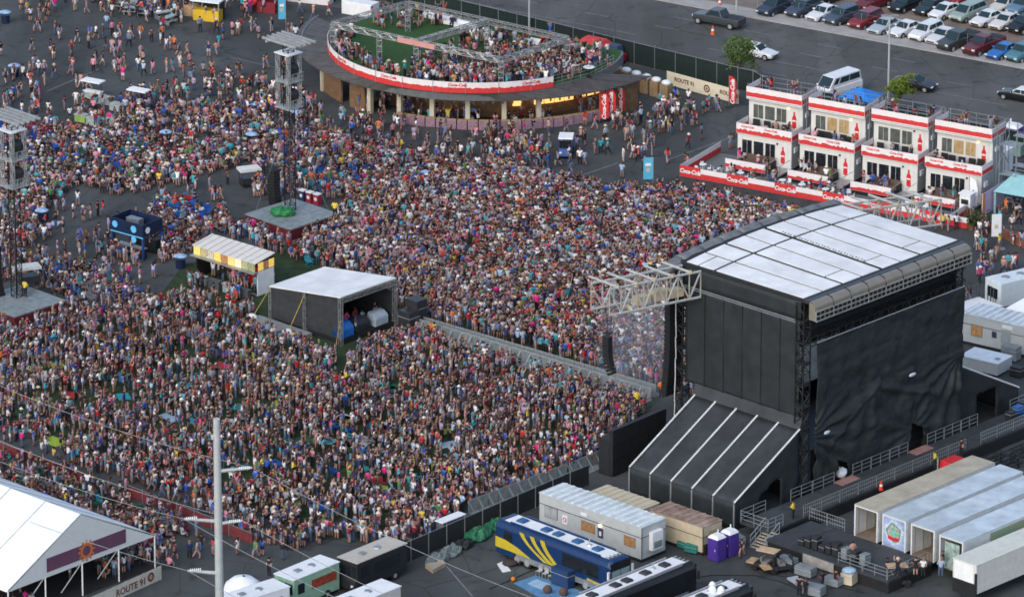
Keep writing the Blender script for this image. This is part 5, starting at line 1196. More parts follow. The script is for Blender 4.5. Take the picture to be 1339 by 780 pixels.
# booth cluster with pale coolers
m_pale = M('pale_cooler', (.34,.40,.39), .5, var=.3, scale=3); m_lime = M('lime_panel', (.28,.42,.10), .5, var=.2)
for k, (x, y, sx, mt, top) in enumerate(((107,160,1.3,m_lime,m_pale),(121,164,1.1,m_pale,m_pale),(131,166,1.0,m_pale,m_pale),(147,166,1.5,m_pale,m_pale),(165,163,1.2,m_lime,m_pale),(122,130,2.0,m_pale,m_white),(138,137,1.8,m_pale,m_pale),(182,142,1.9,m_pale,m_white),(155,146,1.8,m_pale,m_pale),(187,156,1.3,m_white,m_white))):
    labs = ['lime-fronted drinks cooler at the corner of the stand','pale drinks cooler next to the lime one','small pale drinks cooler in the stand row','pair of pale coolers mid stand','lime and teal cooler at the end of the stand row','white-topped cart at the rear of the drinks stand','pale cart beside the white-topped one','white-topped cart facing the open asphalt','pale counter in the middle of the drinks stand','white covered cart at the seated crowd side']
    t = thing('drinks_cooler', labs[k], 'cooler', G(x,y), R(-30)); MB().box(-sx/2,-.4,.1,sx/2,.4,.85).build('body', mt, t, bevel=.04); MB().box(-sx/2-.05,-.45,.85,sx/2+.05,.45,.93).build('lid', top, t)
    if top is m_white and sx > 1.5:
        MB().box(-sx/2-.2,-.6,2.0,sx/2+.2,.6,2.12).build('canopy', m_white, t)
        for a in (-sx/2,sx/2): MB().tube((a,0,.9),(a,0,2.0),.03,n=4).build('canopy_post', m_black, t)
# round sponsor tubs with blue tops
for k, (x, y) in enumerate(((7,30),(19,100),(55,290),(217,187),(333,150),(329,190),(557,240),(618,158),(388,160),(236,350),(770,300),(848,360))):
    labs = ['by the far stalls','on the open asphalt near small groups','by the seated rows and bright lane','among the packed camp chairs','beside small groups near the bar path','near the delay platform','inside the standing crowd','in front of the round bar','beside the round bar corner','beside the container bar','deep in the crowd before the blue flag','beside the stage roof edge']
    t = thing('drinks_tub', 'dark round drinks tub with pale blue canopy '+labs[k], 'drinks tub', G(x,y), 0)
    MB().lathe([(.001,0),(.45,0),(.5,.9),(.001,.9)], n=14).build('tub', m_nv, t); MB().tube((0,0,.9),(0,0,1.32),.04).build('stem', m_steel, t)
    MB().lathe([(.68,1.22),(.5,1.32),(.25,1.38),(.001,1.4)], n=14).build('canopy', M('canopy_pale_blue',(.45,.60,.72),.5,var=.1,scale=2.6,wear=(.02,.12,.36)), t, smooth=True)
# ================================================================ big white marquee, food trucks, steel pole
g0, g1 = P(10.4,772,3.0), P(202,699,3.0); gv = (g1-g0); GW = gv.length; gr = math.atan2(gv.y, gv.x)
mq = thing('large_marquee', 'large white gabled marquee with purple banner on its end', 'tent', (g0.x,g0.y,0), gr)
m_tent = M('tent_white', (.68,.72,.74), .6, var=.04); m_tentin = M('tent_dark', (.02,.02,.022), .8)
TL = 26.0; ap = 7.4
def roofside(y0, y1, x0, z0, x1, z1, nm):
    return MB().hexa([(x0,y0,z0-.03),(x1,y0,z1-.03),(x1,y1,z1-.03),(x0,y1,z0-.03),(x0,y0,z0),(x1,y0,z1),(x1,y1,z1),(x0,y1,z0)]).build(nm, m_tent, mq)
nb = 6
for k in range(nb):
    y0, y1 = TL*k/nb, TL*(k+1)/nb-.03
    roofside(y0, y1, -.15, 2.95, GW/2, ap, 'roof_panel'); roofside(y0, y1, GW+.15, 2.95, GW/2, ap, 'roof_panel')
    MB().tube((0,y0,3.04),(GW/2,y0,ap+.04),.05,n=4).tube((GW/2,y0,ap+.04),(GW,y0,3.04),.05,n=4).build('roof_seam', M('tent_seam',(.45,.48,.50)), mq)
MB().prismy([(0,2.9),(GW,2.9),(GW/2,ap-.05)], -.03, 0).build('gable', M('tent_gable',(.60,.63,.63),.6,var=.04), mq)
sl = (ap-2.95)/(GW/2)
o = MB().prismy([(GW*.26,3.35),(GW*.80,3.35),(GW*.80,4.6),(GW*.26,4.6)], -.06, -.035).build('purple_banner', M('purple_cloth',(.13,.055,.10),.7,var=.12), mq)
m_or = M('orange_print', (.55,.16,.05), .6)
MB().lathe([(.45,0),(.72,0)], n=24).build('emblem_ring', m_or, o, loc=(GW*.53,-.066,3.98), rot=(R(90),0,0))
q = MB()
for k in range(12): q.cbox(.86*math.cos(k*math.pi/6), .86*math.sin(k*math.pi/6), 0, .2, .2, .005)
q.build('emblem_studs', m_or, o, loc=(GW*.53,-.066,3.98), rot=(R(90),0,0))
for x in (0, GW*.25, GW*.5, GW*.75, GW):
    MB().tube((x,0,0),(x,0,2.95 if x in (0,GW) else 3.0),.07,n=6).build('pole', m_white, mq)
    if 0 < x < GW: MB().tube((x,.05,3.0),(x-1.0,1.6,.1),.05,n=5).build('brace', m_white, mq)
for k in range(1, nb+1):
    MB().tube((GW,TL*k/nb,0),(GW,TL*k/nb,3),.06,n=5).build('pole', m_white, mq)
MB().box(.3,8,0,GW-.3,8.1,2.9).build('inner_drape', m_tentin, mq)
MB().box(-.2,-.1,.002,GW+.2,9,.012).build('floor', m_tentin, mq)
def low_banner(a, b, lab):
    v = b-a; L = v.length; t = thing('ground_banner', lab, 'banner', a, math.atan2(v.y, v.x))
    MB().box(0,-.03,.1,L,0,1.35).build('banner_cloth', M('pale_banner',(.50,.49,.42),.7,var=.15,scale=.8), t)
    text('ROUTE 91', .85, m_brown, t, (L*.57,-.045,.62), (R(90),0,0), bold=.02)
    MB().lathe([(.2,0),(.42,0)], n=20).build('emblem_ring', m_brown, t, loc=(L*.85,-.04,.75), rot=(R(90),0,0)); MB().lathe([(.001,0),(.12,0)], n=8).build('emblem_heart', m_or, t, loc=(L*.85,-.046,.75), rot=(R(90),0,0))
    for k in range(5): MB().tube((L*k/4,.05,0),(L*k/4,.05,1.4),.03,n=4).build('post', m_steel, t)
low_banner(G(118,800), G(211,758), 'pale banner with brown lettering in front of the marquee opening')
# food trucks
def food_truck(c, rz, lab, body, L=6.4, W=2.3, H=2.9, sign=None, dark=False, roofm=m_white, bonnet=1.4):
    t = thing('food_truck', lab, 'truck', (c.x, c.y, 0), rz, 'food trucks by the mesh fence')
    MB().box(0,0,.45,L,W,H).build('body', body, t, bevel=.08); MB().box(-.04,-.04,H,L+.04,W+.04,H+.06).build('roof', roofm, t)
    MB().hexa([(-bonnet,.15,.45),(0,.05,.45),(0,W-.05,.45),(-bonnet,W-.15,.45),(-bonnet+.1,.2,1.25),(0,.1,1.5),(0,W-.1,1.5),(-bonnet+.1,W-.2,1.25)]).build('bonnet', body, t, bevel=.08)
    for k in range(2): MB().box(-.03,.15+k*W/2,1.6,-.005,W/2-.05+k*W/2,2.5).build('windscreen', m_glass, t)
    MB().box(.5,-.03,1.5,1.3,-.005,2.4).build('cab_window', m_glass, t); MB().box(2.2,-.04,1.5,5.2,-.005,2.3).build('serving_hatch', sign or m_glass, t)
    MB().lathe([(.001,.15),(.3,.12),(.35,0)], n=12).build('roof_vent', m_steel, t, loc=(L*.6,W*.5,H+.06)); MB().cbox(L*.3,W*.5,H+.12,.6,.5,.15).build('roof_hatch', m_steel, t)
    for xx in (-.5,L-1.5):
        for yy in (-.02,W-.24):
            w = MB().tube((0,0,0),(0,.26,0),.42,n=14).build('wheel', m_rubber, t, loc=(xx,yy,.42)); MB().tube((0,-.01,0),(0,.27,0),.2,n=10).build('rim', m_alu, w)
    for yy in (.25,W-.45): MB().box(-bonnet-.02,yy,.7,-bonnet+.05,yy+.22,.92).build('headlight', m_white, t)
    return t
m_mint = M('mint_paint', (.25,.42,.30), .4, var=.1)
a, b = P(369,747,2.9), P(404,761,2.9)
food_truck(P(384,759,2.9), R(48), 'mint green food truck with white roof and red sign panel', m_mint, L=5.6, sign=M('rust_sign',(.30,.06,.03),.5,var=.4,scale=3))
food_truck(P(467,737,2.9), R(48), 'black food truck with pale tan roof beside the mint truck', m_black, L=6.2, roofm=M('tan_truck_roof',(.45,.42,.36),.6,var=.08), bonnet=.3)
food_truck(P(448,797,2.9), R(47), 'white box truck roof rising in front of the black mesh fence', M('dull_white',(.52,.52,.50),.5,var=.08), L=7.0, bonnet=.8)
food_truck(P(305,790,2.9), R(40), 'white trailer with blue side panel beside the steel pole', m_white, L=6.0, sign=M('royal_blue',(.02,.04,.28),.4), bonnet=.2)
t = thing('white_canopy', 'white domed canopy with dark frame lines behind the blue-sided trailer', 'canopy', G(318,800), R(40))
MB().lathe([(1.7,1.9),(1.5,2.6),(.9,3.1),(.001,3.3)], n=18).build('dome', m_tent, t, smooth=True)
for k in range(6): MB().tube((1.74*math.cos(k*.52),1.74*math.sin(k*.52),1.95),(.1,0,3.36),.03,n=4).tube((.1,0,3.36),(-1.74*math.cos(k*.52),-1.74*math.sin(k*.52),1.95),.03,n=4).build('frame_rib', m_black, t)
for k in range(8): MB().tube((1.7*math.cos(k*.785),1.7*math.sin(k*.785),0),(1.7*math.cos(k*.785),1.7*math.sin(k*.785),1.95),.03,n=4).build('post', m_black, t)
t = thing('white_awning', 'long white awning standing behind the mesh fence', 'awning', G(588,694), R(47)); MB().box(-1.4,-.5,1.2,1.6,.5,1.3).build('panel', m_white, t, bevel=.03)
for a in (-1.2,1.4): MB().box(a-.05,-.4,0,a+.05,.4,1.2).build('support', m_steel, t)
# steel transmission pole
pb = G(288.5, 860); ph = 21.2
pl = thing('steel_pole', 'tall pale steel utility pole with insulator arms and wires', 'pole', pb, 0); m_pole = M('pale_steel_pole', (.46,.49,.49), .5, .2, var=.08)
MB().lathe([(.38,0),(.29,ph),(.001,ph)], n=14).build('shaft', m_pole, pl, smooth=False)
m_wire = M('wire', (.30,.31,.32), .5)
arms = []
for (z, dx, L_) in ((16.6,1,4.6),(12.0,1,3.2),(12.2,-1,4.6),(7.6,-1,4.2)):
    if L_ == 0: continue
    d = Vector((math.cos(R(12)), math.sin(R(12)), 0))*dx; s = Vector((0,0,z)); e = s+d*L_*.62+Vector((0,0,.45 if dx < 0 else .1))
    am = MB().tube(s, e, .18, .10, n=8).build('insulator_arm', m_pole, pl)
    q = MB(); 
    for k in range(6): q.tube(e-d*(.2+.16*k), e-d*(.27+.16*k), .15, n=8)
    tag(q.build('insulator_discs', m_white, am), kind='stuff'); arms.append(e)
def sag(a, b, s, n=14): return [a+(b-a)*(i/n)-Vector((0,0,s*4*(i/n)*(1-i/n))) for i in range(n+1)]
wd = Vector((math.cos(R(-47)), math.sin(R(-47)), 0))
for e, dz in zip(arms, (0,0,0,0)):
    ends = (e-wd*70+Vector((0,0,1)), e+wd*40+Vector((0,0,-1)))
    for en, s in zip(ends, (2.5,.8)): MB().path(sag(e, en, s), .022, n=4).build('wire', m_wire, pl)
# ================================================================ light poles, trees
def lightpole(c, h, lab):
    t = thing('light_pole', lab, 'lamp post', c, 0); MB().lathe([(.3,0),(.3,.5),(.11,.5),(.09,h),(.001,h)], n=10).build('shaft', m_pole, t)
    for s in (-1,1): MB().box(s*.1,-.15,h-.1,s*.1+s*.8,.15,h+.05).build('lamp_head', m_steel, t)
lightpole(G(1161,143), 10.2, 'tall grey light pole behind the hospitality suites'); lightpole(P(692,52,0), 9, 'grey light pole rising beside the roof deck'); lightpole(G(958,48)+Vector((.6,6,0)), 9, 'grey light pole on the verge by the pickup truck')
def tree(c, h, r, lab, leafm, seed):
    t = thing('roadside_tree', lab, 'tree', c, 0); rr_ = random.Random(seed)
    m_bark = M('bark', (.10,.07,.05), .9, var=.25); q = MB().tube((0,0,0),(.05,0,h*.45),.12,.08,n=7)
    tips = []
    for k in range(9):
        a = k*2.4; e = Vector((r*.6*math.cos(a), r*.6*math.sin(a), h*(.55+.3*rr_.random()))); q.tube((.04,0,h*(.3+.02*k)), e, .05, .02, n=5); tips.append(e)
    q.build('trunk', m_bark, t)
    q = MB()
    cl = [Vector((rr_.gauss(0,.42)*r, rr_.gauss(0,.42)*r, h*.66+rr_.gauss(0,.16)*h)) for _ in range(26)]+tips
    for k in range(3200):
        c0 = rr_.choice(cl)+Vector((rr_.gauss(0,.17),rr_.gauss(0,.17),rr_.gauss(0,.12)))*r
        if c0.z < h*.34: continue
        u = Vector((rr_.uniform(-1,1),rr_.uniform(-1,1),rr_.uniform(-.7,.7))).normalized()*rr_.uniform(.07,.14); w = u.orthogonal()*.55
        q.pts([c0-u, c0+w, c0+u, c0-w], [(0,1,2,3)])
    o = add('crown', q.mesh('crown', leafm, fix=False), t)
    return t
tree(G(962,122)+Vector((.4,2.5,0)), 5.2, 1.85, 'round green tree beside the road fence near the white sedan', M('leaf_green',(.075,.13,.03),.7,var=.45,scale=1.2), 3)
tree(G(1170,158)+Vector((.5,2,0)), 4.4, 1.15, 'thin yellow-green tree behind the tall light pole', M('leaf_lime',(.13,.18,.02),.7,var=.35,scale=1.2), 5)
# ================================================================ far food court, stalls
t = thing('teal_canopy', 'pale teal canopy stall beside the purple mural board', 'tent', G(1345,278), R(-30)); MB().pts([(-3,-2,2.3),(3,-2,2.3),(3,3,2.3),(-3,3,2.3),(-2,.5,3.6),(2,.5,3.6)], [(0,1,5,4),(1,2,5),(2,3,4,5),(3,0,4)]).build('canopy', M('teal_cloth',(.25,.48,.50),.6,var=.08), t)
for a in (-2.9,2.9):
    for b in (-1.9,2.9): MB().tube((a,b,0),(a,b,2.3),.06).build('pole', m_alu, t)
MB().box(-2.9,-1.95,.0,-2.7,-1.8,2.2).build('curtain', M('teal_cloth'), t)
t = thing('mural_board', 'purple and orange painted mural board at the food court', 'board', G(1284,285), math.atan2((G(1313,267)-G(1284,285)).y,(G(1313,267)-G(1284,285)).x)); wl_ = (G(1313,267)-G(1284,285)).length
MB().box(0,-.04,.2,wl_,.0,2.5).build('board', M('mural',(.30,.24,.42),.6,var=.5,scale=.9,wear=(.55,.5,.6)), t); MB().box(0,-.06,.2,.5,-.045,2.5).build('orange_strip', M('orange_strip',(.7,.25,.06),.6), t)
for a in (.1,wl_-.1): MB().box(a-.05,.01,0,a+.05,.1,2.5).build('post', m_wood, t)
for (x, y, lab, cm) in ((1308,195,'purple portable toilet behind the scaffold staircase',m_purp),):
    tt = toilet(G(x,y), R(-30), lab, cm); tt.scale = (1.6,1.3,1.15)
case(G(1300,222), R(-30), 3.4, 1.6, 2.5, m_white, 'tall white storage locker behind the end suite', nm='storage_locker')
case(G(1327,203), R(-30), 1.8, 1.2, 1.3, M('sage_bin',(.26,.38,.33)), 'sage green bin by the food court fence', nm='waste_bin')
t = thing('white_kiosk', 'small white kiosk cabinet at the end suite corner', 'kiosk', G(1264,280), R(-30)); MB().box(-.6,-.5,0,.6,.5,2.2).build('body', m_white, t, bevel=.05); MB().box(-.4,-.53,1.2,.4,-.5,1.7).build('hatch', m_black, t); MB().box(-.7,-.6,2.2,.7,.6,2.3).build('roof', m_white, t)
for k, (x, y) in enumerate(((1277,292),(1290,298),(1270,300))):
    t = thing('potted_shrub', ['dark leafy potted shrub by the white kiosk','potted shrub between kiosk and sign flag','low potted shrub beside the kiosk queue'][k], 'plant', G(x,y), 0); MB().lathe([(.001,0),(.3,0),(.38,.5),(.001,.5)], n=10).build('pot', m_wallb, t)
    q = MB(); rr_ = random.Random(k)
    for j in range(160):
        c0 = Vector((rr_.gauss(0,.35),rr_.gauss(0,.35),.9+rr_.gauss(0,.3))); u = Vector((rr_.uniform(-1,1),rr_.uniform(-1,1),rr_.uniform(-1,1))).normalized()*.16; w = u.orthogonal()*.4
        q.pts([c0-u,c0+w,c0+u,c0-w], [(0,1,2,3)])
    q.build('foliage', M('shrub_leaf',(.04,.07,.02),.8,var=.4), t)
# stalls along the far left edge
for (x, y, L_, lab, cm) in ((272,26,3.0,'yellow-fronted food stall at the far edge',m_yellow),(340,14,4.0,'maroon-roofed stall next to the yellow one',M('maroon',(.2,.02,.03))),(255,20,2.2,'slatted timber stall beside the yellow stall',m_wood),(400,2,6.0,'pale sponsor stall with yellow kerb',m_ban)):
    t = thing('food_stall', lab, 'stall', G(x,y), R(-20)); MB().box(-L_/2,-.6,0,L_/2,.6,1.2).build('counter', cm, t); MB().box(-L_/2-.2,-.9,2.2,L_/2+.2,1.2,2.35).build('roof', cm if cm is not m_yellow else m_white, t)
    for a in (-L_/2,L_/2): MB().box(a-.05,-.6,1.2,a+.05,-.5,2.2).build('post', m_steel, t)
    MB().box(-L_/2,1.0,0,L_/2,1.1,2.2).build('rear_wall', m_black, t)
t = thing('sponsor_box', 'white box with blue end beside the round bar', 'box', G(462,17), R(-30)); MB().box(-1.0,-.8,0,2.8,.8,1.5).build('body', m_white, t, bevel=.03); MB().box(-1.03,-.7,.2,-1.005,.7,2.4).build('blue_panel', m_sky, t)
for k, (x, y) in enumerate(((163,12),(172,18),(188,20),(213,24),(222,30),(178,8))):
    t = thing('picnic_table', 'pale picnic table in the far food area', 'table', G(x,y), R(-30+20*k), 'far picnic tables'); MB().box(-.9,-.4,.72,.9,.4,.78).build('table_top', m_pale, t)
    for s in (-.75,.6): MB().box(-.9,s,.42,.9,s+.15,.47).build('bench', m_pale, t)
    for a in (-.7,.7): MB().box(a-.05,-.6,0,a+.05,.6,.42).box(a-.05,-.1,.42,a+.05,.1,.72).build('leg', m_steel, t)
# patio umbrella behind the suites
t = thing('blue_canopy', 'bright blue square canopy behind the suite roof terraces', 'tent', G(1122,158)+Vector((.3,1.0,0)), R(-30)); MB().pts([(-1.9,-1.6,2.4),(1.9,-1.6,2.4),(1.9,1.6,2.4),(-1.9,1.6,2.4),(0,0,3.3)], [(0,1,4),(1,2,4),(2,3,4),(3,0,4)]).build('canopy', M('royal_cloth',(.02,.20,.62),.5,var=.08), t)
for a in (-1.8,1.8):
    for b in (-1.5,1.5): MB().tube((a,b,0),(a,b,2.4),.05).build('pole', m_alu, t)
# ================================================================ vehicles on the road and in the lot
def paint(c): return M('paint_%.3f_%.3f_%.3f' % c, c, .25, .1, var=.06, spec=.55)
_CAR = {}
def car_protos(kind):
    """side profile stations: x, half width, z bottom, z belt"""
    if kind == 'sedan':
        L, W, H = 4.7, 1.82, 1.45; st = [(0,.62,.42,.62),(.1,.8,.3,.72),(.9,.9,.26,.86),(1.5,.91,.25,.93),(3.4,.91,.25,.95),(4.3,.88,.27,.98),(4.62,.78,.34,.9),(4.7,.66,.42,.75)]; gh = [(1.45,.94),(2.15,1.40),(3.25,1.43),(4.05,.99)]
    elif kind == 'suv':
        L, W, H = 4.7, 1.9, 1.75; st = [(0,.66,.45,.75),(.1,.85,.36,.92),(.8,.94,.32,1.05),(1.4,.95,.3,1.12),(3.6,.95,.3,1.14),(4.5,.93,.32,1.15),(4.64,.86,.38,1.1),(4.7,.75,.45,.95)]; gh = [(1.25,1.12),(1.9,1.68),(4.2,1.72),(4.6,1.15)]
    elif kind == 'pickup':
        L, W, H = 5.8, 1.98, 1.85; st = [(0,.7,.55,.85),(.1,.9,.45,1.05),(1.2,.98,.4,1.15),(1.7,.98,.4,1.2),(5.0,.98,.4,1.2),(5.7,.97,.42,1.2),(5.78,.94,.48,1.18),(5.8,.9,.5,1.1)]; gh = [(1.55,1.2),(2.2,1.82),(3.4,1.85),(3.75,1.2)]
    elif kind == 'hatch':
        L, W, H = 4.4, 1.76, 1.5; st = [(0,.6,.42,.6),(.1,.78,.3,.75),(.8,.87,.26,.9),(1.2,.88,.25,.98),(3.4,.88,.25,1.02),(4.2,.85,.28,1.05),(4.34,.8,.34,1.0),(4.4,.7,.42,.85)]; gh = [(1.0,.98),(1.95,1.47),(2.9,1.48),(4.2,1.06)]
    elif kind == 'minivan':
        L, W, H = 5.1, 1.95, 1.78; st = [(0,.66,.45,.7),(.1,.86,.34,.88),(.8,.96,.3,1.02),(1.3,.97,.28,1.08),(3.9,.97,.28,1.12),(4.9,.95,.3,1.14),(5.04,.88,.36,1.1),(5.1,.8,.42,.95)]; gh = [(.95,1.04),(1.85,1.70),(4.5,1.74),(5.0,1.15)]
    else:  # van
        L, W, H = 6.0, 2.06, 2.6; st = [(0,.72,.5,.85),(.1,.92,.38,1.05),(.7,1.0,.34,1.3),(1.1,1.02,.32,1.42),(4.5,1.02,.32,1.45),(5.8,1.02,.34,1.45),(5.95,.98,.4,1.45),(6.0,.95,.45,1.4)]; gh = [(.85,1.38),(1.75,2.45),(5.6,2.55),(5.92,1.45)]
    return L, W, H, st, gh
def car(kind, c, rz, col, lab, grp=None, z=0, two=None):
    key = (kind, col, two)
    if key in _CAR:
        o = copy_tree(_CAR[key]); o.location = (c.x, c.y, z); o.rotation_euler = (0,0,rz); tag(o, lab, 'car' if kind not in ('pickup','van','minivan') else kind, grp); return o
    L, W, H, st, gh = car_protos(kind); pm = paint(col)
    t = thing({'sedan':'sedan_car','suv':'suv_car','pickup':'pickup_truck','hatch':'hatchback_car','minivan':'minivan','van':'passenger_van'}[kind], lab, 'car' if kind not in ('pickup','van','minivan') else kind, (c.x,c.y,z), rz, grp)
    def sec(x, hw, zb, zt):
        return [(x,-hw*.93,zb),(x,-hw,zb+(zt-zb)*.45),(x,-hw*.96,zt-.06),(x,-hw*.86,zt),(x,hw*.86,zt),(x,hw*.96,zt-.06),(x,hw,zb+(zt-zb)*.45),(x,hw*.93,zb)]
    ox = L/2
    vs = [(p[0]-ox,p[1],p[2]) for s in st for p in sec(*s)]; n = 8; m_ = len(st)
    fs = [(i*n+j,i*n+(j+1) % n,(i+1)*n+(j+1) % n,(i+1)*n+j) for i in range(m_-1) for j in range(n)] + [tuple(range(n))[::-1], tuple(range((m_-1)*n, m_*n))]
    MB().pts(vs, fs).build('body', pm, t, smooth=False, bevel=.03)
    hw0 = W/2*.88; hw1 = W/2*(.74 if kind != 'van' else .84)
    (x0,z0),(x1,z1),(x2,z2),(x3,z3) = [(a-ox,b) for a, b in gh]; zb = min(z0,z3)-.06
    cab = [(x0,-hw0,zb),(x3,-hw0,zb),(x3,hw0,zb),(x0,hw0,zb),(x1,-hw1,z1),(x2,-hw1,z2),(x2,hw1,z2),(x1,hw1,z1)]
    MB().hexa(cab).build('cabin', pm if two is None else paint(two), t, bevel=.05)
    def lerp(a, b, u): return tuple(a[i]+(b[i]-a[i])*u for i in range(3))
    def pane(a, b, c_, d, off, nm, u0=.06, u1=.94, v0=.14, v1=.9):
        def pt(u, v): return Vector(lerp(lerp(a,b,u), lerp(d,c_,u), v))+Vector(off)
        MB().pts([pt(u0,v0),pt(u1,v0),pt(u1,v1),pt(u0,v1)], [(0,1,2,3)]).build(nm, m_carglass, t)
    e = .022
    pane(cab[0],cab[3],cab[7],cab[4],(-e,0,e*.7),'windscreen',.05,.95,.1,.95)
    if kind != 'van' or True: pane(cab[1],cab[2],cab[6],cab[5],(e,0,e*.7),'rear_window',.08,.92,.15,.92)
    for s, (a, b, c_, d) in ((-1,(cab[0],cab[1],cab[5],cab[4])),(1,(cab[3],cab[2],cab[6],cab[7]))):
        cuts = [(.1,.5),(.54,.92)] if kind not in ('van','minivan','pickup') else ([(.08,.22),(.27,.58),(.60,.95)] if kind != 'pickup' else [(.12,.88)])
        for u0, u1 in cuts: pane(a,b,c_,d,(0,s*e,e*.3),'side_window',u0,u1,.2 if kind != 'van' else .35,.88)
    for s in (-1,1):
        MB().box(-ox-.01,s*W*.33-.17,.6 if kind not in ('pickup','van') else .8,-ox+.12,s*W*.33+.17,.72 if kind not in ('pickup','van') else .98).build('headlight', M('headlamp',(.7,.72,.72),.15), t)
        MB().box(ox-.08,s*W*.38-.12,.72,ox+.01,s*W*.38+.12,.9).build('tail_light', M('tail_lamp',(.4,.01,.01),.2), t)
        MB().box(x0+.25,s*(hw0+.02)-.09,zb+.1,x0+.4,s*(hw0+.02)+.12*s+.09,zb+.25).build('mirror', pm, t)
        r = .34 if kind not in ('pickup','van') else .4
        for xx in (.82, L-.95):
            w = MB().tube((0,-.11,0),(0,.11,0),r,n=14).build('wheel', m_rubber, t, loc=(xx-ox,s*(W/2-.1),r)); MB().tube((0,-.115,0),(0,.115,0),r*.6,n=10).build('rim', m_alu, w)
    if kind == 'pickup': MB().box(3.85-ox,-.82,1.205,5.65-ox,.82,1.215).build('cargo_bed', m_black, t)
    MB().box(-ox-.015,-.5,.42,-ox+.05,.5,.56).build('grille', m_black, t)
    _CAR[key] = t
    return t
m_carglass = M('car_glass', (.02,.04,.05), .12, var=0, spec=.22)
WHT, BLK, DBL, RED, SIL, GRN, BLU, TEA, GRY = (.72,.73,.73),(.012,.013,.015),(.035,.05,.075),(.20,.02,.025),(.38,.44,.48),(.30,.37,.33),(.03,.14,.42),(.08,.20,.25),(.055,.062,.068)
CA = R(50)   # nose to lower left
PG = 'cars parked in the gravel lot'
lot = [(1013,10,'suv',DBL,'dark blue SUV at the start of the front row'),(1050,12,'suv',(.05,.065,.09),'slate blue SUV second in the front row'),(1077,17,'sedan',WHT,'white saloon between two dark blue SUVs'),(1101,22,'suv',(.06,.08,.11),'steel blue SUV beside the red SUV'),
 (1132,27,'suv',RED,'dark red SUV beside the silver saloon'),(1157,34,'sedan',SIL,'silver-blue saloon beside the dark red SUV'),(1184,38,'sedan',WHT,'white saloon beside the silver one'),(1211,43,'suv',WHT,'white crossover in the front row'),(1233,47,'sedan',(.66,.67,.67),'white saloon next to the white crossover'),
 (1253,54,'pickup',(.05,.055,.05),'dark olive pickup beside the maroon truck'),(1286,60,'pickup',(.12,.018,.02),'maroon pickup beside the bright blue car'),(1312,67,'sedan',BLU,'bright blue saloon in the front row'),(1338,70,'suv',TEA,'teal SUV at the end of the front row'),
 (1142,3,'suv',(.14,.02,.025),'maroon SUV in the second row'),(1184,5,'sedan',BLK,'black saloon in the second row'),(1217,9,'sedan',(.02,.028,.028),'dark green-black saloon in the second row'),(1236,15,'hatch',WHT,'white hatchback in the second row'),(1266,17,'minivan',GRN,'pale green minivan in the second row'),
 (1291,24,'sedan',(.7,.7,.7),'white saloon beside the pale green minivan'),(1315,28,'sedan',(.66,.63,.58),'cream white saloon in the second row'),(1340,33,'suv',BLK,'black SUV at the end of the second row'),(1314,6,'sedan',(.6,.58,.5),'cream saloon in the third row'),(1338,9,'suv',(.12,.2,.3),'pale blue SUV in the third row'),(1085,-5,'suv',BLK,'black SUV partly seen in the second row'),(1262,-3,'suv',RED,'red SUV partly seen in the third row')]
for (x, y, k, col, lab) in lot: car(k, G(x, y+7), CA+random.uniform(-.04,.04), col, lab, PG, z=.012)
car('pickup', G(940,33), RA, GRY, 'dark grey pickup truck driving on the road', z=.004)
car('sedan', G(989,74), RA+math.pi, WHT, 'white saloon driving beside the round tree', z=.004)
car('van', G(1094,126), R(44), (.72,.73,.73), 'white passenger van parked behind the suites', z=.004)
car('sedan', G(1196,116), RA+math.pi+R(4), BLK, 'black saloon driving past the thin tree', z=.004)
car('sedan', G(1334,131), RA, BLK, 'black and white police car at the kerb', z=.004, two=WHT)
cone(G(932,45), 'orange traffic cone on the road beside the pickup truck', 1.0); cone(G(941,8), 'orange traffic cone on the far kerb', 1.0)
# blue and white buggy in front of the bar
t = thing('utility_vehicle', 'small blue vehicle with white canopy on the open asphalt', 'cart', G(740,203), R(85))
mbv = M('buggy_royal', (.03,.08,.28), .35); MB().hexa([(-1.4,-.7,.3),(1.3,-.7,.3),(1.3,.7,.3),(-1.4,.7,.3),(-1.2,-.65,1.0),(1.2,-.65,1.05),(1.2,.65,1.05),(-1.2,.65,1.0)]).build('body', mbv, t, bevel=.08)
MB().box(-.7,-.75,1.9,1.3,.75,2.05).build('canopy', m_white, t, bevel=.05); MB().box(-.85,-.6,1.0,-.8,.6,1.8).build('windscreen', m_glass, t)
for a in (-.65,1.2):
    for b in (-.65,.65): MB().tube((a,b,1.0),(a,b,1.9),.035,n=4).build('canopy_post', mbv, t)
for a in (-.9,.9):
    for b in (-.75,.55): MB().tube((0,0,0),(0,.2,0),.32,n=12).build('wheel', m_rubber, t, loc=(a,b,.32))
for b in (-.45,.45): MB().cbox(-1.38,b,.72,.08,.25,.18).build('headlight', m_white, t)
# chain-link posts along the gravel lot
t = thing('chain_link_fence', 'thin chain link fence posts along the gravel lot edge', 'fence', rp(0,3.0), 0)
for k in range(-22, 20):
    s = rd*(k*2.6); MB().tube((s.x,s.y,.1),(s.x,s.y,1.7),.035,n=4).build('post', m_steel, t)
for z in (1.7, .9): a, b = rd*-58, rd*52; MB().tube((a.x,a.y,z),(b.x,b.y,z),.012,n=3).build('wire', m_steel, t)
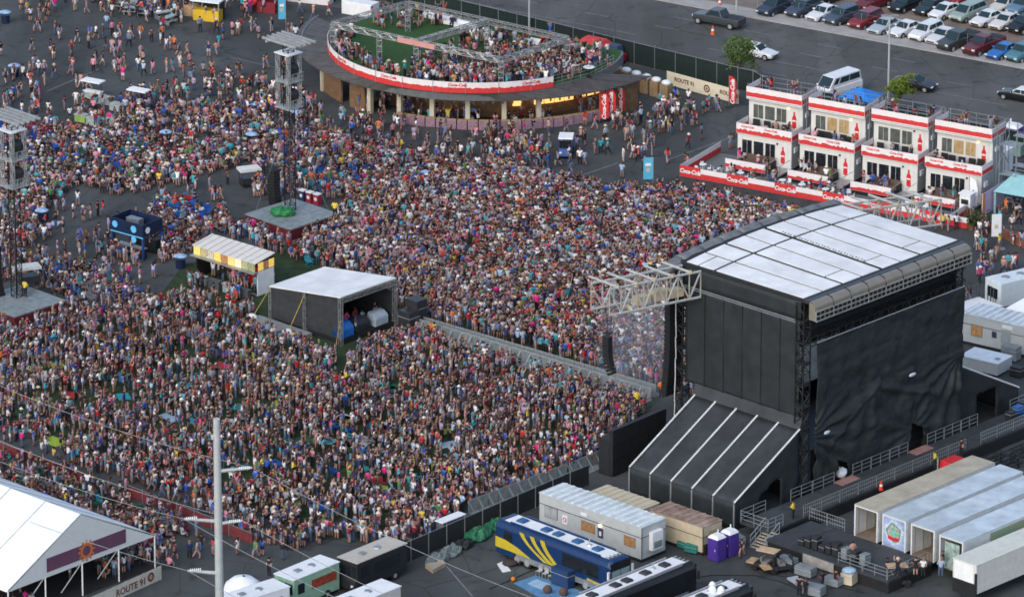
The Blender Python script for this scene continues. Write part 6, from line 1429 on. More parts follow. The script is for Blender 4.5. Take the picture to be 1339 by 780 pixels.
# ================================================================ people
def attr_node(N, name, typ):
    a = N.new('ShaderNodeAttribute'); a.attribute_name = name; a.attribute_type = typ; return a
def people_material():
    m = bpy.data.materials.new('people'); m.use_nodes = True; nt = m.node_tree; N = nt.nodes; L = nt.links; b = N['Principled BSDF']
    b.inputs['Roughness'].default_value = .75; b.inputs['Specular IOR Level'].default_value = .2
    reg = attr_node(N, 'reg', 'GEOMETRY').outputs['Fac']
    col = attr_node(N, 'c_skin', 'INSTANCER').outputs['Color']
    def step(th, newc, cur):
        g = N.new('ShaderNodeMath'); g.operation = 'GREATER_THAN'; g.inputs[1].default_value = th; L.new(reg, g.inputs[0])
        x = N.new('ShaderNodeMix'); x.data_type = 'RGBA'; L.new(g.outputs[0], x.inputs[0]); L.new(cur, x.inputs[6])
        if isinstance(newc, tuple): x.inputs[7].default_value = (*newc, 1)
        else: L.new(newc, x.inputs[7])
        return x.outputs[2]
    for th, nm in ((.5,'c_top'),(1.5,'c_bot'),(2.5,'c_hair')): col = step(th, attr_node(N, nm, 'INSTANCER').outputs['Color'], col)
    col = step(3.5, (.05,.045,.045), col)
    L.new(col, b.inputs['Base Color']); return m
m_people = people_material()
def person_mesh(name, arms='down', legs='stand', short=True, sleeve=.5, hair='short', female=False):
    """one skinned figure, 1.72 m, facing +y"""
    J = {}; E = []; RAD = {}
    def j(n, x, y, z, rx, ry=None): J[n] = Vector((x,y,z)); RAD[n] = (rx, ry or rx)
    hipz = .93; dz = 0
    sit = legs == 'sit'
    if sit: dz = -.45
    j('pelvis',0,0,hipz+dz,.155,.115); j('waist',0,-.01,1.12+dz,.135 if female else .15,.10); j('chest',0,0,1.33+dz,.175 if not female else .155,.115); j('neck',0,.01,1.47+dz,.055); j('head',0,.03,1.58+dz,.095,.105); j('crown',0,.02,1.68+dz,.075,.085)
    E += [('pelvis','waist'),('waist','chest'),('chest','neck'),('neck','head'),('head','crown')]
    sw = .17 if female else .195
    for s, k in ((-1,'l'),(1,'r')):
        j(k+'sh', s*sw,0,1.40+dz,.062); E.append(('chest',k+'sh'))
        if arms == 'down': el, ha = (s*(sw+.06),-.03,1.13+dz), (s*(sw+.05),.06,.90+dz)
        elif arms == 'up': el, ha = (s*(sw+.14),.05,1.60+dz), (s*(sw+.10),.08,1.88+dz)
        elif arms == 'oneup': el, ha = ((s*(sw+.12),.06,1.60+dz), (s*(sw+.06),.10,1.90+dz)) if s > 0 else ((s*(sw+.07),-.02,1.13+dz), (s*(sw+.02),.18,1.0+dz))
        elif arms == 'bent': el, ha = (s*(sw+.07),-.02,1.13+dz), (s*(sw-.06),.24,1.20+dz)
        elif arms == 'clap': el, ha = (s*(sw+.09),.12,1.22+dz), (s*.05,.34,1.36+dz)
        elif arms == 'hips': el, ha = (s*(sw+.20),-.06,1.17+dz), (s*.17,.06,1.02+dz)
        elif arms == 'swing': el, ha = (s*(sw+.05),-.10*s,1.14+dz), (s*(sw+.04),.10-.22*(s > 0),.92+dz)
        j(k+'el',*el,.045); j(k+'ha',*ha,.036); E += [(k+'sh',k+'el'),(k+'el',k+'ha')]
        j(k+'hip', s*.095,0,hipz-.06+dz,.095)
        if legs == 'stand': kn, an = (s*.11,.02,.48), (s*.12,-.02,.08)
        elif legs == 'walk': kn, an = (s*.10,.02+.20*s,.50), (s*.10,-.10+.27*s,.09 if s > 0 else .15)
        else: kn, an = (s*.12,.42,.48), (s*.13,.40,.08)
        j(k+'kn',*kn,.066); j(k+'an',*an,.045); j(k+'to',an[0],an[1]+.14,.035,.042,.035)
        E += [('pelvis',k+'hip'),(k+'hip',k+'kn'),(k+'kn',k+'an'),(k+'an',k+'to')]
    names = list(J); idx = {n: i for i, n in enumerate(names)}
    me = bpy.data.meshes.new(name); me.from_pydata([J[n] for n in names], [(idx[a],idx[b]) for a, b in E], [])
    o = bpy.data.objects.new(name, me); C.objects.link(o)
    o.modifiers.new('skin','SKIN'); sv = me.skin_vertices[0].data
    for n in names: k_ = 1.0 if n in ('head','crown','neck') else 1.16; sv[idx[n]].radius = (RAD[n][0]*k_, RAD[n][1]*k_); sv[idx[n]].use_root = (n == 'pelvis')
    su = o.modifiers.new('sub','SUBSURF'); su.levels = 1; su.render_levels = 1
    bpy.context.view_layer.update()
    ev = bpy.data.meshes.new_from_object(o.evaluated_get(bpy.context.evaluated_depsgraph_get()))
    bpy.data.objects.remove(o)
    verts = [v.co.copy() for v in ev.vertices]; faces = [tuple(p.vertices) for p in ev.polygons]; regs = []
    segs = [(J[a],J[b],a,b) for a, b in E]
    for f in faces:
        c = sum((verts[i] for i in f), Vector())/len(f); best = None
        for p, q, a, b in segs:
            d = q-p; u = max(0,min(1,(c-p).dot(d)/d.length_squared)); dist = (c-(p+d*u)).length
            if best is None or dist < best[0]: best = (dist,u,a,b)
        _, u, a, b = best; r = 1
        if b in ('head','crown') : r = 0
        elif b == 'neck': r = 1 if u < .45 else 0
        elif b.endswith('el'): r = 1 if u < sleeve else 0
        elif b.endswith('ha'): r = 1 if sleeve > 1.2 else 0
        elif b.endswith('hip'): r = 2 if u > .55 else 1
        elif b.endswith('kn'): r = 2 if (not short or u < .62) else 0
        elif b.endswith('an'): r = 2 if not short and u < .93 else (0 if u < .85 else 4)
        elif b.endswith('to'): r = 4
        elif b == 'waist': r = 1
        regs.append(r)
    hd = J['head']
    mbx = MB()
    if hair in ('short','long'):
        mbx.ell((hd.x,hd.y-.02,hd.z+.055),(.105,.118,.10),8,6)
        if hair == 'long': mbx.ell((hd.x,hd.y-.085,hd.z-.10),(.105,.06,.20),7,5)
    else:
        mbx.lathe([(.175,.0),(.17,.015),(.11,.02),(.10,.12),(.07,.155),(.001,.14)], hd.x, hd.y, n=10)
        mbx.v = [(x*1.0, y*1.15, z+hd.z+.045+.045*abs(x)/.18) for x, y, z in mbx.v]
        if hair == 'hatlong': mbx.ell((hd.x,hd.y-.085,hd.z-.12),(.10,.055,.17),7,5)
    n0 = len(verts); verts += [Vector(v) for v in mbx.v]; faces += [tuple(i+n0 for i in f) for f in mbx.f]; regs += [3]*len(mbx.f)
    me2 = bpy.data.meshes.new('person'); me2.from_pydata(verts, [], faces); me2.materials.append(m_people)
    me2.polygons.foreach_set('use_smooth', [True]*len(faces))
    at = me2.attributes.new('reg','FLOAT','FACE'); at.data.foreach_set('value', [float(r) for r in regs]); me2.update()
    bpy.data.meshes.remove(ev); return me2
specs = [('down','stand',False,.5,'short',False),('bent','stand',True,.5,'short',False),('bent','stand',True,.15,'long',True),('up','stand',True,.3,'short',False),('oneup','stand',False,.4,'hat',False),
 ('clap','stand',True,.15,'long',True),('hips','stand',True,.2,'long',True),('down','stand',True,.2,'hatlong',True),('swing','walk',True,.2,'long',True),('swing','walk',False,.5,'hat',False),('swing','walk',True,.5,'short',False),
 ('bent','sit',True,.4,'short',False),('down','sit',True,.2,'long',True),('bent','sit',False,.5,'hat',False),('up','stand',True,.15,'long',True),('bent','stand',False,1.5,'short',False)]
PROT = [person_mesh('p%d' % i, *s) for i, s in enumerate(specs)]
STAND = [0,1,2,3,4,5,6,7,14,15]; STW = [1.2,1.5,1.7,.55,.2,.9,1.0,.2,.5,.8]; WALK = [8,8,10,10,9]; SIT = [11,11,11,12,12,12,13]
TOPS = [('black',(.016,.016,.019),20),('charcoal',(.05,.05,.055),4),('navy',(.022,.035,.10),12),('white',(.66,.68,.70),20),('grey',(.24,.26,.29),9),('red',(.48,.025,.03),7),('maroon',(.17,.015,.035),7),('denim blue',(.08,.15,.28),8),('pale blue',(.32,.46,.60),11),('teal',(.03,.34,.42),6),('pink',(.60,.22,.32),6),('hot pink',(.62,.02,.22),2.2),('tan',(.40,.24,.19),2.5),('orange',(.60,.14,.03),1.6),('green',(.06,.20,.06),2.2),('yellow',(.60,.45,.05),1.4),('royal blue',(.02,.10,.45),6),('lavender',(.34,.29,.46),6),('brown',(.10,.055,.04),6)]
BOTS = [('blue jeans',(.07,.10,.18),9,0),('dark trousers',(.02,.02,.025),7,0),('denim shorts',(.14,.21,.33),11,1),('dark shorts',(.03,.03,.035),6,1),('white shorts',(.55,.55,.54),3,1),('khaki shorts',(.30,.24,.16),4,1)]
HAIR = [('dark-haired',(.022,.014,.010),10),('brown-haired',(.08,.045,.025),7),('blond',(.25,.17,.10),4)]
HATS = [('straw-hatted',(.50,.40,.26),6),('white-hatted',(.62,.60,.56),3),('black-hatted',(.02,.02,.02),3)]
SKIN = [(.31,.17,.135),(.37,.215,.18),(.24,.13,.10),(.43,.27,.225),(.13,.07,.052)]; SKW = [5,5,4,3,1.4]
pr = random.Random(77)
def pick(lst): return pr.choices(lst, [x[2] for x in lst])[0]
def outfit(pi, top=None, bot=None):
    t = next(x for x in TOPS if x[0] == top) if top else pick(TOPS)
    short = specs[pi][2]; bs = [b for b in BOTS if b[3] == int(short)]
    b = next((x for x in bs if x[0] == bot), None) if bot else pick(bs); b = b or pick(bs)
    h = pick(HATS) if specs[pi][4].startswith('hat') else pick(HAIR)
    def jit(c, a=.18): k = 1+pr.uniform(-a,a); return tuple(min(1,x*k) for x in c)
    return t[0], b[0], h[0], jit(t[1]), jit(b[1]), jit(h[1]), jit(pr.choices(SKIN,SKW)[0],.1)
# ---------------------------------------------------------------- where the crowd stands
def inside(x, y, poly):
    c = False; j = len(poly)-1
    for i in range(len(poly)):
        xi, yi = poly[i]; xj, yj = poly[j]
        if (yi > y) != (yj > y) and x < (xj-xi)*(y-yi)/(yj-yi)+xi: c = not c
        j = i
    return c
def world_poly(pp, z=0): return [tuple(P(x, y, z).xy) for x, y in pp]
def footprint(o, x0, y0, x1, y1, rz): 
    return [tuple(offset(o, rz, a, b).xy) for a, b in ((x0,y0),(x1,y0),(x1,y1),(x0,y1))]
EXC = [world_poly(p) for p in (
  [(45,318),(62,268),(98,243),(128,275),(150,280),(148,330),(125,345),(95,345),(60,335)],
  [(165,258),(225,242),(300,222),(312,232),(306,262),(280,282),(250,265),(200,262)],
  [(118,345),(190,352),(222,362),(208,392),(170,378)],
  [(512,412),(520,408),(868,510),(872,524),(850,534),(512,430)],
  [(300,305),(313,281),(389,259),(450,279),(380,302)],
  [(-30,400),(10,368),(88,392),(40,418)],
  [(330,410),(350,385),(400,390),(520,398),(530,420),(450,440),(350,430)],
  [(240,352),(262,340),(365,372),(350,400),(300,402),(236,372)],
  [(140,335),(200,350),(215,325),(150,300)],
)]
EXC.append([tuple(SL(a,b).xy) for a, b in ((-2,-30),(40,-30),(40,17.5),(-2,17.5))])
EXC.append([tuple(SL(a,b).xy) for a, b in ((-14,-30),(-2,-30),(-2,15.5),(-9.5,15.5))])
EXC.append([tuple(HL(a,b).xy) for a, b in ((-4,-6.8),(30,-6.8),(30,14),(-4,14))])
EXC.append([tuple((BC+bcirc(BR+.8,R(6*k),0)).xy) for k in range(60)])
EXC.append(footprint(dp1, -4.3,-4.3,4.0,4.0, R(45))); EXC.append(footprint(dp2, -4.2,-4.2,3.9,3.9, R(45)))
EXC.append(footprint(fa, -2.0,-3.2,12.0,9.0, fz)); EXC.append(footprint(ba0, -.8,-2.2,9,3.0, bz))
def free(w): return not any(inside(w.x, w.y, e) for e in EXC)
# regions: polygon in survey points, density (people per m2), seated share, facing, zone
STG = SL(10.5, 15)
REG = [
 ([(455,262),(520,235),(650,222),(760,246),(800,258),(885,252),(965,270),(1050,288),(940,318),(870,350),(900,420),(905,520),(868,520),(690,455),(520,420),(520,380),(440,330),(450,280)], 1.65, .0, 'stage'),
 ([(520,430),(690,480),(850,532),(800,600),(740,622),(612,668),(560,708),(500,716),(380,700),(330,640),(330,520),(350,440),(440,440)], 1.3, .05, 'stage'),
 ([(0,470),(120,420),(230,390),(330,410),(350,440),(330,520),(330,640),(380,700),(430,712),(380,722),(320,705),(230,650),(120,622),(0,575)], 1.05, .14, 'stage'),
 ([(0,420),(90,400),(200,392),(240,372),(120,425),(0,478)], 1.1, .3, 'stage'),
 ([(90,345),(120,350),(205,392),(90,402),(60,380),(0,372),(0,330)], 1.0, .6, 'stage'),
 ([(0,165),(60,168),(120,175),(220,140),(330,140),(380,190),(300,220),(225,240),(150,258),(100,240),(45,305),(0,315)], 1.2, .84, 'stage'),
 ([(205,262),(290,270),(300,300),(262,325),(210,345),(190,320),(195,280)], 1.2, .75, 'stage'),
 ([(372,190),(430,180),(540,215),(650,222),(520,240),(450,262),(385,255),(330,260),(330,225)], 1.15, .15, 'stage'),
 ([(300,300),(380,303),(450,280),(520,380),(420,350),(365,335),(300,315)], 1.3, .1, 'stage'),
 ([(200,120),(300,100),(390,120),(420,150),(430,180),(372,190),(330,150),(220,150),(130,135)], .55, .05, 'any'),
 ([(430,130),(500,165),(650,170),(690,190),(660,222),(540,215),(430,180)], .38, .0, 'any'),
 ([(690,150),(800,160),(900,170),(880,230),(760,240),(690,200)], .10, .0, 'any'),
 ([(640,165),(700,160),(720,230),(640,225)], .5, .0, 'any'),
 ([(790,130),(860,125),(920,160),(880,178),(800,172)], .45, .0, 'any'),
 ([(860,120),(960,150),(940,170),(880,150)], .18, .0, 'any'),
 ([(0,95),(60,95),(60,150),(110,130),(110,170),(0,175)], .22, .0, 'any'),
 ([(0,0),(420,0),(420,60),(200,120),(60,95),(0,90)], .065, .0, 'any'),
 ([(100,0),(260,0),(300,20),(250,32),(150,30)], .5, .2, 'any'),
 ([(300,0),(370,0),(370,14),(310,22)], .5, .0, 'any'),
 ([(0,598),(60,614),(165,646),(240,682),(255,706),(200,706),(100,668),(0,648)], 1.2, .7, 'stage'),
 ([(60,585),(300,665),(300,690),(165,640)], .3, .0, 'any'),
 ([(160,735),(208,712),(260,730),(215,750)], .75, .1, 'any'),
 ([(250,690),(330,715),(380,735),(300,735),(240,715)], .22, .0, 'any'),
 ([(1262,340),(1339,330),(1339,385),(1290,375)], .12, .0, 'any'),
 ([(1240,300),(1339,300),(1339,330),(1270,338)], .25, .0, 'any'),
 ([(1270,230),(1339,250),(1339,300),(1270,290)], .3, .0, 'any'),
 ([(380,60),(430,100),(440,140),(400,150),(360,110)], .3, .0, 'any'),
 ([(430,134),(540,152),(700,158),(780,150),(690,165),(540,165)], .55, .0, 'any'),
 ([(150,290),(260,300),(250,320),(190,330)], .7, .5,'stage'),
 ([(100,172),(102,135),(200,132),(200,170)], .55, .1, 'any'),
 ([(20,230),(100,240),(50,322),(0,335),(0,300)], .9, .35, 'any'),
]
KEEP = []
def face(w, mode):
    if mode == 'stage': return math.atan2(STG.y-w.y, STG.x-w.x)-math.pi/2+pr.gauss(0,.35)
    return pr.uniform(0, 6.283)
# ---------------------------------------------------------------- camp chairs
def chair_mesh():
    q = MB(); q.hexa([(-.27,-.25,.40),(.27,-.25,.40),(.27,.25,.43),(-.27,.25,.43),(-.27,-.25,.43),(.27,-.25,.43),(.27,.25,.46),(-.27,.25,.46)])
    q.hexa([(-.27,-.28,.42),(.27,-.28,.42),(.27,-.24,.42),(-.27,-.24,.42),(-.27,-.40,.95),(.27,-.40,.95),(.27,-.36,.95),(-.27,-.36,.95)])
    for s in (-.3,.3): q.box(s-.04,-.3,.60,s+.04,.25,.64)
    for a in (-.27,.27):
        q.tube((a,-.25,0),(-a,-.25,.42),.015,n=4); q.tube((a,.25,0),(-a,.25,.42),.015,n=4); q.tube((a,-.25,0),(a,.25,.42),.015,n=4); q.tube((a,.25,0),(a,-.3,.62),.015,n=4)
    return q
m_ch = {n: M('canvas_'+n.replace(' ','_'), c, .8, var=.15, scale=5) for n, c in (('royal blue',(.02,.09,.38)),('red',(.36,.02,.03)),('dark green',(.02,.10,.06)),('teal',(.03,.25,.30)),('black',(.02,.02,.025)),('maroon',(.15,.015,.04)),('grey',(.2,.2,.22)))}
def big(q): q.v = [(a*1.15,b*1.15,c*1.05) for a,b,c in q.v]; return q
CM = {n: big(chair_mesh()).mesh('camp_chair', m) for n, m in m_ch.items()}
cz = [([(0,160),(70,165),(90,215),(40,235),(0,225)],40,'among the seated rows by the delay tower',('royal blue','red','black')),([(100,205),(150,240),(190,235),(220,200),(160,190)],34,'among the packed seated rows',('royal blue','dark green','teal','black')),([(200,255),(240,262),(290,270),(270,300),(210,290)],40,'in the seated block near the container bar',('royal blue','teal','red')),([(390,228),(440,215),(500,225),(470,250),(400,250)],34,'behind the delay platform',('royal blue','teal','maroon')),([(0,600),(120,640),(230,676),(245,700),(110,664),(0,642)],60,'beside the red mesh fence',('dark green','maroon','teal','black','grey')),([(60,345),(130,350),(200,392),(100,400)],34,'in the rows beside the seated crowd lane',('royal blue','teal','grey')),([(380,300),(500,340),(480,360),(400,350)],12,'behind the mixing tent',('teal','royal blue')),([(330,560),(560,560),(560,650),(360,650)],16,'dotted through the standing crowd on the lawn',('teal','red','royal blue','dark green'))]
for pp, n, zn, cols in cz:
    poly = world_poly(pp); k = 0; xs_ = [p[0] for p in poly]; ys_ = [p[1] for p in poly]; tr_ = 0
    while k < n and tr_ < 4000:
        tr_ += 1; x, y = pr.uniform(min(xs_),max(xs_)), pr.uniform(min(ys_),max(ys_))
        if not inside(x,y,poly) or not free(Vector((x,y,0))): continue
        cn = cols[min(len(cols)-1, int(abs(noise.noise(Vector((x*.35,y*.35,7))))*2.2*len(cols)))]
        o = add('camp_chair', CM[cn], None, (x,y,0), (0,0,face(Vector((x,y,0)),'stage'))); tag(o, '%s folding camp chair %s' % (cn, zn), 'chair', '%s camp chairs %s' % (cn, zn)); k += 1; KEEP.append((x,y,.34))
# picnic blankets on the lawn
for k, (x, y, w, h, cn, lab) in enumerate(((375,468,2.2,1.6,(.55,.56,.58),'white blanket spread near the mixing tent crowd'),(470,578,2.0,3.0,(.5,.52,.55),'pale blanket spread in the lawn crowd'),(430,577,1.6,1.4,(.15,.38,.48),'light blue blanket on the lawn'),(312,612,1.8,.9,(.08,.35,.50),'bright blue blanket by the steel pole'),(320,470,1.4,1.2,(.35,.45,.05),'lime blanket in the lawn crowd'),(260,470,1.6,1.2,(.45,.40,.50),'lavender blanket in the lawn crowd'),(455,306,1.8,1.2,(.30,.26,.42),'lavender blanket behind the delay platform'),(72,292,1.2,.9,(.45,.55,.65),'pale board lying on the asphalt lane'),(30,560,2.0,1.4,(.03,.2,.22),'dark teal blanket beside the seated rows'))):
    o = MB().box(-w/2,-h/2,0,w/2,h/2,.03).build('picnic_blanket', M('blanket_%d' % k, cn, .9, var=.2, scale=4), None, loc=(*G(x,y).xy,.012), rot=(0,0,R(-40+17*k))); tag(o, lab, 'blanket'); KEEP.append((G(x,y).x,G(x,y).y,max(w,h)*.55))

bcols = (('teal',(.02,.28,.32)),('royal blue',(.02,.10,.40)),('white',(.55,.56,.58)),('pale blue',(.28,.42,.55)),('red',(.36,.03,.04)),('purple',(.20,.10,.30)),('lime',(.30,.42,.05)),('dark green',(.02,.10,.06)))
bz_ = [([(0,450),(330,420),(420,520),(420,680),(330,660),(120,600),(0,550)],52,'among the loosely packed lawn crowd'),([(420,470),(620,540),(600,650),(420,690)],34,'on the lawn behind the front crowd'),([(450,270),(620,250),(700,330),(560,390),(460,330)],10,'in the crowd behind the mixing tent')]
for pp, n, zn in bz_:
    poly = world_poly(pp); k = 0; xs_ = [p[0] for p in poly]; ys_ = [p[1] for p in poly]
    while k < n:
        x, y = pr.uniform(min(xs_),max(xs_)), pr.uniform(min(ys_),max(ys_))
        if not inside(x,y,poly) or not free(Vector((x,y,0))): continue
        cn, cc = pr.choice(bcols)
        o = MB().box(-.8,-.6,0,.8,.6,.03).build('picnic_blanket', M('throw_'+cn.replace(' ','_'), cc, .9, var=.2, scale=4), None, loc=(x,y,.012), rot=(0,0,pr.uniform(0,3))); o.scale = (pr.uniform(.8,1.5),pr.uniform(.8,1.6),1); tag(o, cn+' picnic blanket '+zn, 'blanket', cn+' blankets '+zn); k += 1; KEEP.append((x,y,.95))
KG = {}
for (a, b, r_) in KEEP: KG.setdefault((int(a//2),int(b//2)), []).append((a,b,r_))
def kept(x, y):
    cx, cy = int(x//2), int(y//2)
    return any((a-x)**2+(b-y)**2 < r_*r_ for i in (-1,0,1) for j_ in (-1,0,1) for (a,b,r_) in KG.get((cx+i,cy+j_), ()))
pts = []   # (world xyz, rz, proto, scale)
def area(poly):
    return abs(sum(poly[i][0]*poly[(i+1) % len(poly)][1]-poly[(i+1) % len(poly)][0]*poly[i][1] for i in range(len(poly))))/2
cell = {}
def ok_space(x, y, dmin):
    cx, cy = int(x//.6), int(y//.6)
    for i in (-1,0,1):
        for j_ in (-1,0,1):
            for (a, b) in cell.get((cx+i,cy+j_), ()):
                if (a-x)**2+(b-y)**2 < dmin*dmin: return False
    cell.setdefault((cx,cy), []).append((x,y)); return True
for pp, dens, sit, mode in REG:
    poly = world_poly(pp); n = int(area(poly)*dens*(1.5 if dens > .9 else 1.15)); xs_ = [p[0] for p in poly]; ys_ = [p[1] for p in poly]; tries = 0; k = 0
    while k < n and tries < n*9:
        tries += 1; x, y = pr.uniform(min(xs_),max(xs_)), pr.uniform(min(ys_),max(ys_))
        if not inside(x, y, poly): continue
        w = Vector((x,y,0)); k += 0
        if not free(w): n -= 1 if False else 0; tries += 0; k += .35; continue
        clump = noise.noise(Vector((x*.16,y*.16,2.0)))
        if dens > .3 and clump < -.26 and pr.random() < (.7 if dens < 1.53 else .3): k += .8; continue
        if not ok_space(x, y, .34): continue
        if kept(x, y) and pr.random() < .8: k += .5; continue
        pi = pr.choice(SIT) if pr.random() < (sit if not kept(x, y) else 1.0) else (pr.choices(STAND,STW)[0] if mode == 'stage' or pr.random() < .5 else pr.choice(WALK))
        pts.append((w, face(w, mode), pi, pr.uniform(.93,1.06)*(1.0))); k += 1
# people up on the grass roof deck, terraces, bar floor
def deck_crowd(n, fn, z, sit=.1, mode='any'):
    for _ in range(n):
        w = fn(); pi = pr.choice(SIT) if pr.random() < sit else pr.choices(STAND,STW)[0]
        pts.append((Vector((w.x,w.y,z)), face(w, mode), pi, pr.uniform(.95,1.05)))
def ring(a0, a1, r0, r1):
    def f():
        a = R(pr.uniform(a0,a1)); r = pr.uniform(r0,r1); return RC+Vector((r*math.cos(a), r*math.sin(a), 0))
    return f
deck_crowd(210, ring(238,322,10.0,15.0), 4.62); deck_crowd(55, ring(300,350,6,14.8), 4.62); deck_crowd(44, ring(165,238,13.0,15.0), 4.62); deck_crowd(60, ring(210,320,4,11), 4.62); deck_crowd(70, lambda: P(pr.uniform(600,730), pr.uniform(50,88), 4.62), 4.62, .3)
deck_crowd(36, lambda: P(pr.uniform(480,600), pr.uniform(22,38), 4.62), 4.62, .4); deck_crowd(40, lambda: P(pr.uniform(690,800), pr.uniform(72,96), 4.62), 4.62, .3)
deck_crowd(48, lambda: BC+bcirc(pr.uniform(BR-4.8,BR-1.8), R(pr.uniform(205,318)), 0), 0, .05)
for i in range(4):
    deck_crowd(6, lambda: HL(7.08*i+pr.uniform(.3,5.8), pr.uniform(2.5,4.6)), 6.6, .1); deck_crowd(4, lambda: HL(7.08*i+pr.uniform(.4,5.6), pr.uniform(.4,1.0)), 3.45, .4); deck_crowd(5, lambda: HL(7.08*i+pr.uniform(.4,4.2), pr.uniform(-1.4,-.7)), .55, .6)
deck_crowd(16, lambda: HL(pr.uniform(-2.5,15), pr.uniform(-5.6,-3)), .02)
deck_crowd(14, lambda: offset(ba0, bz, pr.uniform(.5,7.6), pr.uniform(.3,1.4)), .15)
for (x0_, x1_, y0_, y1_, n_) in ((40,150,262,345,22),(170,300,225,268,16),(120,210,345,385,14),(140,230,290,335,18),(0,60,100,160,16),(440,700,160,200,26)): deck_crowd(n_, lambda: P(pr.uniform(x0_,x1_), pr.uniform(y0_,y1_)), 0, .05)
deck_crowd(16, lambda: offset(Vector((bo.location.x,bo.location.y,0)), R(-38), pr.uniform(-.5,4.5), pr.uniform(-1.6,-.5)), 0, .05); deck_crowd(14, lambda: offset(ba0, bz, pr.uniform(.5,8), pr.uniform(-2.6,-1.6)), 0, .05)
deck_crowd(10, lambda: offset(fa, fz, pr.uniform(1,9), pr.uniform(1,6.5)), .5, 0, 'stage')
deck_crowd(10, lambda: Vector((mq.location.x,mq.location.y,0))+Vector((math.cos(gr),math.sin(gr),0))*pr.uniform(1,GW-1)+Vector((-math.sin(gr),math.cos(gr),0))*pr.uniform(.3,5), 0, .1)
deck_crowd(40, lambda: Vector((mq.location.x,mq.location.y,0))+Vector((math.cos(gr),math.sin(gr),0))*pr.uniform(GW*.72,GW+1)+Vector((-math.sin(gr),math.cos(gr),0))*pr.uniform(1,7), 0, .2)
# ---------------------------------------------------------------- individuals
IND = []   # (location, facing, proto, scale, outfit or None, zone phrase)
def one(x, y, pi, top=None, bot=None, zone='', z=0, rz=None):
    w = P(x, y, z); IND.append((Vector((w.x,w.y,z)), pr.uniform(0,6.28) if rz is None else rz, pi, pr.uniform(.97,1.05), top, bot, zone))
one(1222,612,15,'yellow','dark trousers','on the loading ramp behind the stage',1.2); one(1257,596,0,'black','dark trousers','on the ramp beside the trailer roofs',1.2); one(1037,678,15,'yellow','dark trousers','leaning at the ramp rail',1.2)
one(970,728,10,'black','khaki shorts','beside the metal stairs'); one(1174,754,4,'black','dark trousers','standing on the dock edge',1.2); one(1197,752,1,'black','dark shorts','by the open trailer on the dock',1.2); one(1207,753,0,'white','dark trousers','by the open trailer on the dock',1.2); one(1230,754,15,'pale blue','blue jeans','beside the patterned trailer',1.2); one(1233,744,0,'black','dark trousers','beside the patterned trailer',1.2); one(1115,732,15,'tan','dark trousers','working among the road cases',1.2)
one(1093,768,0,'black','dark trousers','beside the cream tub'); one(1045,778,0,'black','dark trousers','at the pale dolly in the yard'); one(1053,779,15,'black','dark trousers','at the pale dolly in the yard'); one(1075,770,1,'black','dark shorts','by the long grey case'); one(1160,752,0,'black','dark trousers','at the cart in front of the dock'); one(425,774,15,'yellow','dark trousers','beside the mint food truck'); one(352,752,0,'black','dark trousers','behind the domed canopy')
one(900,492,15,'yellow','dark trousers','on the black tower catwalk',3.4); one(865,520,15,'orange','dark trousers','on the screen wall catwalk',3.4); one(833,533,15,'yellow','dark trousers','on the screen wall catwalk',3.4); one(33,388,15,'yellow','dark trousers','on the delay platform',1.2); one(438,284,15,'yellow','dark trousers','on the delay platform edge',1.2); one(423,420,0,'black','khaki shorts','in front of the mixing tent wall',.5)
one(563,442,15,'orange','dark trousers','walking in the barricaded aisle'); one(568,443,15,'yellow','dark trousers','walking in the barricaded aisle')
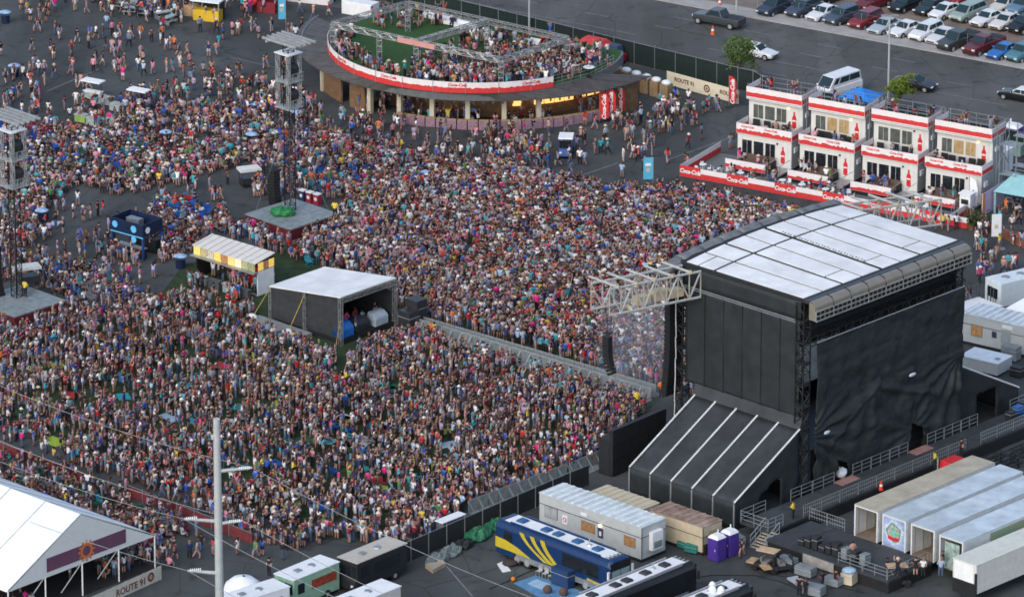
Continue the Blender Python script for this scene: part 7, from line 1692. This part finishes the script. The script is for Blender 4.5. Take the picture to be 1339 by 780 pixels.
walkers = [(36,20,'yellow'),(40,28,'white'),(60,18,'black'),(47,42,'black'),(52,42,'black'),(73,46,'brown'),(78,52,'denim blue'),(101,57,'black'),(126,52,'white'),(135,51,'brown'),(147,47,'pink'),(157,48,'maroon'),(172,50,'black'),(184,52,'orange'),(138,68,'black'),(147,70,'tan'),(157,70,'pink'),(150,95,'pale blue'),(156,93,'pink'),(181,93,'white'),(187,85,'tan'),(188,100,'pale blue'),(200,98,'pink'),(218,96,'orange'),(223,65,'white'),(228,66,'orange'),(234,74,'navy'),(245,74,'tan'),(273,75,'navy'),(283,73,'tan'),(266,100,'grey'),(277,98,'tan'),(253,101,'black'),(304,47,'pink'),(311,46,'white'),(329,42,'teal'),(334,42,'black'),(392,18,'white'),(410,27,'tan'),(430,22,'red'),(395,40,'black'),(303,118,'white'),(312,100,'black'),(345,90,'black'),(349,90,'tan'),(100,115,'denim blue'),(106,116,'tan'),(116,118,'black'),(95,95,'pink'),(44,92,'white'),(58,100,'lavender'),(71,104,'black'),(96,285,'white'),(128,283,'black'),(135,283,'red'),(105,318,'royal blue'),(113,320,'brown'),(125,318,'black'),(54,312,'white'),(58,315,'white'),(35,308,'grey'),(130,340,'denim blue'),(239,240,'hot pink'),(248,240,'black'),(256,248,'black'),(309,216,'yellow'),(282,263,'black'),(289,262,'tan'),(182,360,'navy'),(160,362,'white'),
 (792,185,'pale blue'),(827,182,'pale blue'),(819,185,'tan'),(842,188,'teal'),(855,193,'black'),(900,195,'maroon'),(909,165,'red'),(917,183,'denim blue'),(955,195,'grey'),(959,193,'black'),(896,220,'maroon'),(899,222,'tan'),(765,165,'red'),(778,170,'red'),(717,175,'tan'),(804,168,'black'),(746,218,'tan'),(758,215,'white'),(716,205,'teal'),(907,150,'white'),(920,150,'teal'),(863,140,'teal'),(879,140,'white'),(745,242,'royal blue'),(815,212,'white'),(828,208,'white'),(853,205,'black'),(835,212,'red'),(873,214,'red'),
 (1281,370,'hot pink'),(1290,365,'navy'),(1297,362,'lavender'),(1328,352,'red'),(1318,352,'teal'),(1312,358,'tan'),(1283,330,'teal'),(1277,325,'white'),(1263,395,'tan'),(1268,396,'black'),(1323,302,'white'),(1296,345,'white'),(1303,340,'tan'),(1233,300,'yellow'),(1240,303,'yellow'),(1222,300,'black')]
def zone_of(x, y):
    if x > 1200: return 'on the walkway by the food court'
    if x > 690: return 'on asphalt near the round bar'
    if y < 60 : return 'on asphalt near the far stalls'
    if y < 130: return 'on asphalt beyond the seats'
    return 'on the open asphalt lane'
for (x, y, tp) in walkers: one(x, y, pr.choice(WALK+[0,1,2,6]), tp, None, zone_of(x, y))
# the nearest rows of the crowd become individuals too
near = sorted(range(len(pts)), key=lambda i: pts[i][0].y+(0 if pts[i][0].z < .01 else 1e6))
NEAR = set(near[:300-len(IND)])
for i in near[:300-len(IND)]:
    w, rz, pi, s = pts[i]
    zn = 'inside the marquee' if (w.x < -26 and w.y < -66) else ('by the red mesh fence' if w.x < -26 else ('in front rows by the food trucks' if w.x < -8 else 'beside the black mesh fence'))
    IND.append((w, rz, pi, s, None, None, zn))
pts = [p for i, p in enumerate(pts) if i not in NEAR]
pose = {'down':'arms down','bent':'arms bent','up':'both arms raised','oneup':'one arm raised','clap':'clapping','hips':'hands on hips','swing':'walking'}
for (w, rz, pi, s, tp, bt, zn) in IND:
    tn, bn, hn, ct, cb_, ch, cs = outfit(pi, tp, bt)
    if zn and tn in ('yellow','orange') and specs[pi][1] == 'stand' and specs[pi][3] > 1: tn += ' jacket'
    else: tn += ' top'
    o = add('person', PROT[pi], None, w, (0,0,rz)); o.scale = (s*1.1,s*1.1,s)
    ps = 'seated' if specs[pi][1] == 'sit' else pose[specs[pi][0]]
    tag(o, '%s person in %s, %s, %s' % (hn, tn, ps, zn), 'person', 'people '+zn)
    o['c_top'] = ct; o['c_bot'] = cb_; o['c_hair'] = ch; o['c_skin'] = cs
# ---------------------------------------------------------------- the rest of the crowd, one object
pm = bpy.data.meshes.new('crowd'); pm.from_pydata([p[0] for p in pts], [], [])
def at_f(nm, typ, key, vals):
    a = pm.attributes.new(nm, typ, 'POINT'); a.data.foreach_set(key, vals)
outs = [outfit(p[2]) for p in pts]
at_f('rot','FLOAT','value',[p[1] for p in pts]); at_f('scl','FLOAT','value',[p[3] for p in pts]); at_f('pid','INT','value',[p[2] for p in pts])
for nm, k in (('c_top',3),('c_bot',4),('c_hair',5),('c_skin',6)):
    at_f(nm,'FLOAT_COLOR','color',[v for o_ in outs for v in (*o_[k],1.0)])
crowd = add('crowd', pm); tag(crowd, 'dense festival crowd packed in front of the stage and round the stalls', 'crowd', None, 'stuff')
pc = bpy.data.collections.new('figure_shapes')
for i, me in enumerate(PROT):
    o = bpy.data.objects.new('figure_%02d' % i, me); pc.objects.link(o)
ng = bpy.data.node_groups.new('crowd_spread','GeometryNodeTree')
ng.interface.new_socket('Geometry', in_out='INPUT', socket_type='NodeSocketGeometry'); ng.interface.new_socket('Geometry', in_out='OUTPUT', socket_type='NodeSocketGeometry')
N = ng.nodes; Lk = ng.links; gi = N.new('NodeGroupInput'); go = N.new('NodeGroupOutput')
ci = N.new('GeometryNodeCollectionInfo'); ci.inputs['Collection'].default_value = pc; ci.inputs['Separate Children'].default_value = True; ci.inputs['Reset Children'].default_value = True
ip = N.new('GeometryNodeInstanceOnPoints'); ip.inputs['Pick Instance'].default_value = True
def named(nm, dt):
    n_ = N.new('GeometryNodeInputNamedAttribute'); n_.data_type = dt; n_.inputs['Name'].default_value = nm; return n_.outputs[0]
cx = N.new('ShaderNodeCombineXYZ'); Lk.new(named('rot','FLOAT'), cx.inputs[2])
Lk.new(gi.outputs[0], ip.inputs['Points']); Lk.new(ci.outputs[0], ip.inputs['Instance']); Lk.new(named('pid','INT'), ip.inputs['Instance Index']); Lk.new(cx.outputs[0], ip.inputs['Rotation']); sx = N.new('ShaderNodeVectorMath'); sx.operation = 'SCALE'; sx.inputs[0].default_value = (1.1,1.1,1.0); Lk.new(named('scl','FLOAT'), sx.inputs['Scale']); Lk.new(sx.outputs[0], ip.inputs['Scale']); Lk.new(ip.outputs[0], go.inputs[0])
md = crowd.modifiers.new('spread','NODES'); md.node_group = ng
print('people', len(IND), len(pts))
# ================================================================ stage smoke
def smoke():
    m = bpy.data.materials.new('stage_smoke'); m.use_nodes = True; nt = m.node_tree; N_ = nt.nodes; L_ = nt.links
    N_.remove(N_['Principled BSDF'])
    v = N_.new('ShaderNodeVolumePrincipled'); v.inputs['Color'].default_value = (.82,.86,.95,1); v.inputs['Density'].default_value = .017; v.inputs['Anisotropy'].default_value = .1
    L_.new(v.outputs[0], N_['Material Output'].inputs['Volume'])
    q = MB()
    for (x, y, z, r) in ((842,455,4,(4.6,9,6.5)),):
        c = P(x, y, z); q.ell((c.x,c.y,c.z), r, 18, 12)
    o = q.build('smoke', m, smooth=True); tag(o, 'pale smoke drifting over the crowd beside the stage', 'smoke', None, 'stuff')
smoke()
